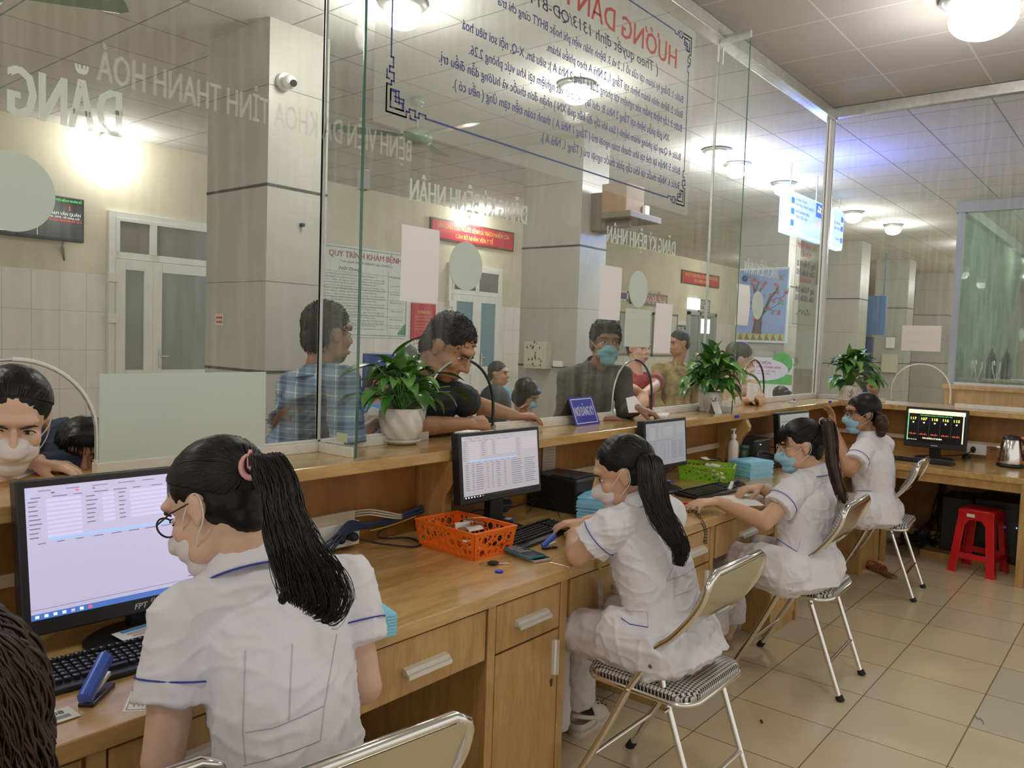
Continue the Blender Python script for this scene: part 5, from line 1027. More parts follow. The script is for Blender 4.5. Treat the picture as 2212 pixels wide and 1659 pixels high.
# things on the shelf: desk sign, papers, small caps
t = thing('desk_sign', 'blue tent sign with white reversed lettering standing on the shelf', 'sign', (3.25, 2.16, SH))
a = PY(1227, 869, 2.13); b = PY(1283, 866, 2.135); ux = V((1, .06, 0)).normalized(); o = PZ(1245, 921, SH); wd = (PZ(1293, 914, SH)-o).length
n_ = V((ux.y, -ux.x, 0)); uy = (Z-n_*.0+V((-.0, .42, 0))).normalized(); M = Matrix((ux, ux.cross(uy)*-1, uy)).transposed(); hh = .145
g = G(); g.box(o+ux*wd/2+uy*hh/2, (wd, .003, hh), M); part('front_plate', g, mat('sign_blue', (.04, .04, .42), .35), t)
nn = ux.cross(uy); g = G(); q = o+nn*.0018
for x0, y0, x1, y1 in ((.05, .06, .95, .09), (.05, .91, .95, .94), (.05, .06, .075, .94), (.925, .06, .95, .94)): g.rect(q, ux*wd, uy*hh, x0, y0, x1, y1)
g.text('NƠI ĐĂNG KÝ', q+ux*wd*.5+uy*hh*.33, ux, uy, hh*.34, wd*.78, bold=.02); part('lettering', g, mat('sign_white', (.75, .75, .85), .4), t)
top = o+uy*hh; g = G(); g.quad(top, top+ux*wd, top+ux*wd+V((0, .085, -top.z+SH)), top+V((0, .085, -top.z+SH))); pq = part('back_plate', g, mat('sign_back', (.20, .14, .09), .5), t); s = pq.modifiers.new('s', 'SOLIDIFY'); s.thickness = .003
def pile(name, label, pp, z, h_, m, cat='paper'): return flat(name, label, cat, pp, z, m, th=h_)
pile('paper_bundle', 'wrapped white bundle of papers on the shelf in front of the masked man', ((1330, 899), (1322, 888), (1390, 886), (1447, 897), (1440, 903)), SH, .012, paper)
flat('paper_sheet', 'white paper slipping through the opening at the left edge', 'paper', ((-20, 1032), (20, 1024), (75, 1008), (96, 1014), (40, 1034)), SH, paper)
flat('receipt', 'small white slip on the shelf beneath the fist of the big man', 'paper', ((1002, 940), (1040, 934), (1046, 939), (1010, 943)), SH, paper)
p = PZ(1712, 870, SH); t = thing('ink_pad', 'tiny blue and white ink pad on the shelf left of the corner', 'ink pad', p); g = G(); g.lathe([(.001, 0), (.03, 0), (.028, .012), (.012, .016), (.012, .03), (.001, .03)], p, n=20); part('pad', g, mat('pad_white', (.6, .6, .65), .4), t); g = G(); g.lathe([(.014, .018), (.014, .028), (.001, .034)], p+X*.002, n=16); part('knob', g, ink, t)
for u, v, lb in ((1592, 900, 'small blue sticker on the front edge of the shelf over the booklets'), (1793, 868, 'small blue sticker on the shelf edge near the corner')):
    a = PY(u, v, 1.998); g = G(); g.bb((a.x-.03, 1.996, a.z-.008), (a.x+.03, 1.9995, a.z+.008)); single('edge_sticker', g, mat('tag_blue', (.02, .03, .5), .4), lb, 'sticker')
# ---------- potted peace lilies
lf = mat('leaf_green', (.07, .21, .03), .35, var=.35, vscale=9, coat=.2); stemm = mat('leaf_stem', (.12, .28, .05), .5); soil = mat('soil', (.02, .014, .01), .9, bump=.6)
leafmats = [lf, mat('leaf_light', (.15, .32, .08), .35, var=.2), mat('leaf_dark', (.03, .11, .018), .3, var=.2)]
def leaf(g, base, d, L, W, droop, mi, roll=0):
    d = V(d).normalized(); side = d.cross(Z); side = side.normalized() if side.length > .05 else X; side = Matrix.Rotation(roll, 3, d) @ side; n = 9; pts = []
    p = V(base); dd = d.copy(); rows = []
    for i in range(n+1):
        t_ = i/n; w_ = W*math.sin(math.pi*min(1, t_**.75))*(1-.25*t_); up = side.cross(dd).normalized()
        if i == n: w_ = .0005
        rows.append([p-side*w_+up*w_*.35, p-side*w_*.5+up*w_*.10, p-up*.001, p+side*w_*.5+up*w_*.10, p+side*w_+up*w_*.35]); dd = (dd-Z*droop/n).normalized(); p = p+dd*L/n
    vs = [q for r in rows for q in r]; g.add(vs, [(i*5+j, i*5+j+1, i*5+5+j+1, i*5+5+j) for i in range(n) for j in range(4)], mi, True)
def plant(p, seed, label, pot, rim_r, hgt, spread, nl, lmax, extra=()):
    p = V(p); r = random.Random(seed); t = thing('potted_plant', label, 'plant', p); pot(t, p)
    g = G(); gs = G(); z0 = p.z+hgt-.015; g2 = G(); g2.cyl((p.x, p.y, z0-.02), (p.x, p.y, z0+.005), rim_r-.008, n=28); part('soil', g2, soil, t)
    for i in range(nl):
        a = r.uniform(0, 2*math.pi); el = r.uniform(.25, 1.45) if i % 3 else r.uniform(1.0, 1.5); ln = r.uniform(.4, 1)*spread; dr = V((math.cos(a)*math.cos(el), math.sin(a)*math.cos(el), math.sin(el)))
        if dr.y > 0: dr.y *= .35
        b0 = V((p.x+r.uniform(-.02, .02), p.y+r.uniform(-.02, .02), z0)); tip = b0+dr*ln+Z*.02; mid = (b0+tip)/2+Z*ln*.18; pts = spline([b0, mid, tip], 5); gs.tube(pts, [.0022]*(len(pts)-1)+[.0014], 5)
        d2 = (V((dr.x, dr.y, dr.z*.35))).normalized(); leaf(g, tip, d2, r.uniform(.65, 1)*lmax, r.uniform(.17, .27)*lmax, r.uniform(1.0, 2.4), r.choice([0, 0, 1, 1, 2]), r.uniform(-.5, .5))
    for dx, dy, dz, sx, sy, sz, L in extra: b0 = V((p.x, p.y, z0)); tip = p+V((dx, dy, dz)); gs.tube(spline([b0, (b0+tip)/2+Z*.03, tip], 5), .0022, 5); leaf(g, tip, (sx, sy, sz), L, L*.2, .6, r.choice([0, 2]))
    part('stems', gs, stemm, t); part('foliage', g, leafmats, t); return t
pw = mat('pot_white', (.74, .71, .64), .25, coat=.4)
def pot_twist(t, p):
    g = G(); tw = lambda a, z: .045*math.sin(8*(a+z*9)) if .008 < z < .115 else 0
    pr_ = [(.052, .0), (.064, .012), (.076, .035), (.083, .06), (.085, .085), (.083, .105), (.082, .118), (.085, .126), (.080, .126), (.076, .11), (.001, .10)]
    fine = []
    for i in range(len(pr_)-1):
        for k in range(3): q = k/3; fine.append((pr_[i][0]*(1-q)+pr_[i+1][0]*q, pr_[i][1]*(1-q)+pr_[i+1][1]*q))
    g.lathe(fine+[pr_[-1]], p+Z*.012, n=96, twist=tw); part('pot', g, pw, t)
    g = G(); g.lathe([(.001, 0), (.055, 0), (.072, .010), (.080, .018), (.077, .020), (.068, .013), (.05, .008), (.001, .008)], p, n=48); part('saucer', g, pw, t)
def pot_plum(t, p):
    g = G(); g.lathe([(.050, 0), (.056, .004), (.066, .022), (.073, .06), (.075, .11), (.073, .126), (.069, .126), (.067, .10), (.001, .10)], p, n=48); pt = part('pot', g, pw, t)
    g = G(); g.lathe([(.001, -.0), (.062, 0), (.071, .012), (.068, .014), (.057, .006), (.001, .006)], p, n=40); part('saucer', g, pw, t)
    g = G(); r = random.Random(3); vd = V((O.x-p.x, O.y-p.y, 0)).normalized(); base = math.atan2(vd.y, vd.x)
    def on(a, z, e=.0015): rr = .0728+(z-.06)*.05+e; return p+V((rr*math.cos(base+a), rr*math.sin(base+a), z))
    def brn(pts, w_): g.tube([on(a, z) for a, z in pts], w_, 5)
    brn([(.35, .02), (.30, .035), (.42, .05), (.36, .07), (.5, .09)], .0016); brn([(.36, .06), (.2, .075), (.1, .085)], .001); brn([(.45, .05), (.6, .06), (.66, .08)], .001); brn([(.28, .04), (.12, .035), (.0, .045)], .001); brn([(.1, .085), (.02, .08)], .0008)
    for k in range(8): brn([(-.55, .035+.007*k), (-.48-.02*(k % 2), .038+.007*k)], .0009)
    for k in range(5): brn([(-.32, .055+.008*k), (-.26, .056+.008*k)], .0008)
    part('branch_print', g, mat('plum_black', (.05, .03, .03), .5), pt)
    g = G()
    for k in range(16): g.sph(on(r.uniform(.05, .65), r.uniform(.035, .095), .001), .0028, n=8, m=5)
    part('blossom_print', g, mat('plum_red', (.40, .05, .06), .5), pt)
plant(PZ(865, 960, SH)+V((.02, .02, 0)), 12, 'peace lily in a white swirled pot with saucer on the shelf', pot_twist,   .083, .138, .16, 84, .125, [(-.16, -.03, .30, -1, .05, .05, .17), (-.06, 0, .33, .3, -.3, .5, .15), (.12, -.06, .27, 1, -.4, .1, .13), (.16, -.1, .20, 1, -.5, -.3, .12), (.18, -.08, .22, 1, -.3, -.4, .14), (-.20, .0, .2, -1, .1, 0, .10)])
plant(PZ(1527, 889, SH)+V((.03, -.005, 0)), 23, 'leafy plant in a cream pot with printed plum branch on the shelf', pot_plum, .070, .122, .225, 96, .165, [(-.05, 0, .27, -.4, .1, .6, .14), (.08, .0, .28, .6, -.3, .5, .15)])
plant((6.77, 1.99, SH), 34, 'leafy plant in a plum-branch pot standing at the corner of the shelf', pot_plum, .070, .122, .235, 100, .17, [(0, 0, .32, -.1, 0, .9, .15)])
# ---------- things on the side desk
t = thing('electric_kettle', 'steel kettle with orange and black handle on the side desk', 'kettle', (6.50, .84, .70)); p = V((6.55, .80, .70))
g = G(); g.lathe([(.001, 0), (.085, 0), (.085, .02), (.078, .026), (.001, .026)], p, n=36); part('base', g, black, t)
g = G(); g.lathe([(.075, .027), (.077, .05), (.070, .12), (.058, .18), (.052, .195)], p, n=40); g.sph(p+V((.0, .075, .13)), (.014, .02, .012)); part('body', g, chrome, t)
g = G(); g.lathe([(.054, .193), (.052, .21), (.03, .222), (.001, .225)], p, n=32); part('lid', g, black, t)
g = G(); g.loft([[p+V((dx, y, z)) for dx in (-.014, .014) for y, z in ([(a, b)] if dx < 0 else [(a, b)])] for a, b in ()] or [[p, p, p]]*2) if False else None
hp = spline([p+V((0, -.045, .205)), p+V((0, -.085, .20)), p+V((0, -.115, .15)), p+V((0, -.105, .08)), p+V((0, -.075, .035))]); g = G(); g.tube(hp, .014, 10); part('handle', g, mat('handle_orange', (.75, .20, .02), .4), t)
g = G(); g.tube([q+V((0, .020, 0)) for q in hp[1:-1]], .015, 10); part('handle_inlay', g, black, t)
for k in range(1): pass
t = thing('wall_socket', 'white double socket with a black plug behind the queue screen', 'socket', PX(2110, 972, 6.84)); a = PX(2090, 960, 6.84); b = PX(2131, 984, 6.84)
g = G(); g.bb((6.82, b.y, b.z), (6.85, a.y, a.z+.01)); part('box', g, white, t, bevel=.004); g = G(); q = PX(2102, 971, 6.81); g.sph(q, (.02, .018, .024)); g.tube(spline([q, q+V((-.05, .03, -.03)), V((6.7, q.y+.1, .72)), V((6.65, q.y+.25, .71))]), .004, 6); part('plug', g, blackm, t)
g = G(); [g.cyl((6.8195, a.y-.16, b.z+.03+k*.02), (6.8185, a.y-.16, b.z+.03+k*.02), .004, n=10) for k in range(3)]; part('socket_holes', g, blackm, t)
q = PZ(2120, 982, .70)+V((0, 0, .015)); g = G(); g.sph(q, (.02, .035, .016)); g.tube(spline([q, q+V((.02, -.06, .004)), q+V((.05, -.14, .02)), V((6.56, .88, .72))]), .0035, 6); single('kettle_plug', g, blackm, 'unplugged black kettle plug and cord on the side desk', 'plug')
g = G(); rr = random.Random(4); q0 = PZ(2196, 1001, .70)
for k in range(14): g.sph(q0+V((.004*math.sin(k), -.011*k, .006)), .006, n=8, m=6)
single('bead_bracelet', g, mat('pearl', (.7, .68, .65), .3), 'string of pale beads at the foot of the kettle', 'bracelet')
# ================================================================ CHAIRS
def hound(name, ax, T=.00155):
    m = bpy.data.materials.new(name); m.use_nodes = True; MATS[name] = m
    nt = m.node_tree; b = nt.nodes['Principled BSDF']; L = nt.links.new
    tc = nt.nodes.new('ShaderNodeTexCoord'); sp = nt.nodes.new('ShaderNodeSeparateXYZ'); L(tc.outputs['Object'], sp.inputs[0])
    def mth(op, a, bb=None):
        x = nt.nodes.new('ShaderNodeMath'); x.operation = op
        for i, q in enumerate((a, bb)):
            if q is None: continue
            if isinstance(q, (int, float)): x.inputs[i].default_value = q
            else: L(q, x.inputs[i])
        return x.outputs[0]
    i = mth('FLOOR', mth('DIVIDE', mth('ADD', sp.outputs[ax[0]], 5.0), T)); j = mth('FLOOR', mth('DIVIDE', mth('ADD', sp.outputs[ax[1]], 5.0), T))
    tw = mth('LESS_THAN', mth('MODULO', mth('ADD', i, j), 4.0), 2.0); a = mth('LESS_THAN', mth('MODULO', i, 8.0), 4.0); c = mth('LESS_THAN', mth('MODULO', j, 8.0), 4.0)
    v = mth('ADD', mth('MULTIPLY', tw, a), mth('MULTIPLY', mth('SUBTRACT', 1.0, tw), c))
    mx = nt.nodes.new('ShaderNodeMix'); mx.data_type = 'RGBA'; L(v, mx.inputs[0]); mx.inputs[6].default_value = (.66, .63, .57, 1); mx.inputs[7].default_value = (.012, .012, .014, 1)
    L(mx.outputs[2], b.inputs['Base Color']); b.inputs['Roughness'].default_value = .35; return m
hseat = hound('houndstooth_seat', ('X', 'Y')); hback = hound('houndstooth_back', ('X', 'Z'))
rubber = mat('rubber_foot', (.012, .012, .012), .7)
plate = mat('chrome_plate', (.72, .69, .60), .18, 1.0)
A = [(.235, .0), (.10, .25), (.02, .415), (-.05, .525), (-.068, .57), (-.12, .615), (-.18, .69), (-.212, .745), (-.226, .79)]
def make_chair(label):
    t = thing('folding_chair', label, 'chair', (0, 0, 0), group='chrome folding chairs with houndstooth pads')
    W = .20; top = [V((-W, y, z)) for y, z in A]; ctop = V((0, -.232, .825))
    cor = [V((-W+.008, -.229, .808)), V((-W+.04, -.232, .826))]
    loop = spline(top, 4)+cor+[V((W-.04, -.232, .826)), V((W-.008, -.229, .808))]+spline([V((W, y, z)) for y, z in A][::-1], 4)
    g = G(); g.tube(loop, .0115, 10); part('front_frame', g, chrome, t, local=True)
    for s in (-1, 1):
        g = G(); g.tube(spline([(s*(W-.024), -.055, .53), (s*(W-.024), -.075, .50), (s*(W-.024), -.10, .41), (s*(W-.024), -.25, .0)], 5), .0105, 10); l = part('rear_leg', g, chrome, t, local=True)
        g = G(); g.cyl((s*(W-.024), -.243, .02), (s*(W-.024), -.253, 0), .0155, .017, n=16); part('rubber_foot', g, rubber, l, local=True)
        g = G(); g.cyl((s*W, .222, .024), (s*W, .236, .0), .0155, .017, n=16); part('rubber_foot', g, rubber, t, local=True)
        g = G(); [g.cyl((s*(W-.035), y, z), (s*(W+.016), y, z), .006, n=12) for y, z in ((-.06, .515), (.02, .415), (-.11, .39))]; part('rivet', g, chrome, t, local=True)
        g = G(); g.tube([(s*(W-.03), -.11, .40), (s*(W-.02), .03, .412), (s*(W-.02), .10, .42)], .006, 8, flat=.5); part('side_link', g, chrome, t, local=True)
    g = G(); g.cyl((-W, .155, .15), (W, .155, .15), .008, n=12); part('front_stretcher', g, chrome, t, local=True)
    g = G(); g.cyl((-W+.024, -.195, .15), (W-.024, -.195, .15), .008, n=12); part('rear_stretcher', g, chrome, t, local=True)
    # seat: rounded dished pad over a chrome rim
    def outline(hx, y0, y1, r, n=8):
        pts = []
        for cx, cy, a in ((hx-r, y1-r, 0), (-hx+r, y1-r, 90), (-hx+r, y0+r, 180), (hx-r, y0+r, 270)):
            pts += [(cx+r*math.cos(R(a+90*i/n)), cy+r*math.sin(R(a+90*i/n))) for i in range(n+1)]
        return pts
    def sec(k, z, e): return [V((x*k, (y+.005)*k-.005, z+e*(abs(x*k)/.2)**2*-.012+.012*(y > .1)*0)) for x, y in outline(.197, -.19, .19, .07)]
    g = G(); g.loft([sec(.97, .428, 1), sec(1.0, .435, 1), sec(1.0, .447, 1), sec(.96, .460, 1), sec(.75, .466, 1), sec(.3, .462, 1), sec(.02, .460, 1)]); part('seat_pad', g, hseat, t, local=True)
    g = G(); g.tube([p for p in sec(1.0, .428, 1)], .010, 8, closed=True); part('seat_rim', g, chrome, t, local=True)
    # backrest
    def back(dy, inset, z0, n=12, w0=.2):
        rows = []
        for k in range(9):
            q = k/8; z = z0+(.818-z0)*q; y = -.128-(.232-.128)*min(1, (z-.62)/.2)**.75 if z > .62 else -.128
            hw = W-inset; 
            if z > .79: hw = W-inset-.05*((z-.79)/.03)**2*.6
            if z < .68: hw = W-inset-.03*((.68-z)/.06)**2
            rows.append([V((x_*hw, y+dy-.016*(1-x_*x_)*0-.0, z+(.018*(1-x_*x_) if k == 0 else 0))) for x_ in [-1+2*i/n for i in range(n+1)]])
        return rows
    def shell(r1, r2):
        g = G(); n = len(r1[0])
        for a_, fl in ((r1, False), (r2, True)):
            vs = [p for r_ in a_ for p in r_]; fs = [(i*n+j, i*n+j+1, i*n+n+j+1, i*n+n+j) for i in range(len(a_)-1) for j in range(n-1)]; g.add(vs, fs if not fl else [f[::-1] for f in fs], 0, True)
        b1 = r1[0]+[r[-1] for r in r1[1:]]+r1[-1][::-1][1:]+[r[0] for r in r1[::-1][1:-1]]; b2 = r2[0]+[r[-1] for r in r2[1:]]+r2[-1][::-1][1:]+[r[0] for r in r2[::-1][1:-1]]
        k = len(b1); g.add(b1+b2, [(i, (i+1) % k, k+(i+1) % k, k+i) for i in range(k)], 0, True); return g
    part('back_plate', shell(back(-.012, .004, .635), back(-.009, .004, .635)), plate, t, local=True)
    part('back_pad', shell(back(-.006, .002, .630), [[p+V((0, .034*(1-abs(p.x/W)**4)*(1 if 0 < k < 8 else .55), .007*(k/8))) for p in r_] for k, r_ in enumerate(back(.0, .006, .632))]), hback, t, local=True)
    return t
c0_ = make_chair('chrome houndstooth chair the leaning woman sits on')
c0_.location = (2.315, 1.20, 0)
dup(c0_, (3.63, 1.23, 0), R(2), 'chrome houndstooth chair of the woman typing beside the green basket')
dup(c0_, (5.32, 1.33, 0), R(4), 'chrome houndstooth chair farthest back, under the woman with the bun')
dup(c0_, (.87, 1.17, 0), R(-8), 'chair back closest to us, its shiny rear plate cut off by the bottom edge')
dup(c0_, (.490, 1.345, 0), R(-6), 'chair of which only a small houndstooth arc shows at the bottom edge')
# ================================================================ STOOL
redp = mat('stool_red', (.62, .012, .018), .28, coat=.3)
Lp = PZ(2045, 1231, 0); Fp = PZ(2147, 1254, 0); sd = (Fp-Lp); s_ = sd.length; ux = sd.normalized(); uy = V((-ux.y, ux.x, 0)); cc = (Lp+Fp)/2+uy*s_/2
t = thing('plastic_stool', 'red plastic stool standing under the side desk', 'stool', cc)
hb, ht, HS = s_/2, s_*.36, .44
def SP(x, y, z): return cc+ux*x+uy*y+Z*z
for k in range(4):
    a = R(90*k); e1 = lambda x, y, z, a=a: SP(x*math.cos(a)-y*math.sin(a), x*math.sin(a)+y*math.cos(a), z)
    def hw(z): return hb+(ht-hb)*z/HS
    lw = .052; g = G(); zs = [0, .02, .10, .2, .3, .36]
    ring = []
    for z in zs: w_ = hw(z); f = lw+(.008 if z == 0 else 0); ring.append([e1(w_, -w_, z), e1(w_, -w_+f, z), e1(w_-.006, -w_+f, z), e1(w_-.006, -w_+.006, z), e1(w_-f, -w_+.006, z), e1(w_-f, -w_, z)])
    g.loft(ring, 0, False); part('leg', g, redp, t, bevel=.003)
    w1, w2 = hw(.34), hw(HS-.02); n = 12; g = G(); o = []; 
    pts = [(-w1+lw*.6, .335), (-w1+lw*.75, .35), (-w1+lw*1.15, .362), (w1-lw*1.15, .362), (w1-lw*.75, .35), (w1-lw*.6, .335), (w2, .335+.0), (w2, HS-.012), (-w2, HS-.012), (-w2, .335)]
    g.prism([(x_*1, z) for x_, z in ((-w1, .33), (-w1+lw, .33), (-w1+lw*1.5, .365), (w1-lw*1.5, .365), (w1-lw, .33), (w1, .33), (w2, HS-.01), (-w2, HS-.01))], e1(0, -(w1+w2)/2, 0), e1(1, 0, 0)-e1(0, 0, 0), Z, (e1(0, .006, 0)-e1(0, 0, 0))); part('skirt', g, redp, t, bevel=.002)
    wz = hw(.12); g = G(); g.prism([(-wz, .10), (wz, .10), (wz-.01, .14), (-wz+.01, .14)], e1(0, -wz, 0), e1(1, 0, 0)-e1(0, 0, 0), Z, (e1(0, .007, 0)-e1(0, 0, 0))); part('lower_rail', g, redp, t, bevel=.002)
w2 = ht+.004; g = G(); g.loft([[SP(x*q, y*q, z) for x, y in ((-w2+.03, -w2), (w2-.03, -w2), (w2, -w2+.03), (w2, w2-.03), (w2-.03, w2), (-w2+.03, w2), (-w2, w2-.03), (-w2, -w2+.03))] for q, z in ((1, HS-.03), (1, HS-.012), (.96, HS-.002), (.9, HS), (.3, HS-.003))], 0, True); part('seat', g, redp, t)
g = G(); q = SP(-.03, -hw(HS-.04)-.004, HS-.045); g.box(q, (.05, .002, .022), Matrix((ux, uy, Z)).transposed()); part('price_tag', g, paper, t)
# ================================================================ COMPUTER TOWER, CABLES UNDER THE SIDE DESK
t = thing('computer_tower', 'black computer tower behind the red stool', 'computer', (6.6, .9, .1)); g = G(); g.bb((6.42, .70, .045), (6.80, .98, .47)); part('casing', g, black, t, bevel=.006)
g = G(); g.bb((6.414, .72, .10), (6.42, .80, .42)); part('front_panel', g, darkg, t); g = G(); q = PX(2196, 1141, 6.41); g.sph(q, .004); part('power_light', g, mat('led_blue', (.1, .3, 1), .4, emit=5), t)
t = thing('computer_tower', 'second black computer tower left behind the red stool', 'computer', (6.6, 1.1, .1)); g = G(); g.bb((6.50, 1.0, .045), (6.83, 1.20, .44)); part('casing', g, black, t, bevel=.006)
g = G(); g.bb((6.38, .66, .0), (6.85, 1.30, .045)); single('low_shelf', g, oakf, 'low oak shelf board under the computer towers', 'shelf')
rnd = random.Random(5)
t = thing('cable_bundle', 'black hanging bundle of cables tangling on the floor left of the stool', 'cables', (6.75, 1.35, 0))
for i in range(9):
    a0 = V((6.80, 1.24+rnd.uniform(-.02, .02), .66)); pts = [a0, a0+V((-.01, .02, -.2)), a0+V((-.03, rnd.uniform(0, .06), -.4)), V((6.66, 1.30+rnd.uniform(-.05, .12), .12))]+[V((6.62+rnd.uniform(-.12, .1), 1.34+rnd.uniform(-.12, .14), .02+rnd.uniform(0, .09))) for _ in range(5)]
    g = G(); g.tube(spline(pts), .005, 6); part('cable', g, blackm, t)
g = G(); c = V((6.62, 1.56, .02)); co = []
for i in range(160): a = i*.35; co.append(c+V((.10*math.cos(a)+.01*math.sin(i*.7), .075*math.sin(a), .015+i*.0003+.02*math.sin(a*.5)**2)))
g.tube(co, .0032, 5); single('coiled_wire', g, mat('wire_grey', (.40, .36, .28), .5), 'pale coiled wire on the floor under the side desk', 'cable')
# ================================================================ SHOES
def clog(label, heel, toe, m, strapm, holes=True, charm=True, name='clog_shoe', z=0.0):
    heel = V(heel); toe = V(toe); ux = (toe-heel); L = ux.length; ux.normalize(); uy = V((-ux.y, ux.x, 0)); t = thing(name, label, 'shoe', heel)
    def Q(x, y, zz): return heel+ux*(x*L)+uy*y+Z*(zz+z)
    xs = [0, .06, .2, .4, .6, .8, .93, 1.0]; ws = [.018, .030, .036, .036, .044, .046, .036, .012]
    def ringz(k, zz): return [Q(x, w_*k, zz) for x, w_ in zip(xs, ws)]+[Q(x, -w_*k, zz) for x, w_ in list(zip(xs, ws))[::-1]]
    g = G(); g.loft([ringz(.95, 0), ringz(1.02, .008), ringz(1.02, .026), ringz(.95, .032)]); part('sole', g, m, t)
    g = G(); n = 12; rows = []
    for x in (.42, .5, .6, .7, .8, .9, .97, 1.0):
        w_ = .040 if x < .6 else (.046 if x < .85 else (.036 if x < .95 else (.022 if x < .99 else .008))); hh_ = .075*(1-((x-.42)/.62)**2.2)
        rows.append([Q(x, w_*math.cos(math.pi*i/n), .024+max(.004, hh_)*math.sin(math.pi*i/n)) for i in range(n+1)])
    vs = [p for r in rows for p in r]; g.add(vs, [(i*(n+1)+j, i*(n+1)+j+1, (i+1)*(n+1)+j+1, (i+1)*(n+1)+j) for i in range(len(rows)-1) for j in range(n)], 0, True)
    u = part('upper', g, m, t); s = u.modifiers.new('s', 'SOLIDIFY'); s.thickness = .004
    g = G(); n = 10; vs = []; K = [(.0, .020), (.04, .030), (.2, .036), (.42, .039)]
    path = [(.42, .039), (.2, .037), (.04, .030), (-.01, .0), (.04, -.030), (.2, -.037), (.42, -.039)]
    g.loft([[Q(x, y, .02), Q(x, y, .052), Q(x+.008, y*.92, .052), Q(x+.008, y*.92, .02)] for x, y in [(p.x, p.y) for p in spline([V((a, b, 0)) for a, b in path], 4)]], 0, True); part('heel_rim', g, m, t)
    if holes:
        g = G()
        for x in (.62, .74, .86):
            for a in (.35, .5, .65): p = Q(x, .046*math.cos(math.pi*a), .024+.075*(1-((x-.42)/.62)**2.2)*math.sin(math.pi*a)+.001); g.sph(p, (.005, .005, .0018), n=10, m=6)
        part('vent_holes', g, blackm, t)
    if charm:
        g = G(); p = Q(.60, .008, .095)
        for a in (0, 1.2, 2.4, 3.6, 4.8): g.sph(p+ux*.012*math.cos(a)+uy*.012*math.sin(a), (.009, .006, .003), rot3(0, 0, a), n=10, m=6)
        part('green_charm', g, mat('charm_green', (.03, .16, .10), .4), t)
    g = G(); p = [Q(.40, .041, .055), Q(.15, .040, .075), Q(-.02, 0, .085), Q(.15, -.040, .075), Q(.40, -.041, .055)]; g.tube(spline(p, 5), .006, 8, flat=1.4); part('heel_strap', g, strapm or m, t)
    return t
cream = mat('clog_cream', (.58, .54, .45), .6)
clog('white clog shoe with dark holes and a green flower charm under the leaning woman', PZ(1238, 1592, 0)+V((0, .0, 0)), PZ(1305, 1545, 0), cream, None)
clog('pale clog shoe mostly hidden behind the cabinet edge', PZ(1195, 1560, 0), PZ(1232, 1510, 0)+V((0, .05, 0)), cream, None, charm=False)
clog('pale lilac slipper on the floor between the second and third chairs', PZ(1556, 1352, 0)+V((0, .02, 0)), PZ(1602, 1362, 0)+V((.05, .0, 0)), mat('slipper_lilac', (.42, .38, .42), .6), None, charm=False)
t = thing('flip_sandal', 'brown woven strap sandal lying on the tiles by the last chair', 'shoe', PZ(1900, 1240, 0)); h_ = PZ(1933, 1252, 0); tt = PZ(1878, 1226, 0); ux = (tt-h_).normalized(); uy = V((-ux.y, ux.x, 0)); L_ = (tt-h_).length
g = G(); g.prism([(L_*x, y) for x, y in ((0, .02), (.1, .033), (.4, .03), (.75, .045), (.95, .03), (1, 0), (.95, -.03), (.75, -.045), (.4, -.03), (.1, -.033), (0, -.02))], h_, ux, uy, Z*.02); part('sole', g, mat('sandal_brown', (.22, .12, .05), .6), t, bevel=.004)
for k in range(5): g = G(); x = .5+.11*k; g.tube(arcp(h_+ux*L_*x+Z*.015, .038, 0, 180, 10, uy, Z), .005, 6, flat=1.4); part('strap', g, mat('sandal_strap', (.28, .06, .03), .5), t)
# litter on the floor
q = PZ(1645, 1560, 0); g = G(); g.box(q+Z*.003, (.022, .008, .006), rot3(0, 0, .6)); single('floor_scrap', g, mat('scrap_brown', (.10, .03, .02), .6), 'tiny dark scrap lying on the tiles in front of the chairs', 'scrap')
g = G(); g.tube(spline([PZ(2106, 1545, .002), PZ(2112, 1553, .002), PZ(2118, 1552, .002), PZ(2124, 1560, .002), PZ(2125, 1565, .002)]), .0012, 5); single('floor_thread', g, mat('thread_brown', (.2, .15, .1), .8), 'short curled thread lying on the tiles at right', 'thread')
t = thing('hanging_tag', 'yellow cord with a crumpled striped paper tag hanging from the desk edge', 'tag', PY(1296, 1225, 1.46)); q = PY(1296, 1222, 1.463)
g = G(); g.sph(q, (.008, .006, .02)); g.tube([q, q-Z*.05+X*.005], .002, 6); part('cord', g, mat('tag_yellow', (.6, .5, .08), .5), t); g = G(); o = q-Z*.05
for k in range(6): g.quad(o+V((-.012+.002*k, -.003*(k % 2), -.018*k)), o+V((.018+.002*k, -.003*(k % 2), -.018*k-.004)), o+V((.020+.002*k, -.003*((k+1) % 2), -.018*(k+1)-.004)), o+V((-.010+.002*k, -.003*((k+1) % 2), -.018*(k+1))))
part('paper_tag', g, mat('tag_paper', (.50, .42, .33), .8), t)
# ================================================================ PEOPLE
def hull(points):
    bm = bmesh.new(); vs = [bm.verts.new(p) for p in points]; bmesh.ops.convex_hull(bm, input=vs)
    bmesh.ops.delete(bm, geom=[v for v in bm.verts if not v.link_faces], context='VERTS'); bm.verts.index_update()
    r = ([v.co.copy() for v in bm.verts], [tuple(v.index for v in f.verts) for f in bm.faces]); bm.free(); return r
_ico = None
def ico():
    global _ico
    if _ico is None:
        bm = bmesh.new(); bmesh.ops.create_icosphere(bm, subdivisions=2, radius=1); _ico = [v.co.copy() for v in bm.verts]; bm.free()
    return _ico
def C(p, r, q, s): return ('c', V(p), r, V(q), s)
def EL(c, r, M=None): return ('e', V(c), r, M)
def chain(pts, rs): return [C(pts[i], rs[i], pts[i+1], rs[i+1]) for i in range(len(pts)-1)]
def FR(p, r, q, s): return ('f', V(p), r, V(q), s)
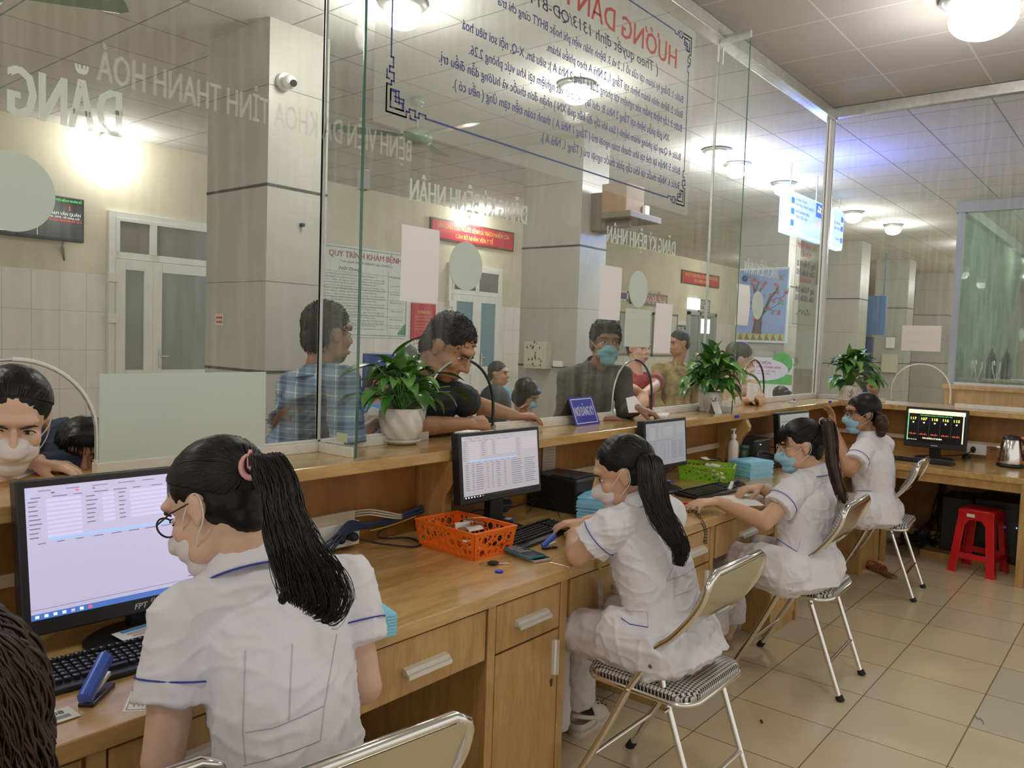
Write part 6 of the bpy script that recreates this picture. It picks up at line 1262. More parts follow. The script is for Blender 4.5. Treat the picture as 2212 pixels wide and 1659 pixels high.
def LO(secs): return ('l', secs)
def blob(prims, vox, sm=4, fac=.5, disp=None):
    g = G()
    for p in prims:
        if p[0] == 'c': g.add(*hull([p[1]+v*p[2] for v in ico()]+[p[3]+v*p[4] for v in ico()]))
        elif p[0] == 'e': g.sph(p[1], p[2], p[3], 20, 14)
        elif p[0] == 'f': g.cyl(p[1], p[3], p[2], p[4], 24)
        elif p[0] == 'l': g.loft(p[1])
    me = bpy.data.meshes.new('b'); me.from_pydata(g.v, [], g.f); ob = bpy.data.objects.new('b', me); COL.objects.link(ob)
    m = ob.modifiers.new('r', 'REMESH'); m.mode = 'VOXEL'; m.voxel_size = vox; m.use_smooth_shade = True
    if sm: s = ob.modifiers.new('s', 'SMOOTH'); s.iterations = sm; s.factor = fac
    dg = bpy.context.evaluated_depsgraph_get(); out = bpy.data.meshes.new_from_object(ob.evaluated_get(dg))
    bpy.data.objects.remove(ob); bpy.data.meshes.remove(me)
    if disp:
        ns = [v.normal.copy() for v in out.vertices]
        for v, n in zip(out.vertices, ns): v.co += n*disp(v.co, n)
    out.polygons.foreach_set('use_smooth', [True]*len(out.polygons)); return out
def ring_ell(c, r, f, a, b, n=24, back=0): return [c+r*(a*math.cos(2*math.pi*i/n))+f*(b*math.sin(2*math.pi*i/n)) for i in range(n)]
def wr(amp, sc=9, st=(1, 1, 1), seed=0):
    def d(p, n):
        q = V((p.x*st[0]+seed, p.y*st[1], p.z*st[2]))*sc; w_ = noise.noise(q*.8)*.5; q = q+V((w_, w_, w_)); a = noise.noise(q*.7); b = noise.noise(q*1.7+V((5, 3, 1))); c = noise.noise(V((p.x*4+p.z*7+seed, p.y*4, p.z*11-p.x*5))*2.2); return amp*(1.6*(1-min(1, abs(a)*3.2))**2+1.0*(1-min(1, abs(b)*3.5))**2+1.1*(1-min(1, abs(c)*3))**2-.7)
    return d
skinA = mat('skin_light', (.60, .36, .23), .5, sss=.12, var=.05, vscale=20); skinB = mat('skin_tan', (.42, .215, .12), .5, sss=.1, var=.06, vscale=20); skinC = mat('skin_dark_tan', (.30, .15, .085), .5, sss=.1, var=.06, vscale=20); skinF = mat('skin_pale', (.66, .43, .31), .5, sss=.12, var=.05, vscale=20)
hairM = mat('hair_black', (.0065, .005, .0048), .42, var=.4, vscale=30, spec=.3); hairB = mat('hair_brown', (.032, .014, .009), .42, var=.4, vscale=30, spec=.4); hairS = mat('hair_short', (.011, .008, .007), .6, bump=.5, bscale=180)
uniform = mat('uniform_white', (.75, .725, .775), .8, bump=.55, bscale=7, stretch=(1, 1, .45)); pantsW = mat('uniform_trousers', (.60, .55, .56), .8, bump=.1, bscale=20); piping = mat('blue_piping', (.03, .05, .36), .6)
maskW = mat('mask_white', (.72, .67, .66), .8); maskB = mat('mask_blue', (.30, .56, .70), .8, bump=.2, bscale=90); maskT = mat('mask_teal', (.17, .40, .46), .8, bump=.2, bscale=60); strapW = mat('mask_strap', (.72, .70, .68), .7)
eyeW = mat('eye_white', (.65, .62, .58), .3); iris = mat('iris_dark', (.015, .008, .006), .15); brow = mat('brow_hair', (.02, .014, .012), .8); lipm = mat('lips', (.36, .12, .10), .5); lens_ = mat('glasses_frame', (.02, .012, .012), .25)
def hand_prims(w, d, n, thumb, curl=.5, s=1.0, fist=False):
    """w wrist, d direction of the hand, n back-of-hand normal, thumb side vector"""
    w = V(w); d = V(d).normalized(); n = V(n); n = (n-d*n.dot(d)).normalized(); sd = d.cross(n); sd = sd if sd.dot(V(thumb)) > 0 else -sd
    o = []; kn = []
    for i, (off, ln) in enumerate(((.030, .082), (.010, .086), (-.011, .082), (-.031, .074))):
        k = w+d*(ln*s)+sd*(off*s)+n*(.004*s-abs(i-1.3)*.002*s); kn.append(k); o.append(C(w+sd*off*.5*s, .016*s, k, .0115*s))
    o.append(C(w+d*.03*s-n*.004*s, .019*s, w+d*.06*s-n*.006*s, .019*s))
    for i, (k, L) in enumerate(zip(kn, (.072, .080, .075, .058))):
        sp = (.09, .02, -.05, -.13)[i]; c = curl*(1+.12*i); p = k; seg = [L*.45*s, L*.32*s, L*.25*s]; rr = [.0098*s, .0088*s, .0080*s, .0066*s]; a = c*.55
        if fist: seg = [x*.95 for x in seg]
        for j in range(3):
            dd = (d*math.cos(a)-n*math.sin(a)+sd*sp*math.cos(a)).normalized(); q = p+dd*seg[j]; o.append(C(p, rr[j], q, rr[j+1])); p = q; a += c*(.95 if j == 0 else .7)
    b = w+d*.022*s+sd*.026*s-n*.006*s; d1 = (d*.75+sd*.62-n*.25).normalized(); q = b+d1*.034*s; d2 = (d*.95+sd*.12-n*(.25+curl*.35)).normalized() if not fist else (d*.5-sd*.55-n*.6).normalized(); q2 = q+d2*.030*s; q3 = q2+(d2-n*curl*.3).normalized()*.022*s
    o += [C(w+d*.01*s+sd*.014*s, .015*s, b, .0145*s), C(b, .0145*s, q, .0115*s), C(q, .0112*s, q2, .0098*s), C(q2, .0098*s, q3, .0078*s)]
    return o
def head_prims(c, r, f, u, M, s=1.0, fat=1.0, nose=1.0):
    e = lambda x, y, z, rad: EL(c+(r*x+f*y+u*z)*s, tuple(q*s for q in rad), M)
    p = [e(0, -.012, .030, (.073, .092, .086)), e(0, .020, -.034, (.061*min(fat, 1.1), .066, .076)), e(0, .046, -.082, (.034*fat, .034, .026)), e(0, .040, -.060, (.050*fat, .042, .036)), e(0, .070, .034, (.052, .020, .016)),
         e(.034, .054, -.024, (.025*fat, .024, .026)), e(-.034, .054, -.024, (.025*fat, .024, .026)), e(.030*fat, .03, -.065, (.030*fat, .04, .03)), e(-.030*fat, .03, -.065, (.030*fat, .04, .03)), e(0, .083, -.062, (.022, .012, .012)), e(0, -.03, -.035, (.055, .055, .06))]
    p += [C(c+(f*.086+u*.012)*s, .0075*s, c+(f*.104*nose-u*.020)*s, .0115*s), C(c+(f*.090+u*-.026+r*.009)*s, .0085*s, c+(f*.096-u*.026-r*-.009)*s, .0075*s), C(c+(f*.090-u*.026-r*.009)*s, .0085*s, c+(f*.096-u*.026-r*.009)*s, .0075*s)]
    for k in (-1, 1): p += [e(.0735*k, -.008, -.004, (.007, .018, .028)), e(.077*k, -.014, .008, (.006, .014, .015)), e(.074*k, -.003, -.026, (.006, .009, .010))]
    return p
def hair_cap(c, r, f, u, M, s=1.0, style='up', v=1.0):
    e = lambda x, y, z, rad: EL(c+(r*x+f*y+u*z)*s, tuple(q*s for q in rad), M)
    if style == 'up': return [e(0, -.022, .042, (.079*v, .095, .083)), e(0, -.040, .000, (.072*v, .068, .070)), e(0, -.052, -.040, (.055, .042, .045))]
    if style == 'man': return [e(0, -.016, .050, (.080, .094, .082*v)), e(0, -.048, .000, (.070, .056, .075)), e(0, .045, .088, (.055, .045, .028*v)), e(.071, -.006, .03, (.010, .035, .032)), e(-.071, -.006, .03, (.010, .035, .032))]
    if style == 'crop': return [e(0, -.018, .044, (.078, .091, .080)), e(0, -.052, -.008, (.066, .050, .070))]
    if style == 'bob': return [e(0, -.020, .040, (.088, .098, .088)), e(0, -.045, -.03, (.080, .06, .085)), e(.070, .0, -.03, (.020, .045, .07)), e(-.070, .0, -.03, (.020, .045, .07)), e(0, .062, .062, (.064, .030, .026))]
def strands(base_paths, r0=.0011, n=4):
    g = G()
    for pts in base_paths: k = len(pts); g.tube(pts, [r0*(1-.7*(i/(k-1))**2) for i in range(k)], n, flat=2.2)
    return g
SIDE = {'L': -1, 'R': 1}
def person(label, J, face, up, skin, hair, hairm, top, topm, s=1.0, vox=.006, fat=1.0, legs=True, bottomm=None, bottom=True, hands=None, sleeve=.5, mask=None, hs=1.0, glasses=False, seated=False, eyes=True, hair_v=1.0, gaze=0, wrinkle=.003, cat='person', group=None, body_fat=1.0, longsleeve=False, collar=None, nose=1.0):
    J = {k: V(v) for k, v in J.items()}
    if J['head'].y > 2.2:
        for q in ('hL', 'hR'): J[q].y = max(J[q].y, 2.76)
    r, f, u, M = frame(face, up); hc = J['head']; sh = (J['sL']+J['sR'])/2; hp = (J['hL']+J['hR'])/2
    ax = (sh-hp).normalized(); rt = (J['sR']-J['sL']).normalized(); ft = ax.cross(rt).normalized(); 
    rh = (J['hR']-J['hL']).normalized(); fh = ax.cross(rh).normalized()
    t = thing('person', label, cat, (hp.x, hp.y, 0), group=group)
    neck = J.get('neck', sh+ax*.045*s); hb = hc-u*.075*hs-f*.022*hs
    bf = body_fat; W = (J['sR']-J['sL']).length
    def sec(q, a, b, up_=0, push=0):
        c = hp.lerp(sh, q)+ax*up_; rr = rh.lerp(rt, max(0, min(1, q))).normalized(); ff = fh.lerp(ft, max(0, min(1, q))).normalized()
        return ring_ell(c+ff*push*s, rr, ff, a*s*bf, b*s*bf)
    tors = lambda o: LO([sec(-.22, .12+o, .08+o), sec(-.12, .155+o, .108+o), sec(.06, .152+o, .108+o), sec(.35, .120+o, .090+o), sec(.65, .132+o, .10+o), sec(.85, W/2/s/bf*.90+o-.02, .088+o), sec(1.0, W/2/s/bf*.80+o, .066+o), sec(1.06, .07+o, .045+o, 0)])
    body = [tors(0), C(neck-ax*.02, .056*s*(.6+.4*fat), hb, .050*s*(.6+.4*fat)), C(neck-ax*.05, .050*s, J['sL'], .044*s), C(neck-ax*.05, .050*s, J['sR'], .044*s)]
    body += head_prims(hc, r, f, u, M, hs, fat, nose)
    for k in 'LR':
        S, E_, Wt = J['s'+k], J['e'+k], J['w'+k]; af = (.5+.5*fat)
        body += [C(S, .050*s*af, S.lerp(E_, .5), .043*s*af), C(S.lerp(E_, .5), .043*s*af, E_, .037*s*af), C(E_, .038*s*af, E_.lerp(Wt, .3), .039*s*af), C(E_.lerp(Wt, .3), .039*s*af, Wt, .025*s*af)]
        hd = (hands or {}).get(k, {}); d = V(hd.get('d', (Wt-E_))); n = V(hd.get('n', (0, 0, 1))); th = V(hd.get('t', -rt*SIDE[k])); body += hand_prims(Wt, d, n, th, hd.get('c', .45), hd.get('s', s*1.0), hd.get('fist', False))
    knees = []
    if legs:
        for k in 'LR':
            H_ = J['h'+k]; sg = SIDE[k]
            if seated: K = J.get('k'+k, H_+fh*.40*s+Z*0-rh*0); A_ = J.get('a'+k, V((K.x, K.y, .09))+fh*(-.03)); 
            else: K = J.get('k'+k, H_.lerp(V((H_.x, H_.y, .09)), .48)+fh*.02); A_ = J.get('a'+k, V((H_.x, H_.y, .09)))
            knees.append((H_, K, A_)); body += [C(H_, .085*s, K, .056*s), C(K, .055*s, K.lerp(A_, .35), .052*s), C(K.lerp(A_, .35), .052*s, A_, .034*s), C(A_, .034*s, A_-Z*.045+fh*.03, .034*s), C(A_-Z*.05+fh*.02, .032*s, A_-Z*.058+fh*.14*s, .026*s)]
    bo = part('body', blob(body, vox, 3, .45), skin, t)
    # clothes
    cl = [LO([sec(-.16 if seated else -.24, .180, .145), sec(-.10, .178, .140), sec(.06, .170, .130), sec(.35, .140, .112), sec(.65, .153, .120), sec(.85, W/2/s/bf*.94, .108), sec(1.0, W/2/s/bf*.88, .086), sec(1.07, .078, .062)])]
    cl += [C(neck-ax*.045*s, .068*s, J['sL'], .060*s), C(neck-ax*.045*s, .068*s, J['sR'], .060*s)]
    hems = []
    for k in 'LR':
        S, E_, Wt = J['s'+k], J['e'+k], J['w'+k]; q = S.lerp(E_, sleeve) if not longsleeve else E_
        r1, r2 = .062*s, (.067 if not longsleeve else .052)*s; r2 *= (.5+.5*fat)
        cl += [EL(S, (.064*s, .064*s, .064*s)), FR(S, r1, q, r2)]
        if longsleeve: cl += [EL(E_, (.052*s,)*3), FR(E_, .050*s, E_.lerp(Wt, .86), .036*s)]
        hems.append((S, q, r2))
    if top == 'tunic' and seated and knees:
        for H_, K, A_ in knees: cl.append(C(H_+Z*.008, .104*s, H_.lerp(K, .36)+Z*.01, .094*s))
    tp = part('shirt', blob(cl, vox, 3, .5, wr(wrinkle, 8, (1, 1, .55), random.random()*9)), topm, t)
    if bottom and knees:
        pr = [LO([sec(-.22, .13, .09), sec(-.10, .172, .125), sec(.03, .17, .122)])]
        for H_, K, A_ in knees: pr += [C(H_, .098*s, K, .072*s), C(K, .072*s, K.lerp(A_, .5), .070*s), FR(K.lerp(A_, .5), .068*s, A_.lerp(K, .05), .075*s)]
        part('trousers', blob(pr, max(vox, .007), 3, .5, wr(.003, 9)), bottomm or pantsW, t)
    # hair
    if hair:
        hm = blob(hair_cap(hc, r, f, u, M, hs, hair, hair_v), min(vox, .006), 4, .5, (lambda p, n: .0014*noise.noise(p*110)+.0014*noise.noise(p*40)) if hair in ('man', 'crop', 'bob') else (lambda p, n: .0012*noise.noise(p*90)))
        ho = part('hair', hm, hairm, t)
        if vox < .0085 and hair in ('man', 'crop', 'bob'):
            rr = random.Random(hash(len(label)) & 255); pv = [(v.co.copy(), v.normal.copy()) for v in hm.vertices]; st = []
            for _ in range(1500):
                p, n_ = pv[rr.randrange(len(pv))]; rel = p-hc
                if hair == 'bob': dr = (-u*1.0+n_*.12+f*(.15 if rel.dot(f) > .05 else 0)).normalized(); ln = rr.uniform(.015, .035)
                else: dr = (n_*.45+f*.45-u*(.9 if rel.dot(u) < .07 else .1)+V((rr.uniform(-.3, .3),)*3)).normalized(); ln = rr.uniform(.006, .013)
                st.append([p-n_*.001, p+dr*ln*.5+n_*.001, p+dr*ln])
            part('hair_strands', strands(st, .0011, 3), hairm, t)
    if eyes:
        for k in (-1, 1):
            ec = hc+(r*.031*k+f*.0672+u*.004)*hs; g = G(); g.sph(ec, (.0130*hs, .0085*hs, .0056*hs), M, 14, 10); ey = part('eye', g, eyeW, t)
            g = G(); g.sph(ec+f*.0062*hs+r*gaze*hs, (.0052*hs, .003*hs, .0050*hs), M, 12, 8); part('iris', g, iris, ey)
            g = G(); g.tube([ec+(r*x+f*(.0082-abs(x)*.30)+u*z)*hs for x, z in ((-.014, -.001), (-.008, .0045), (0, .0065), (.008, .0045), (.014, -.001))], .0014*hs, 6); part('upper_lid', g, brow, ey)
            g = G(); g.tube([hc+(r*k*x+f*y+u*z)*hs for x, y, z in ((.012, .0885, .021), (.025, .0875, .0255), (.038, .079, .025), (.048, .069, .019))], [.0018*hs, .0030*hs, .0026*hs, .0012*hs], 6, flat=1.0); part('eyebrow', g, brow, t)
        if not mask:
            g = G(); g.sph(hc+(f*.0935-u*.059)*hs, (.020*hs, .0045*hs, .0036*hs), M, 14, 8); g.sph(hc+(f*.0925-u*.066)*hs, (.016*hs, .0045*hs, .0042*hs), M, 14, 8); part('lips', g, lipm, t)
    if mask:
        e = lambda x, y, z, rad: EL(hc+(r*x+f*y+u*z)*hs, tuple(q*hs for q in rad), M)
        def cut(p, n): return 0
        mk = [e(0, .050, -.050, (.057*fat, .052, .046)), e(0, .074, -.034, (.036, .050, .030)), e(0, .052, -.088, (.040*fat, .046, .030))]
        mo = part('face_mask', blob(mk, .004, 12, .5, lambda p, n: .0008*math.sin((p-hc).dot(u)*260)), mask, t)
        g = G()
        for k in (-1, 1):
            ear = hc+(r*.080*k-f*.016+u*.010)*hs; lo = hc+(r*.079*k-f*.014-u*.026)*hs
            g.tube(spline([hc+(r*.050*k+f*.052-u*.028)*hs, hc+(r*.073*k+f*.020-u*.006)*hs, ear+u*.010*hs, ear-f*.012*hs, lo-f*.006*hs, hc+(r*.070*k+f*.012-u*.050)*hs, hc+(r*.046*k+f*.046-u*.076)*hs], 4), .0014*hs, 5)
        part('ear_loop', g, strapW, mo)
    if glasses:
        g = G()
        for k in (-1, 1):
            ce = hc+(r*.033*k+f*.091+u*.001)*hs; g.tube([ce+(r*.024*math.cos(a)+u*.019*math.sin(a))*hs for a in [2*math.pi*i/20 for i in range(20)]], .0018*hs, 6, closed=True)
            g.tube([hc+(r*.057*k+f*.089+u*.008)*hs, hc+(r*.077*k+f*.04+u*.010)*hs, hc+(r*.079*k-f*.010+u*.010)*hs], .0016*hs, 6)
        g.tube([hc+(r*-.010+f*.094+u*.004)*hs, hc+(f*.098+u*.007)*hs, hc+(r*.010+f*.094+u*.004)*hs], .0016*hs, 6); part('glasses', g, lens_ if glasses is True else glasses, t)
    if top == 'tunic' or collar == 'piping':
        g = G()
        for S, q, r2 in hems:
            d = (q-S).normalized(); b = q-d*.040*s; a1 = d.orthogonal().normalized(); a2 = d.cross(a1); g.tube([b+a1*(r2+.0022)*math.cos(x)+a2*(r2+.0022)*math.sin(x) for x in [2*math.pi*i/28 for i in range(28)]], .0017*s, 5, closed=True)
        part('sleeve_piping', g, piping, tp)
    if collar:
        g = G(); n = 26; c0 = neck-ax*.012*s; rows = []
        for j, (rad, hh) in enumerate(((.062, .040), (.068, .022), (.080, -.004), (.083, -.012))):
            rows.append([c0+rt*(rad*s*math.cos(a))+ft*(rad*.92*s*math.sin(a))+ax*(hh*s)-ft*.004 for a in [R(120)+R(300)*i/n for i in range(n+1)]])
        vs = [p for q in rows for p in q]; k = n+1; g.add(vs, [(i*k+j, i*k+j+1, (i+1)*k+j+1, (i+1)*k+j) for i in range(3) for j in range(n)], 0, True); co = part('collar', g, topm, t); sl = co.modifiers.new('s', 'SOLIDIFY'); sl.thickness = .003
        if collar == 'piping': g = G(); g.tube([p-ax*.001 for p in rows[3]], .0022*s, 5); part('collar_piping', g, piping, co)
    return t, dict(r=r, f=f, u=u, M=M, hc=hc, ax=ax, rt=rt, ft=ft, neck=neck, hp=hp, sh=sh, body=bo, shirt=tp)
def scalp_strands(I, tie, n=150, hs=1.0, seed=1, front=.085):
    """hair drawn back from the hairline over the cap to the tie point"""
    rr = random.Random(seed); hc, r, f, u = I['hc'], I['r'], I['f'], I['u']; cc = hc+(u*.036-f*.022)*hs; out = []
    tl = tie-cc; tl = tl
    def surf(d):
        d = d.normalized(); a, b, c = .0805*hs, .0965*hs, .0845*hs; k = 1/math.sqrt((d.dot(r)/a)**2+(d.dot(f)/b)**2+(d.dot(u)/c)**2); 
        low = d.dot(u)
        if low < 0: k *= 1-.02*low
        return cc+d*k
    td = tl.normalized()
    for i in range(n):
        a = -math.pi+2*math.pi*i/n+rr.uniform(-.03, .03)    # around the hairline, 0 = forehead
        ang = abs(a); el = .62-.62*min(1, ang/1.5)**1.5-(.75*max(0, ang-1.5) if ang < 2.4 else .675+.25*(ang-2.4))
        d0 = (f*math.cos(a)*math.cos(el)+r*math.sin(a)*math.cos(el)+u*math.sin(el)).normalized()
        if ang > 2.6: d0 = (d0+r*math.sin(a)*.25).normalized()
        pts = []
        for k in range(13):
            q = k/12; d = d0.lerp(td, q**.9)
            if d.length < .05: d = d+u*.3
            p = surf(d)+u*.0; lift = .0012+.001*math.sin(q*math.pi)+rr.uniform(0, .0007); pts.append(p+(p-cc).normalized()*lift)
        pts[-1] = pts[-1].lerp(tie, .5); out.append(pts)
    return out
def tail_strands(path, wid, n, seed=1, thick=.6, flare=None, side=None, curl=0):
    rr = random.Random(seed); base = spline(path, 6); k = len(base); out = []
    for i in range(n):
        a = rr.uniform(0, 2*math.pi); q = math.sqrt(rr.uniform(.0, 1)); ox, oy = math.cos(a)*q, math.sin(a)*q; ph = rr.uniform(0, 6); am = rr.uniform(.0, .006); cut = k-int(rr.uniform(0, .16)*k) if rr.random() < .7 else k; pts = []
        for j in range(cut):
            d = base[min(j+1, k-1)]-base[max(j-1, 0)]; d.normalize(); sd = V(side) if side else X; sd = (sd-d*sd.dot(d)).normalized(); nn = d.cross(sd); w_ = wid[min(len(wid)-1, int(j/(k-1)*(len(wid)-1)))]; w2 = wid[min(len(wid)-1, int(j/(k-1)*(len(wid)-1))+1)]; fr_ = j/(k-1)*(len(wid)-1) % 1; w_ = w_+(w2-w_)*fr_
            q2 = j/(k-1); pts.append(base[j]+sd*(ox*w_)+nn*(oy*w_*thick)+sd*am*math.sin(j*.35+ph)*(.4+1.6*q2)+nn*am*.7*math.cos(j*.27+ph)*q2+sd*curl*q2**3*(ox*.6))
        out.append(pts)
    return out
# ---------------------------------------------------------------- the woman nearest to us
J = dict(hL=(.742, 1.08, .53), hR=(.912, 1.08, .53), sL=P(400, 1335, 1.46), sR=P(742, 1262, 1.66), eL=P(352, 1640, 1.40), eR=P(786, 1482, 1.60), wL=(.80, 1.50, .775), wR=(.99, 1.49, .775), head=P(468, 1092, 1.54), neck=P(530, 1215, 1.54))
t, I = person('nearest woman in white uniform with black ponytail, seen from behind at the big screen', J, (-.42, .80, -.52), (-.10, .45, .88), skinF, 'up', hairM, 'tunic', uniform, vox=.005, seated=True, mask=maskW, glasses=True, hs=1.04, collar='piping', sleeve=.60, wrinkle=.0035, body_fat=.93, hands={'L': dict(d=(.1, 1, -.1), t=(1, 0, 0)), 'R': dict(d=(-.3, .9, -.1), t=(-1, 0, 0))})
tie = P(543, 1008, 1.475)
part('hair_strands', strands(scalp_strands(I, tie, 230, 1.04, 3), .0013), hairM, t)
path = [tie, P(575, 1000, 1.46), P(600, 1050, 1.43), P(612, 1120, 1.40), P(640, 1190, 1.37), P(668, 1250, 1.36), P(682, 1295, 1.36), P(668, 1325, 1.36)]
core = blob(chain([tie, P(578, 1010, 1.46), P(598, 1055, 1.44), P(612, 1120, 1.41), P(640, 1195, 1.385), P(662, 1255, 1.37), P(674, 1290, 1.37)], [.014, .016, .017, .018, .020, .020, .008]), .006, 4, .5)
part('ponytail', core, hairM, t)
part('ponytail_strands', strands(tail_strands(path, [.018, .032, .037, .038, .045, .054, .056, .030], 520, 5, .5, side=cr, curl=.02), .0010), hairB if False else mat('hair_soft_black', (.013, .008, .0065), .36, spec=.45), t)
g = G(); g.tube([tie+cr*.017*math.cos(a)+(-cd)*.020*math.sin(a)-fw*.004 for a in [2*math.pi*i/16 for i in range(16)]], .006, 8, closed=True)
for dx, dy in ((.004, .032), (.022, .010), (.018, -.006)): g.tube(spline([tie-fw*.012, tie+cr*dx*.6-cd*dy*.6-fw*.02, tie+cr*dx-cd*dy-fw*.016]), .0024, 6, flat=1.8)
part('hair_tie', g, mat('tie_pink', (.75, .36, .34), .6), t)
# seams and belt of the uniform on her back
def on_back(I, q, side_, off=.004, bf=1.0):
    c = I['hp'].lerp(I['sh'], q); return c-I['ft']*0+I['rt']*side_
def back_line(I, pts, r_, m, name, par, lift=.012):
    """polyline pressed on the back of the shirt"""
    from mathutils.bvhtree import BVHTree
    if 'bvh' not in I: me = I['shirt'].data; I['bvh'] = BVHTree.FromPolygons([v.co for v in me.vertices], [tuple(p.vertices) for p in me.polygons])
    out = []
    for u_, v_ in pts:
        d = ray(u_, v_).normalized(); h = I['bvh'].ray_cast(O, d)
        if h[0] is not None: out.append(h[0]-d*.0008)
    if len(out) > 1: g = G(); g.tube(out, r_, 5); part(name, g, m, par)
def dense(pts, n=14):
    o = []
    for a, b in zip(pts[:-1], pts[1:]): o += [(a[0]+(b[0]-a[0])*k/n, a[1]+(b[1]-a[1])*k/n) for k in range(n)]
    return o+[pts[-1]]
seam = mat('uniform_seam', (.56, .53, .55), .8)
for pts in ([(530, 1405), (528, 1480), (524, 1580), (530, 1655)], [(632, 1390), (628, 1470), (625, 1560)], [(728, 1370), (714, 1450), (700, 1530), (692, 1600)], [(530, 1582), (590, 1572), (650, 1548), (698, 1525)], [(526, 1653), (580, 1640), (640, 1620), (690, 1600)]): back_line(I, dense(pts), .0011, seam, 'seam', I['shirt'])
# ---------------------------------------------------------------- the woman leaning on her elbow
J = dict(hL=(2.20, 1.16, .53), hR=(2.40, 1.16, .53), sL=P(1318, 1142, 2.58), sR=P(1440, 1112, 2.80), eL=PZ(1248, 1200, .785), eR=(2.66, 1.60, .80), wL=(2.42, 1.66, .765), wR=PZ(1264, 1128, .785), head=P(1345, 1022, 2.68), neck=P(1385, 1082, 2.66), kL=(2.22, 1.60, .50), kR=(2.42, 1.60, .50), aL=(2.26, 1.62, .10), aR=(2.48, 1.66, .10))
t, I = person('woman in white uniform leaning on her elbow by the orange basket, long ponytail', J, (-.44, .82, -.40), (-.20, .38, .88), skinA, 'up', hairM, 'tunic', uniform, vox=.005, seated=True, mask=maskW, hs=1.03, collar='plain', sleeve=.62, wrinkle=.0045, hands={'R': dict(d=V((-.75, .62, -.08)), n=(0, .1, 1), t=(-.5, -.8, 0), c=.45, s=1.0), 'L': dict(d=(1, .2, 0), t=(0, 1, 0))})
tie = P(1388, 985, 2.62)+V((0, 0, 0)); part('hair_strands', strands(scalp_strands(I, tie, 200, 1.03, 6), .0014), hairM, t)
path = [tie, P(1402, 1000, 2.58), P(1412, 1060, 2.53), P(1428, 1110, 2.50), P(1450, 1150, 2.48), P(1470, 1185, 2.48), P(1466, 1222, 2.48)]
part('ponytail', blob(chain(path[:-1], [.014, .017, .019, .014, .008, .004]), .006, 4, .5), hairM, t)
part('ponytail_strands', strands(tail_strands(path, [.020, .040, .046, .040, .032, .026, .012], 380, 8, .5, side=cr), .0013), mat('hair_soft_black', (.020, .014, .012), .36), t)
for pts in ([(1440, 1255), (1480, 1240), (1518, 1215)], [(1458, 1288), (1490, 1275), (1518, 1258)], [(1398, 1130), (1440, 1160), (1465, 1200), (1440, 1255)]): back_line(I, dense(pts, 8), .0011, seam, 'seam', I['shirt'])
back_line(I, dense([(1342, 1335), (1360, 1348), (1400, 1355)], 8), .0016, piping, 'pocket_piping', I['shirt']); back_line(I, dense([(1342, 1318), (1398, 1322), (1400, 1355)], 8), .001, seam, 'pocket_seam', I['shirt'])
# ---------------------------------------------------------------- the woman typing beside the green basket
J = dict(hL=P(1700, 1243, 3.42), hR=P(1775, 1225, 3.62), sL=P(1712, 1062, 3.50), sR=P(1782, 1040, 3.78), eL=P(1652, 1128, 3.42), eR=P(1700, 1082, 3.9), wL=PZ(1548, 1083, .79), wR=PZ(1640, 1054, .785), head=P(1728, 963, 3.62), neck=P(1752, 1015, 3.63), kL=(3.54, 1.62, .50), kR=(3.74, 1.62, .50))
t, I = person('woman in white uniform with straight brown ponytail typing, clear glasses and blue mask', J, (-.55, .80, -.24), (-.12, .2, .97), skinA, 'up', hairM, 'tunic', uniform, vox=.006, seated=True, mask=maskB, hs=1.0, collar='piping', sleeve=.56, glasses=mat('clear_frame', (.45, .38, .34), .2), wrinkle=.004, hands={'L': dict(d=V((-.80, .55, -.05)), n=(0, 0, 1), t=(.6, .7, 0), c=.5), 'R': dict(d=V((-.80, .50, -.05)), n=(0, 0, 1), t=(-.4, -.8, 0), c=.6)})
tie = P(1776, 912, 3.58); part('hair_strands', strands(scalp_strands(I, tie, 170, 1.0, 9), .0014), hairM, t)
def fp(x, ry, uu): return I['hc']+I['r']*x+I['f']*(ry*math.sqrt(max(.05, 1-(x/.082)**2)))+I['u']*uu
fr = [[fp(x, .055, .100), fp(x*1.08, .082, .075), fp(x*1.12, .092, .034-abs(x)*.3)] for x in [-.055+.11*i/50 for i in range(51)]]
part('fringe', strands([spline(q, 4) for q in fr], .0010), hairM, t)
path = [tie, P(1790, 915, 3.55), P(1795, 960, 3.50), P(1800, 1010, 3.47), P(1812, 1055, 3.46), P(1824, 1085, 3.46)]
part('ponytail', blob(chain(path, [.014, .022, .022, .021, .018, .010]), .006, 4, .5), hairB, t); part('ponytail_strands', strands(tail_strands(path, [.016, .026, .027, .026, .022, .012], 150, 12, .6, side=cr), .0014), hairB, t)
g = G(); g.tube([tie+cr*.012*math.cos(a)-cd*.018*math.sin(a) for a in [2*math.pi*i/14 for i in range(14)]], .004, 6, closed=True); part('hair_tie', g, mat('tie_pale', (.6, .4, .35), .6), t)
back_line(I, dense([(1672, 1160), (1695, 1175), (1722, 1192)], 8), .0018, piping, 'pocket_piping', I['shirt']); back_line(I, dense([(1722, 1192), (1730, 1165)], 8), .0012, seam, 'pocket_seam', I['shirt'])
g = G(); wv = (J['eR']-J['wR']).normalized(); b_ = J['wR'].lerp(J['eR'], .12); a1 = wv.orthogonal().normalized(); a2 = wv.cross(a1); g.tube([b_+(a1*math.cos(x)+a2*math.sin(x))*.029 for x in [2*math.pi*i/20 for i in range(20)]], .0015, 5, closed=True); part('bracelet', g, mat('gold', (.6, .4, .12), .25, 1), t)
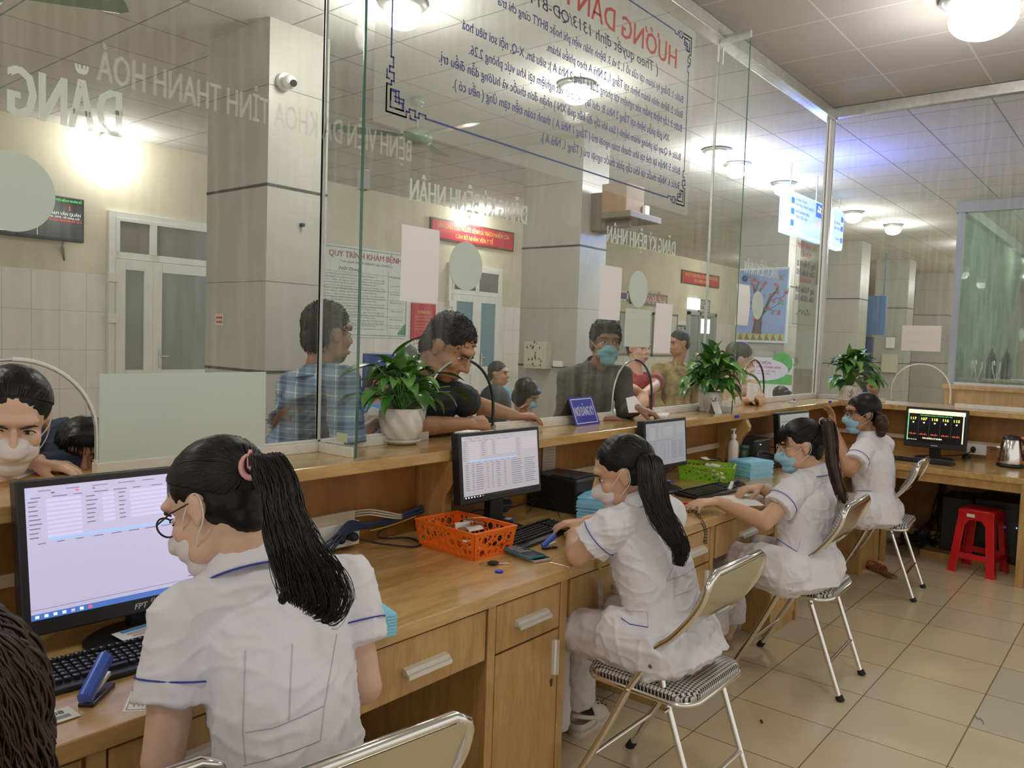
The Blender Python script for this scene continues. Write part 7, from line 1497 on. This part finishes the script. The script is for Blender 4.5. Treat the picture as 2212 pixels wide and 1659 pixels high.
# ---------------------------------------------------------------- the woman with the bun at the back
J = dict(hL=P(1862, 1110, 4.72), hR=P(1915, 1105, 4.95), sL=P(1862, 975, 4.72), sR=P(1908, 962, 5.0), eL=P(1836, 1018, 4.62), eR=P(1875, 1010, 5.1), wL=P(1800, 925, 4.88), wR=PZ(1820, 990, .80), head=P(1862, 893, 4.86), neck=P(1878, 940, 4.85), kL=(5.22, 1.78, .50), kR=(5.42, 1.78, .50))
t, I = person('woman in white uniform with a low bun and dark glasses at the farthest desk', J, (-.62, .76, -.10), (-.05, .08, .99), skinB, 'up', hairM, 'tunic', uniform, vox=.007, seated=True, mask=maskB, hs=1.02, collar='plain', sleeve=.6, glasses=True, hands={'L': dict(d=V((-.2, .1, 1)), n=(.6, -.7, .1), t=(-.5, -.5, 0), c=.35)})
tie = P(1893, 915, 4.80); part('hair_strands', strands(scalp_strands(I, tie, 150, 1.02, 19), .0016), hairM, t)
part('hair_bun', blob([C(tie, .022, P(1900, 900, 4.78), .020), EL(P(1905, 917, 4.76), (.040, .040, .050)), C(P(1903, 905, 4.76), .035, P(1903, 935, 4.76), .030)], .006, 4, .5, lambda p, n: .003*noise.noise(V((p.x*40, p.y*40, p.z*120)))), hairB, t)
g = G(); g.tube([tie+cr*.008*math.cos(a)-cd*.02*math.sin(a)-fw*.01 for a in [2*math.pi*i/14 for i in range(14)]], .004, 6, closed=True); part('hair_tie', g, mat('tie_pink', (.75, .36, .34), .6), t)
back_line(I, dense([(1850, 1060), (1884, 1061)], 8), .0018, piping, 'pocket_piping', I['shirt'])
# ---------------------------------------------------------------- curly head at the lower left edge
hc = P(-118, 1568, .93); J = dict(hL=hc+V((-.10, -.05, -.62)), hR=hc+V((.08, -.12, -.62)), sL=hc+V((-.17, .0, -.24)), sR=hc+V((.13, -.12, -.24)), eL=hc+V((-.20, .05, -.45)), eR=hc+V((.15, -.05, -.46)), wL=hc+V((-.12, .25, -.40)), wR=hc+V((.10, .22, -.42)), head=hc)
t, I = person('head of brown curly hair cut off by the lower left edge', J, (-.35, .9, -.2), (0, .1, 1), skinA, 'bob', mat('hair_curly', (.030, .015, .010), .5, var=.5, vscale=60), 'shirt', mat('dark_top', (.03, .02, .03), .8), vox=.007, seated=True, eyes=False, hs=.96, bottom=False)
rr = random.Random(4); cu = []
for i in range(1100):
    a = rr.uniform(0, 2*math.pi); b = rr.uniform(.05, 1.5); ph = rr.uniform(0, 6); am = rr.uniform(.003, .008); fr_ = rr.uniform(.5, .8); pts = []; rad = rr.uniform(.96, 1.10)
    nst = rr.randrange(14, 26)
    for j in range(nst):
        bb_ = b+j*.085
        if bb_ < 1.75: d = V((math.sin(bb_)*math.cos(a), math.sin(bb_)*math.sin(a), math.cos(bb_))); p = hc+Z*.015+V((d.x*.096*rad, d.y*.103*rad, d.z*.118*rad))
        else: p = last+V((d.x*.001, d.y*.001, -.0085))
        last = p; tg = V((-math.sin(a), math.cos(a), 0)); p = p+tg*am*math.sin(ph+j*fr_)+d*am*.8*math.cos(ph+j*fr_); pts.append(p)
    if (pts[-1]-hc).normalized().dot(I['f']) > .75: continue
    cu.append(pts)
part('curls', strands(cu, .0013), mat('hair_curl', (.030, .013, .008), .42), t)
# ================================================================ PEOPLE IN THE HALL
plaid = bpy.data.materials.new('plaid_shirt'); plaid.use_nodes = True; nt = plaid.node_tree; b = nt.nodes['Principled BSDF']; b.inputs['Roughness'].default_value = .85
tc = nt.nodes.new('ShaderNodeTexCoord'); sp = nt.nodes.new('ShaderNodeSeparateXYZ'); nt.links.new(tc.outputs['Object'], sp.inputs[0])
def MT(op, a, bb=None):
    x = nt.nodes.new('ShaderNodeMath'); x.operation = op
    for i, q in enumerate((a, bb)):
        if q is None: continue
        if isinstance(q, (int, float)): x.inputs[i].default_value = q
        else: nt.links.new(q, x.inputs[i])
    return x.outputs[0]
hx = MT('ADD', MT('MULTIPLY', sp.outputs['X'], .78), MT('MULTIPLY', sp.outputs['Y'], -.62))
def stripes(src, per, wd, ph): return MT('LESS_THAN', MT('FRACT', MT('ADD', MT('DIVIDE', src, per), ph)), wd)
v = MT('ADD', MT('MULTIPLY', stripes(hx, .072, .42, 0), -.5), MT('MULTIPLY', stripes(sp.outputs['Z'], .072, .42, .2), -.4))
v = MT('ADD', v, MT('ADD', MT('MULTIPLY', stripes(hx, .036, .10, .3), .45), MT('MULTIPLY', stripes(sp.outputs['Z'], .036, .10, .1), .45)))
rp = nt.nodes.new('ShaderNodeValToRGB'); nt.links.new(MT('ADD', MT('MULTIPLY', v, .5), .5), rp.inputs[0])
rp.color_ramp.elements[0].position = .05; rp.color_ramp.elements[0].color = (.07, .10, .19, 1); rp.color_ramp.elements[1].position = .85; rp.color_ramp.elements[1].color = (.78, .80, .80, 1); e_ = rp.color_ramp.elements.new(.5); e_.color = (.24, .34, .46, 1)
nt.links.new(rp.outputs[0], b.inputs['Base Color'])
cloth = lambda n, c: mat(n, c, .85, bump=.1, bscale=40)
jeans = cloth('dark_trousers', (.03, .04, .07)); khaki = cloth('tan_trousers', (.25, .18, .10))
def stand(hc, fdir, W=.38, H=None, s=1.0, lean=(0, 0, 0), sh_drop=.235):
    """rough standing joints under a head; fdir: horizontal body direction"""
    f_ = V((fdir[0], fdir[1], 0)).normalized(); r_ = f_.cross(Z); hc = V(hc); ln = V(lean); sh = hc-Z*sh_drop*s-f_*.02-ln*.25; hp = V((sh.x, sh.y, sh.z-.46*s))-ln
    return dict(head=hc, sL=sh-r_*W/2, sR=sh+r_*W/2, hL=hp-r_*.09*s, hR=hp+r_*.09*s, eL=sh-r_*(W/2+.04)-Z*.27*s+f_*.0, eR=sh+r_*(W/2+.04)-Z*.27*s, wL=sh-r_*(W/2)-Z*.42*s+f_*.18*s, wR=sh+r_*W/2-Z*.42*s+f_*.18*s)
# woman at the left edge, bending to the opening, and the child beside her
hc = P(28, 905, 2.09); J = dict(head=hc, sL=P(-90, 1060, 2.40), sR=P(135, 950, 2.42), neck=P(25, 985, 2.30), hL=(.22, 2.95, .86), hR=(.40, 2.95, .86), eL=P(-100, 1100, 2.2), eR=P(150, 1000, 2.30)+V((0, 0, -.02)), wL=P(-60, 1040, 2.1), wR=PZ(105, 1012, 1.085)+V((-.02, .04, .012)))
t, I = person('woman in a white mask bending down to the left opening, fingers on the counter', J, (-.30, -.92, -.40), (-.05, -.35, .93), skinF, 'up', hairM, 'shirt', cloth('navy_vest', (.03, .045, .08)), vox=.005, mask=maskW, hs=1.10, hands={'R': dict(d=V((.62, -.62, -.10)), n=(0, 0, 1), t=(-.6, -.5, 0), c=.55, s=1.0), 'L': dict(d=(.5, -.6, 0))}, bottomm=jeans, longsleeve=True, gaze=.003, hair_v=1.04)
part('hair_strands', strands(scalp_strands(I, I['hc']-I['f']*.11+I['u']*.04, 170, 1.10, 31), .0016), hairM, t)
hc = P(180, 985, 2.36); J = stand(hc, (-.4, -.9), .27, s=.68, sh_drop=.26); J['eR'] = J['sR']+V((.03, -.05, -.18)); J['wR'] = J['eR']+V((-.08, -.08, .02))
t, I = person('small child peeping over the counter edge beside the frosted rectangle', J, (-.35, -.93, -.05), (.12, 0, 1), skinB, 'bob', hairM, 'shirt', cloth('child_top', (.35, .20, .20)), s=.68, vox=.006, hs=.93, bottomm=jeans)
# man in the plaid shirt
hc = P(708, 722, 3.05); J = stand(hc, (.75, .55), .40, s=1.0, sh_drop=.25); J['sL'] = P(630, 838, 3.12); J['sR'] = P(742, 826, 2.92); J['neck'] = P(690, 800, 3.02); J['hL'] = P(650, 1080, 3.15); J['hR'] = P(720, 1080, 2.98); J['eR'] = P(752, 960, 2.92); J['wR'] = P(800, 915, 3.05)+V((.02, 0, 0)); J['eL'] = P(640, 980, 3.2); J['wL'] = P(720, 960, 3.3)
t, I = person('man in a blue and white plaid shirt with his back to the glass', J, (.93, -.06, -.05), (0, 0, 1), skinC, 'crop', hairS, 'shirt', plaid, vox=.006, hs=1.03, bottomm=jeans, collar='plain', body_fat=1.1, longsleeve=False, sleeve=.98, hands={'R': dict(d=V((.6, .5, .1)), n=(0, 0, 1), c=.9)})
g = G(); q = J['wR']+V((.09, .03, .0)); g.box(q, (.13, .19, .002), rot3(.3, -.35, .4)); g.box(q-Z*.01+X*.01, (.12, .18, .002), rot3(.35, -.25, .1)); single('paper_sheet', g, paper, 'white papers held by the man in the plaid shirt', 'paper')
# man in blue polo, seated, with a phone
seat_m = mat('hall_seat_blue', (.03, .06, .22), .4); steel = mat('hall_seat_steel', (.35, .36, .36), .35, .7)
hc = P(818, 826, 5.6); J = stand(hc, (.6, -.3), .42, s=1.0); J['sL'] = P(765, 890, 5.7); J['sR'] = P(850, 895, 5.4); J['eR'] = P(850, 950, 5.3); J['wR'] = P(880, 925, 5.25); J['eL'] = P(760, 950, 5.6); J['wL'] = P(800, 950, 5.3)
t, I = person('seated man in a bright blue polo behind the swirled-pot plant', J, (.62, -.60, -.35), (0, 0, 1), skinC, 'crop', hairS, 'shirt', cloth('polo_blue', (.08, .20, .45)), vox=.010, hs=1.0, seated=True, bottomm=jeans, collar='plain', hands={'R': dict(d=(.4, -.5, .3), c=.8)})
# big man in the black shirt
hc = P(968, 752, 3.36); J = dict(head=hc, sL=P(1000, 862, 3.42), sR=P(872, 838, 3.34), neck=P(925, 812, 3.42), hL=P(960, 1040, 3.75), hR=P(860, 1040, 3.65), eR=PZ(885, 922, 1.122), wR=PZ(1012, 915, 1.118), eL=P(1006, 868, 3.58), wL=P(1112, 898, 3.66))
for q in ('hL', 'hR'): J[q].y = max(J[q].y, 2.80)
t, I = person('big man in a black shirt leaning on the shelf with his fist through the opening', J, (.30, -.82, -.62), (.20, -.45, .86), skinB, 'crop', hairS, 'shirt', cloth('black_shirt', (.018, .019, .024)), vox=.006, fat=1.14, body_fat=1.14, hs=1.2, collar='plain', bottomm=jeans, sleeve=.85, hands={'R': dict(d=V((.95, -.25, 0)), n=(.2, -.6, .75), t=(0, .3, 1), c=1.35, s=1.08, fist=True), 'L': dict(d=(.9, -.4, -.05), c=.4)})
# boy, woman in pink with bag, dark rucksack
hc = P(1077, 808, 6.9); J = stand(hc, (.1, -1), .28, s=.72, sh_drop=.22)
person('small boy in a light blue T-shirt looking back near the ticket kiosk', J, (.35, -.92, -.02), (0, 0, 1), skinB, 'crop', hairS, 'shirt', cloth('tee_lightblue', (.15, .42, .50)), s=.72, vox=.010, hs=.93, bottomm=jeans)
g = blob([EL((q:=P(1068, 880, 6.3)), (.16, .12, .19)), EL(V((q.x, q.y, q.z-.12)), (.18, .13, .16)), C(V((q.x, q.y, .47+.12)), .14, q, .12)], .014, 5); single('backpack', g, blackm, 'black rounded backpack standing in front of the small boy', 'bag')
hc = P(1137, 852, 6.0); J = stand(hc, (.3, -1), .36, s=.95); J['wL'] = P(1145, 905, 5.7); J['wR'] = P(1125, 905, 5.7)
t, I = person('seated woman in a salmon T-shirt with bowed head and teal mask', J, (.25, -.85, -.50), (0, -.3, 1), skinB, 'bob', hairM, 'shirt', cloth('tee_salmon', (.52, .22, .17)), vox=.009, hs=.98, seated=True, bottomm=jeans, mask=maskB, s=.95)
g = G(); a = I['sh']+I['ft']*.125+I['rt']*.12+Z*.02; g.tube(spline([a, a-I['rt']*.12-Z*.16+I['ft']*.02, a-I['rt']*.22-Z*.32]), .008, 6, flat=1.8); part('bag_strap', g, blackm, t)
t = thing('waiting_bench', 'row of steel waiting seats with blue backs behind the counter customers', 'seats', (8, 5.3, 0))
for i in range(5): x = PZ(800+95*i, 960, .8).x if False else 4.2+.62*i; g = G(); g.box((x, 6.1+.0*i, .44), (.50, .46, .03), None); part('seat', g, steel, t, bevel=.01); g = G(); g.box((x, 6.34, .66), (.50, .03, .36), rot3(-.15)); part('seat_back', g, steel, t, bevel=.01)
g = G(); g.bb((3.9, 6.15, .38), (7.0, 6.2, .42)); [g.bb((x, 5.95, 0), (x+.05, 6.4, .03)) for x in (4.1, 5.4, 6.7)]; [g.bb((x, 6.15, .03), (x+.05, 6.2, .4)) for x in (4.1, 5.4, 6.7)]; part('beam', g, steel, t)
def hall_seat(x, y, label):
    t = thing('waiting_chair', label, 'chair', (x, y, 0), group='plain steel waiting chairs'); g = G(); g.bb((x-.24, y-.22, .41), (x+.24, y+.22, .44)); part('seat', g, steel, t, bevel=.01)
    g = G(); [g.bb((x+a, y+b, 0), (x+a+.03, y+b+.03, .41)) for a in (-.22, .19) for b in (-.2, .17)]; part('frame', g, steel, t)
q = P(1068, 880, 6.3); hall_seat(q.x, q.y, 'steel waiting chair under the black backpack')
p = PY(845, 850, 8.2); t = thing('standing_fan', 'standing floor fan with a wire guard behind the big man', 'fan', (7.6, 7.3, 0)); c = PY(905, 775, 7.0)
g = G(); ux = cr; uy = -cd
for rr_ in (.05, .12, .19, .25): g.tube([c+ux*rr_*math.cos(a)+uy*rr_*math.sin(a) for a in [2*math.pi*i/32 for i in range(32)]], .006 if rr_ > .2 else .002, 5, closed=True)
for k in range(30): a = 2*math.pi*k/30; g.tube([c+ux*.04*math.cos(a)+uy*.04*math.sin(a), c+ux*.25*math.cos(a)+uy*.25*math.sin(a)], .0018, 4)
part('guard', g, blackm, t); g = G(); g.cyl(c+fw*.02, c+fw*.14, .06, n=20); g.cyl(c+fw*.08, V((c.x+fw.x*.08, c.y+fw.y*.08, .03)), .015); g.lathe([(.001, .04), (.18, .03), (.2, 0), (.001, 0)][::-1], (c.x+fw.x*.08, c.y+fw.y*.08, 0)); part('stand', g, blackm, t)
g = G()
for k in range(3):
    a = 2.09*k+.3; d1 = ux*math.cos(a)+uy*math.sin(a); d2 = (-ux*math.sin(a)+uy*math.cos(a)+fw*.3).normalized(); g.prism([(.03, -.02), (.10, -.07), (.20, -.06), (.21, .03), (.12, .06), (.03, .02)], c+fw*.01, d1, d2, fw*.003)
part('blade', g, mat('fan_blade', (.25, .27, .30), .3), t)
a = PY(790, 765, 7.6); b = PY(858, 840, 7.6); t = thing('vending_machine', 'blue machine with a small picture panel behind the peace lily', 'machine', (a.x, 7.6, 0)); g = G(); g.bb((a.x+.2, 7.6, 0), (b.x-.05, 7.9, a.z), 0); part('cabinet', g, mat('machine_blue', (.03, .07, .30), .35), t, bevel=.01); g = G(); g.bb((a.x+.35, 7.59, b.z), (b.x-.2, 7.6, b.z+.22)); part('panel', g, mat('machine_panel', (.40, .20, .18), .4), t)
# man in the grey shirt
hc = P(1308, 742, 4.45); J = dict(head=hc, sL=P(1342, 812, 4.52), sR=P(1226, 818, 4.42), neck=P(1290, 790, 4.50), hL=P(1330, 1000, 4.7), hR=P(1262, 1000, 4.6), eR=P(1222, 905, 4.40), wR=P(1300, 905, 4.20), eL=P(1350, 890, 4.45), wL=P(1378, 882, 4.18))
t, I = person('man in a dark grey shirt and teal mask leaning at the middle opening', J, (-.62, -.72, .02), (0.04, 0, 1), skinC, 'man', hairS, 'shirt', cloth('shirt_grey', (.085, .08, .07)), vox=.006, mask=maskT, hs=1.07, body_fat=1.1, collar='plain', bottomm=jeans, longsleeve=True, gaze=-.003, hands={'L': dict(d=V((.35, -.75, -.25)), n=(.1, -.3, .95), c=.75, s=1.05), 'R': dict(d=(.6, -.4, 0))})
g = G(); a = P(1352, 860, 4.2); b = P(1372, 855, 4.2); c = P(1395, 890, 4.15); d = P(1358, 892, 4.15); g.add([a, b, c, d], [(0, 1, 2, 3)]); o = single('paper_sheet', g, paper, 'white paper held upright in the hand of the masked man in grey', 'paper'); s_ = o.modifiers.new('s', 'SOLIDIFY'); s_.thickness = .001
# woman in the pink-red blouse
hc = P(1380, 752, 5.9); J = stand(hc, (-.3, -1), .38, s=1.0, sh_drop=.24); J['eR'] = P(1338, 830, 5.8); J['wR'] = P(1372, 838, 5.6); J['eL'] = P(1415, 835, 5.8); J['wL'] = P(1390, 850, 5.6)
t, I = person('standing woman in a pinkish red blouse behind the grey-shirted man', J, (-.30, -.94, -.1), (0, 0, 1), skinF, 'up', hairB, 'shirt', cloth('blouse_red', (.40, .085, .09)), vox=.008, hs=1.0, bottomm=jeans, hands={'L': dict(d=(-.5, -.3, -.5), c=.5), 'R': dict(d=(.5, -.3, -.3), c=.5)})
# man in tan shirt further back
hc = P(1466, 742, 7.2); J = stand(hc, (-.3, -.8), .40, s=1.0)
person('man in a tan shirt and jeans walking in the hall right of the red-bloused woman', J, (-.80, .45, -.15), (0, 0, 1), skinB, 'crop', hairS, 'shirt', mat('shirt_tan', (.33, .25, .12), .85, var=.45, vscale=14), vox=.010, hs=1.02, bottomm=cloth('jeans_blue', (.06, .10, .18)), longsleeve=True, collar='plain')
hc = P(1512, 760, 8.6); 
# woman in beige
hc = P(1598, 777, 5.78); J = dict(head=hc, sL=P(1622, 838, 5.95), sR=P(1560, 835, 5.75), neck=P(1588, 815, 5.85), hL=P(1610, 985, 6.0), hR=P(1570, 985, 5.95), eL=P(1640, 866, 5.85), wL=P(1618, 858, 5.66), eR=P(1570, 878, 5.70), wR=P(1612, 864, 5.60))
t, I = person('woman in a beige top and white mask holding rolled paper at the far opening', J, (.55, -.75, -.30), (0, -.1, 1), skinA, 'up', mat('hair_dark_brown', (.035, .022, .018), .5), 'shirt', cloth('top_beige', (.66, .49, .34)), vox=.007, mask=maskW, hs=1.06, bottomm=khaki, longsleeve=True, hands={'L': dict(d=V((-.2, -.8, 0)), n=(0, -.2, 1), c=.8), 'R': dict(d=V((.8, -.3, 0)), n=(0, -.2, 1), c=.7)})
g = G(); g.cyl(P(1628, 830, 5.62), P(1620, 868, 5.6), .042, .028, n=20); single('rolled_paper', g, paper, 'rolled white paper in the hands of the woman in beige', 'paper')
# child head by the library board, man in dark jacket behind the corner plant, pale card on the shelf
hc = P(1690, 858, 8.4); J = stand(hc, (.2, -1), .30, s=.8); person('dark-haired child seated below the library board', J, (-.2, -.9, -.1), (0, 0, 1), skinB, 'bob', hairM, 'shirt', cloth('child_pale', (.4, .35, .3)), s=.8, vox=.012, hs=.95, seated=True, bottomm=jeans)
hc = P(1886, 828, 8.2); J = stand(hc, (-.6, -.3), .42, s=1.0); J['wL'] = P(1872, 862, 7.9)
person('man in a dark jacket with bowed head seen through the side glass', J, (-.75, -.35, -.55), (-.3, 0, 1), skinB, 'crop', hairS, 'shirt', cloth('jacket_dark', (.03, .035, .045)), vox=.012, hs=1.0, seated=True, bottomm=jeans, longsleeve=True)
t = thing('tent_card', 'small white folded card standing right of the plum-branch pot', 'card', PZ(1558, 890, SH)); q = PZ(1545, 894, SH); g = G(); g.add([q, q+V((.10, 0, 0)), q+V((.10, .03, .07)), q+V((0, .03, .07))], [(0, 1, 2, 3)]); g.add([q+V((0, .03, .07)), q+V((.10, .03, .07)), q+V((.10, .06, 0)), q+V((0, .06, 0))], [(0, 1, 2, 3)]); o = part('card', g, paper, t); s_ = o.modifiers.new('s', 'SOLIDIFY'); s_.thickness = .001
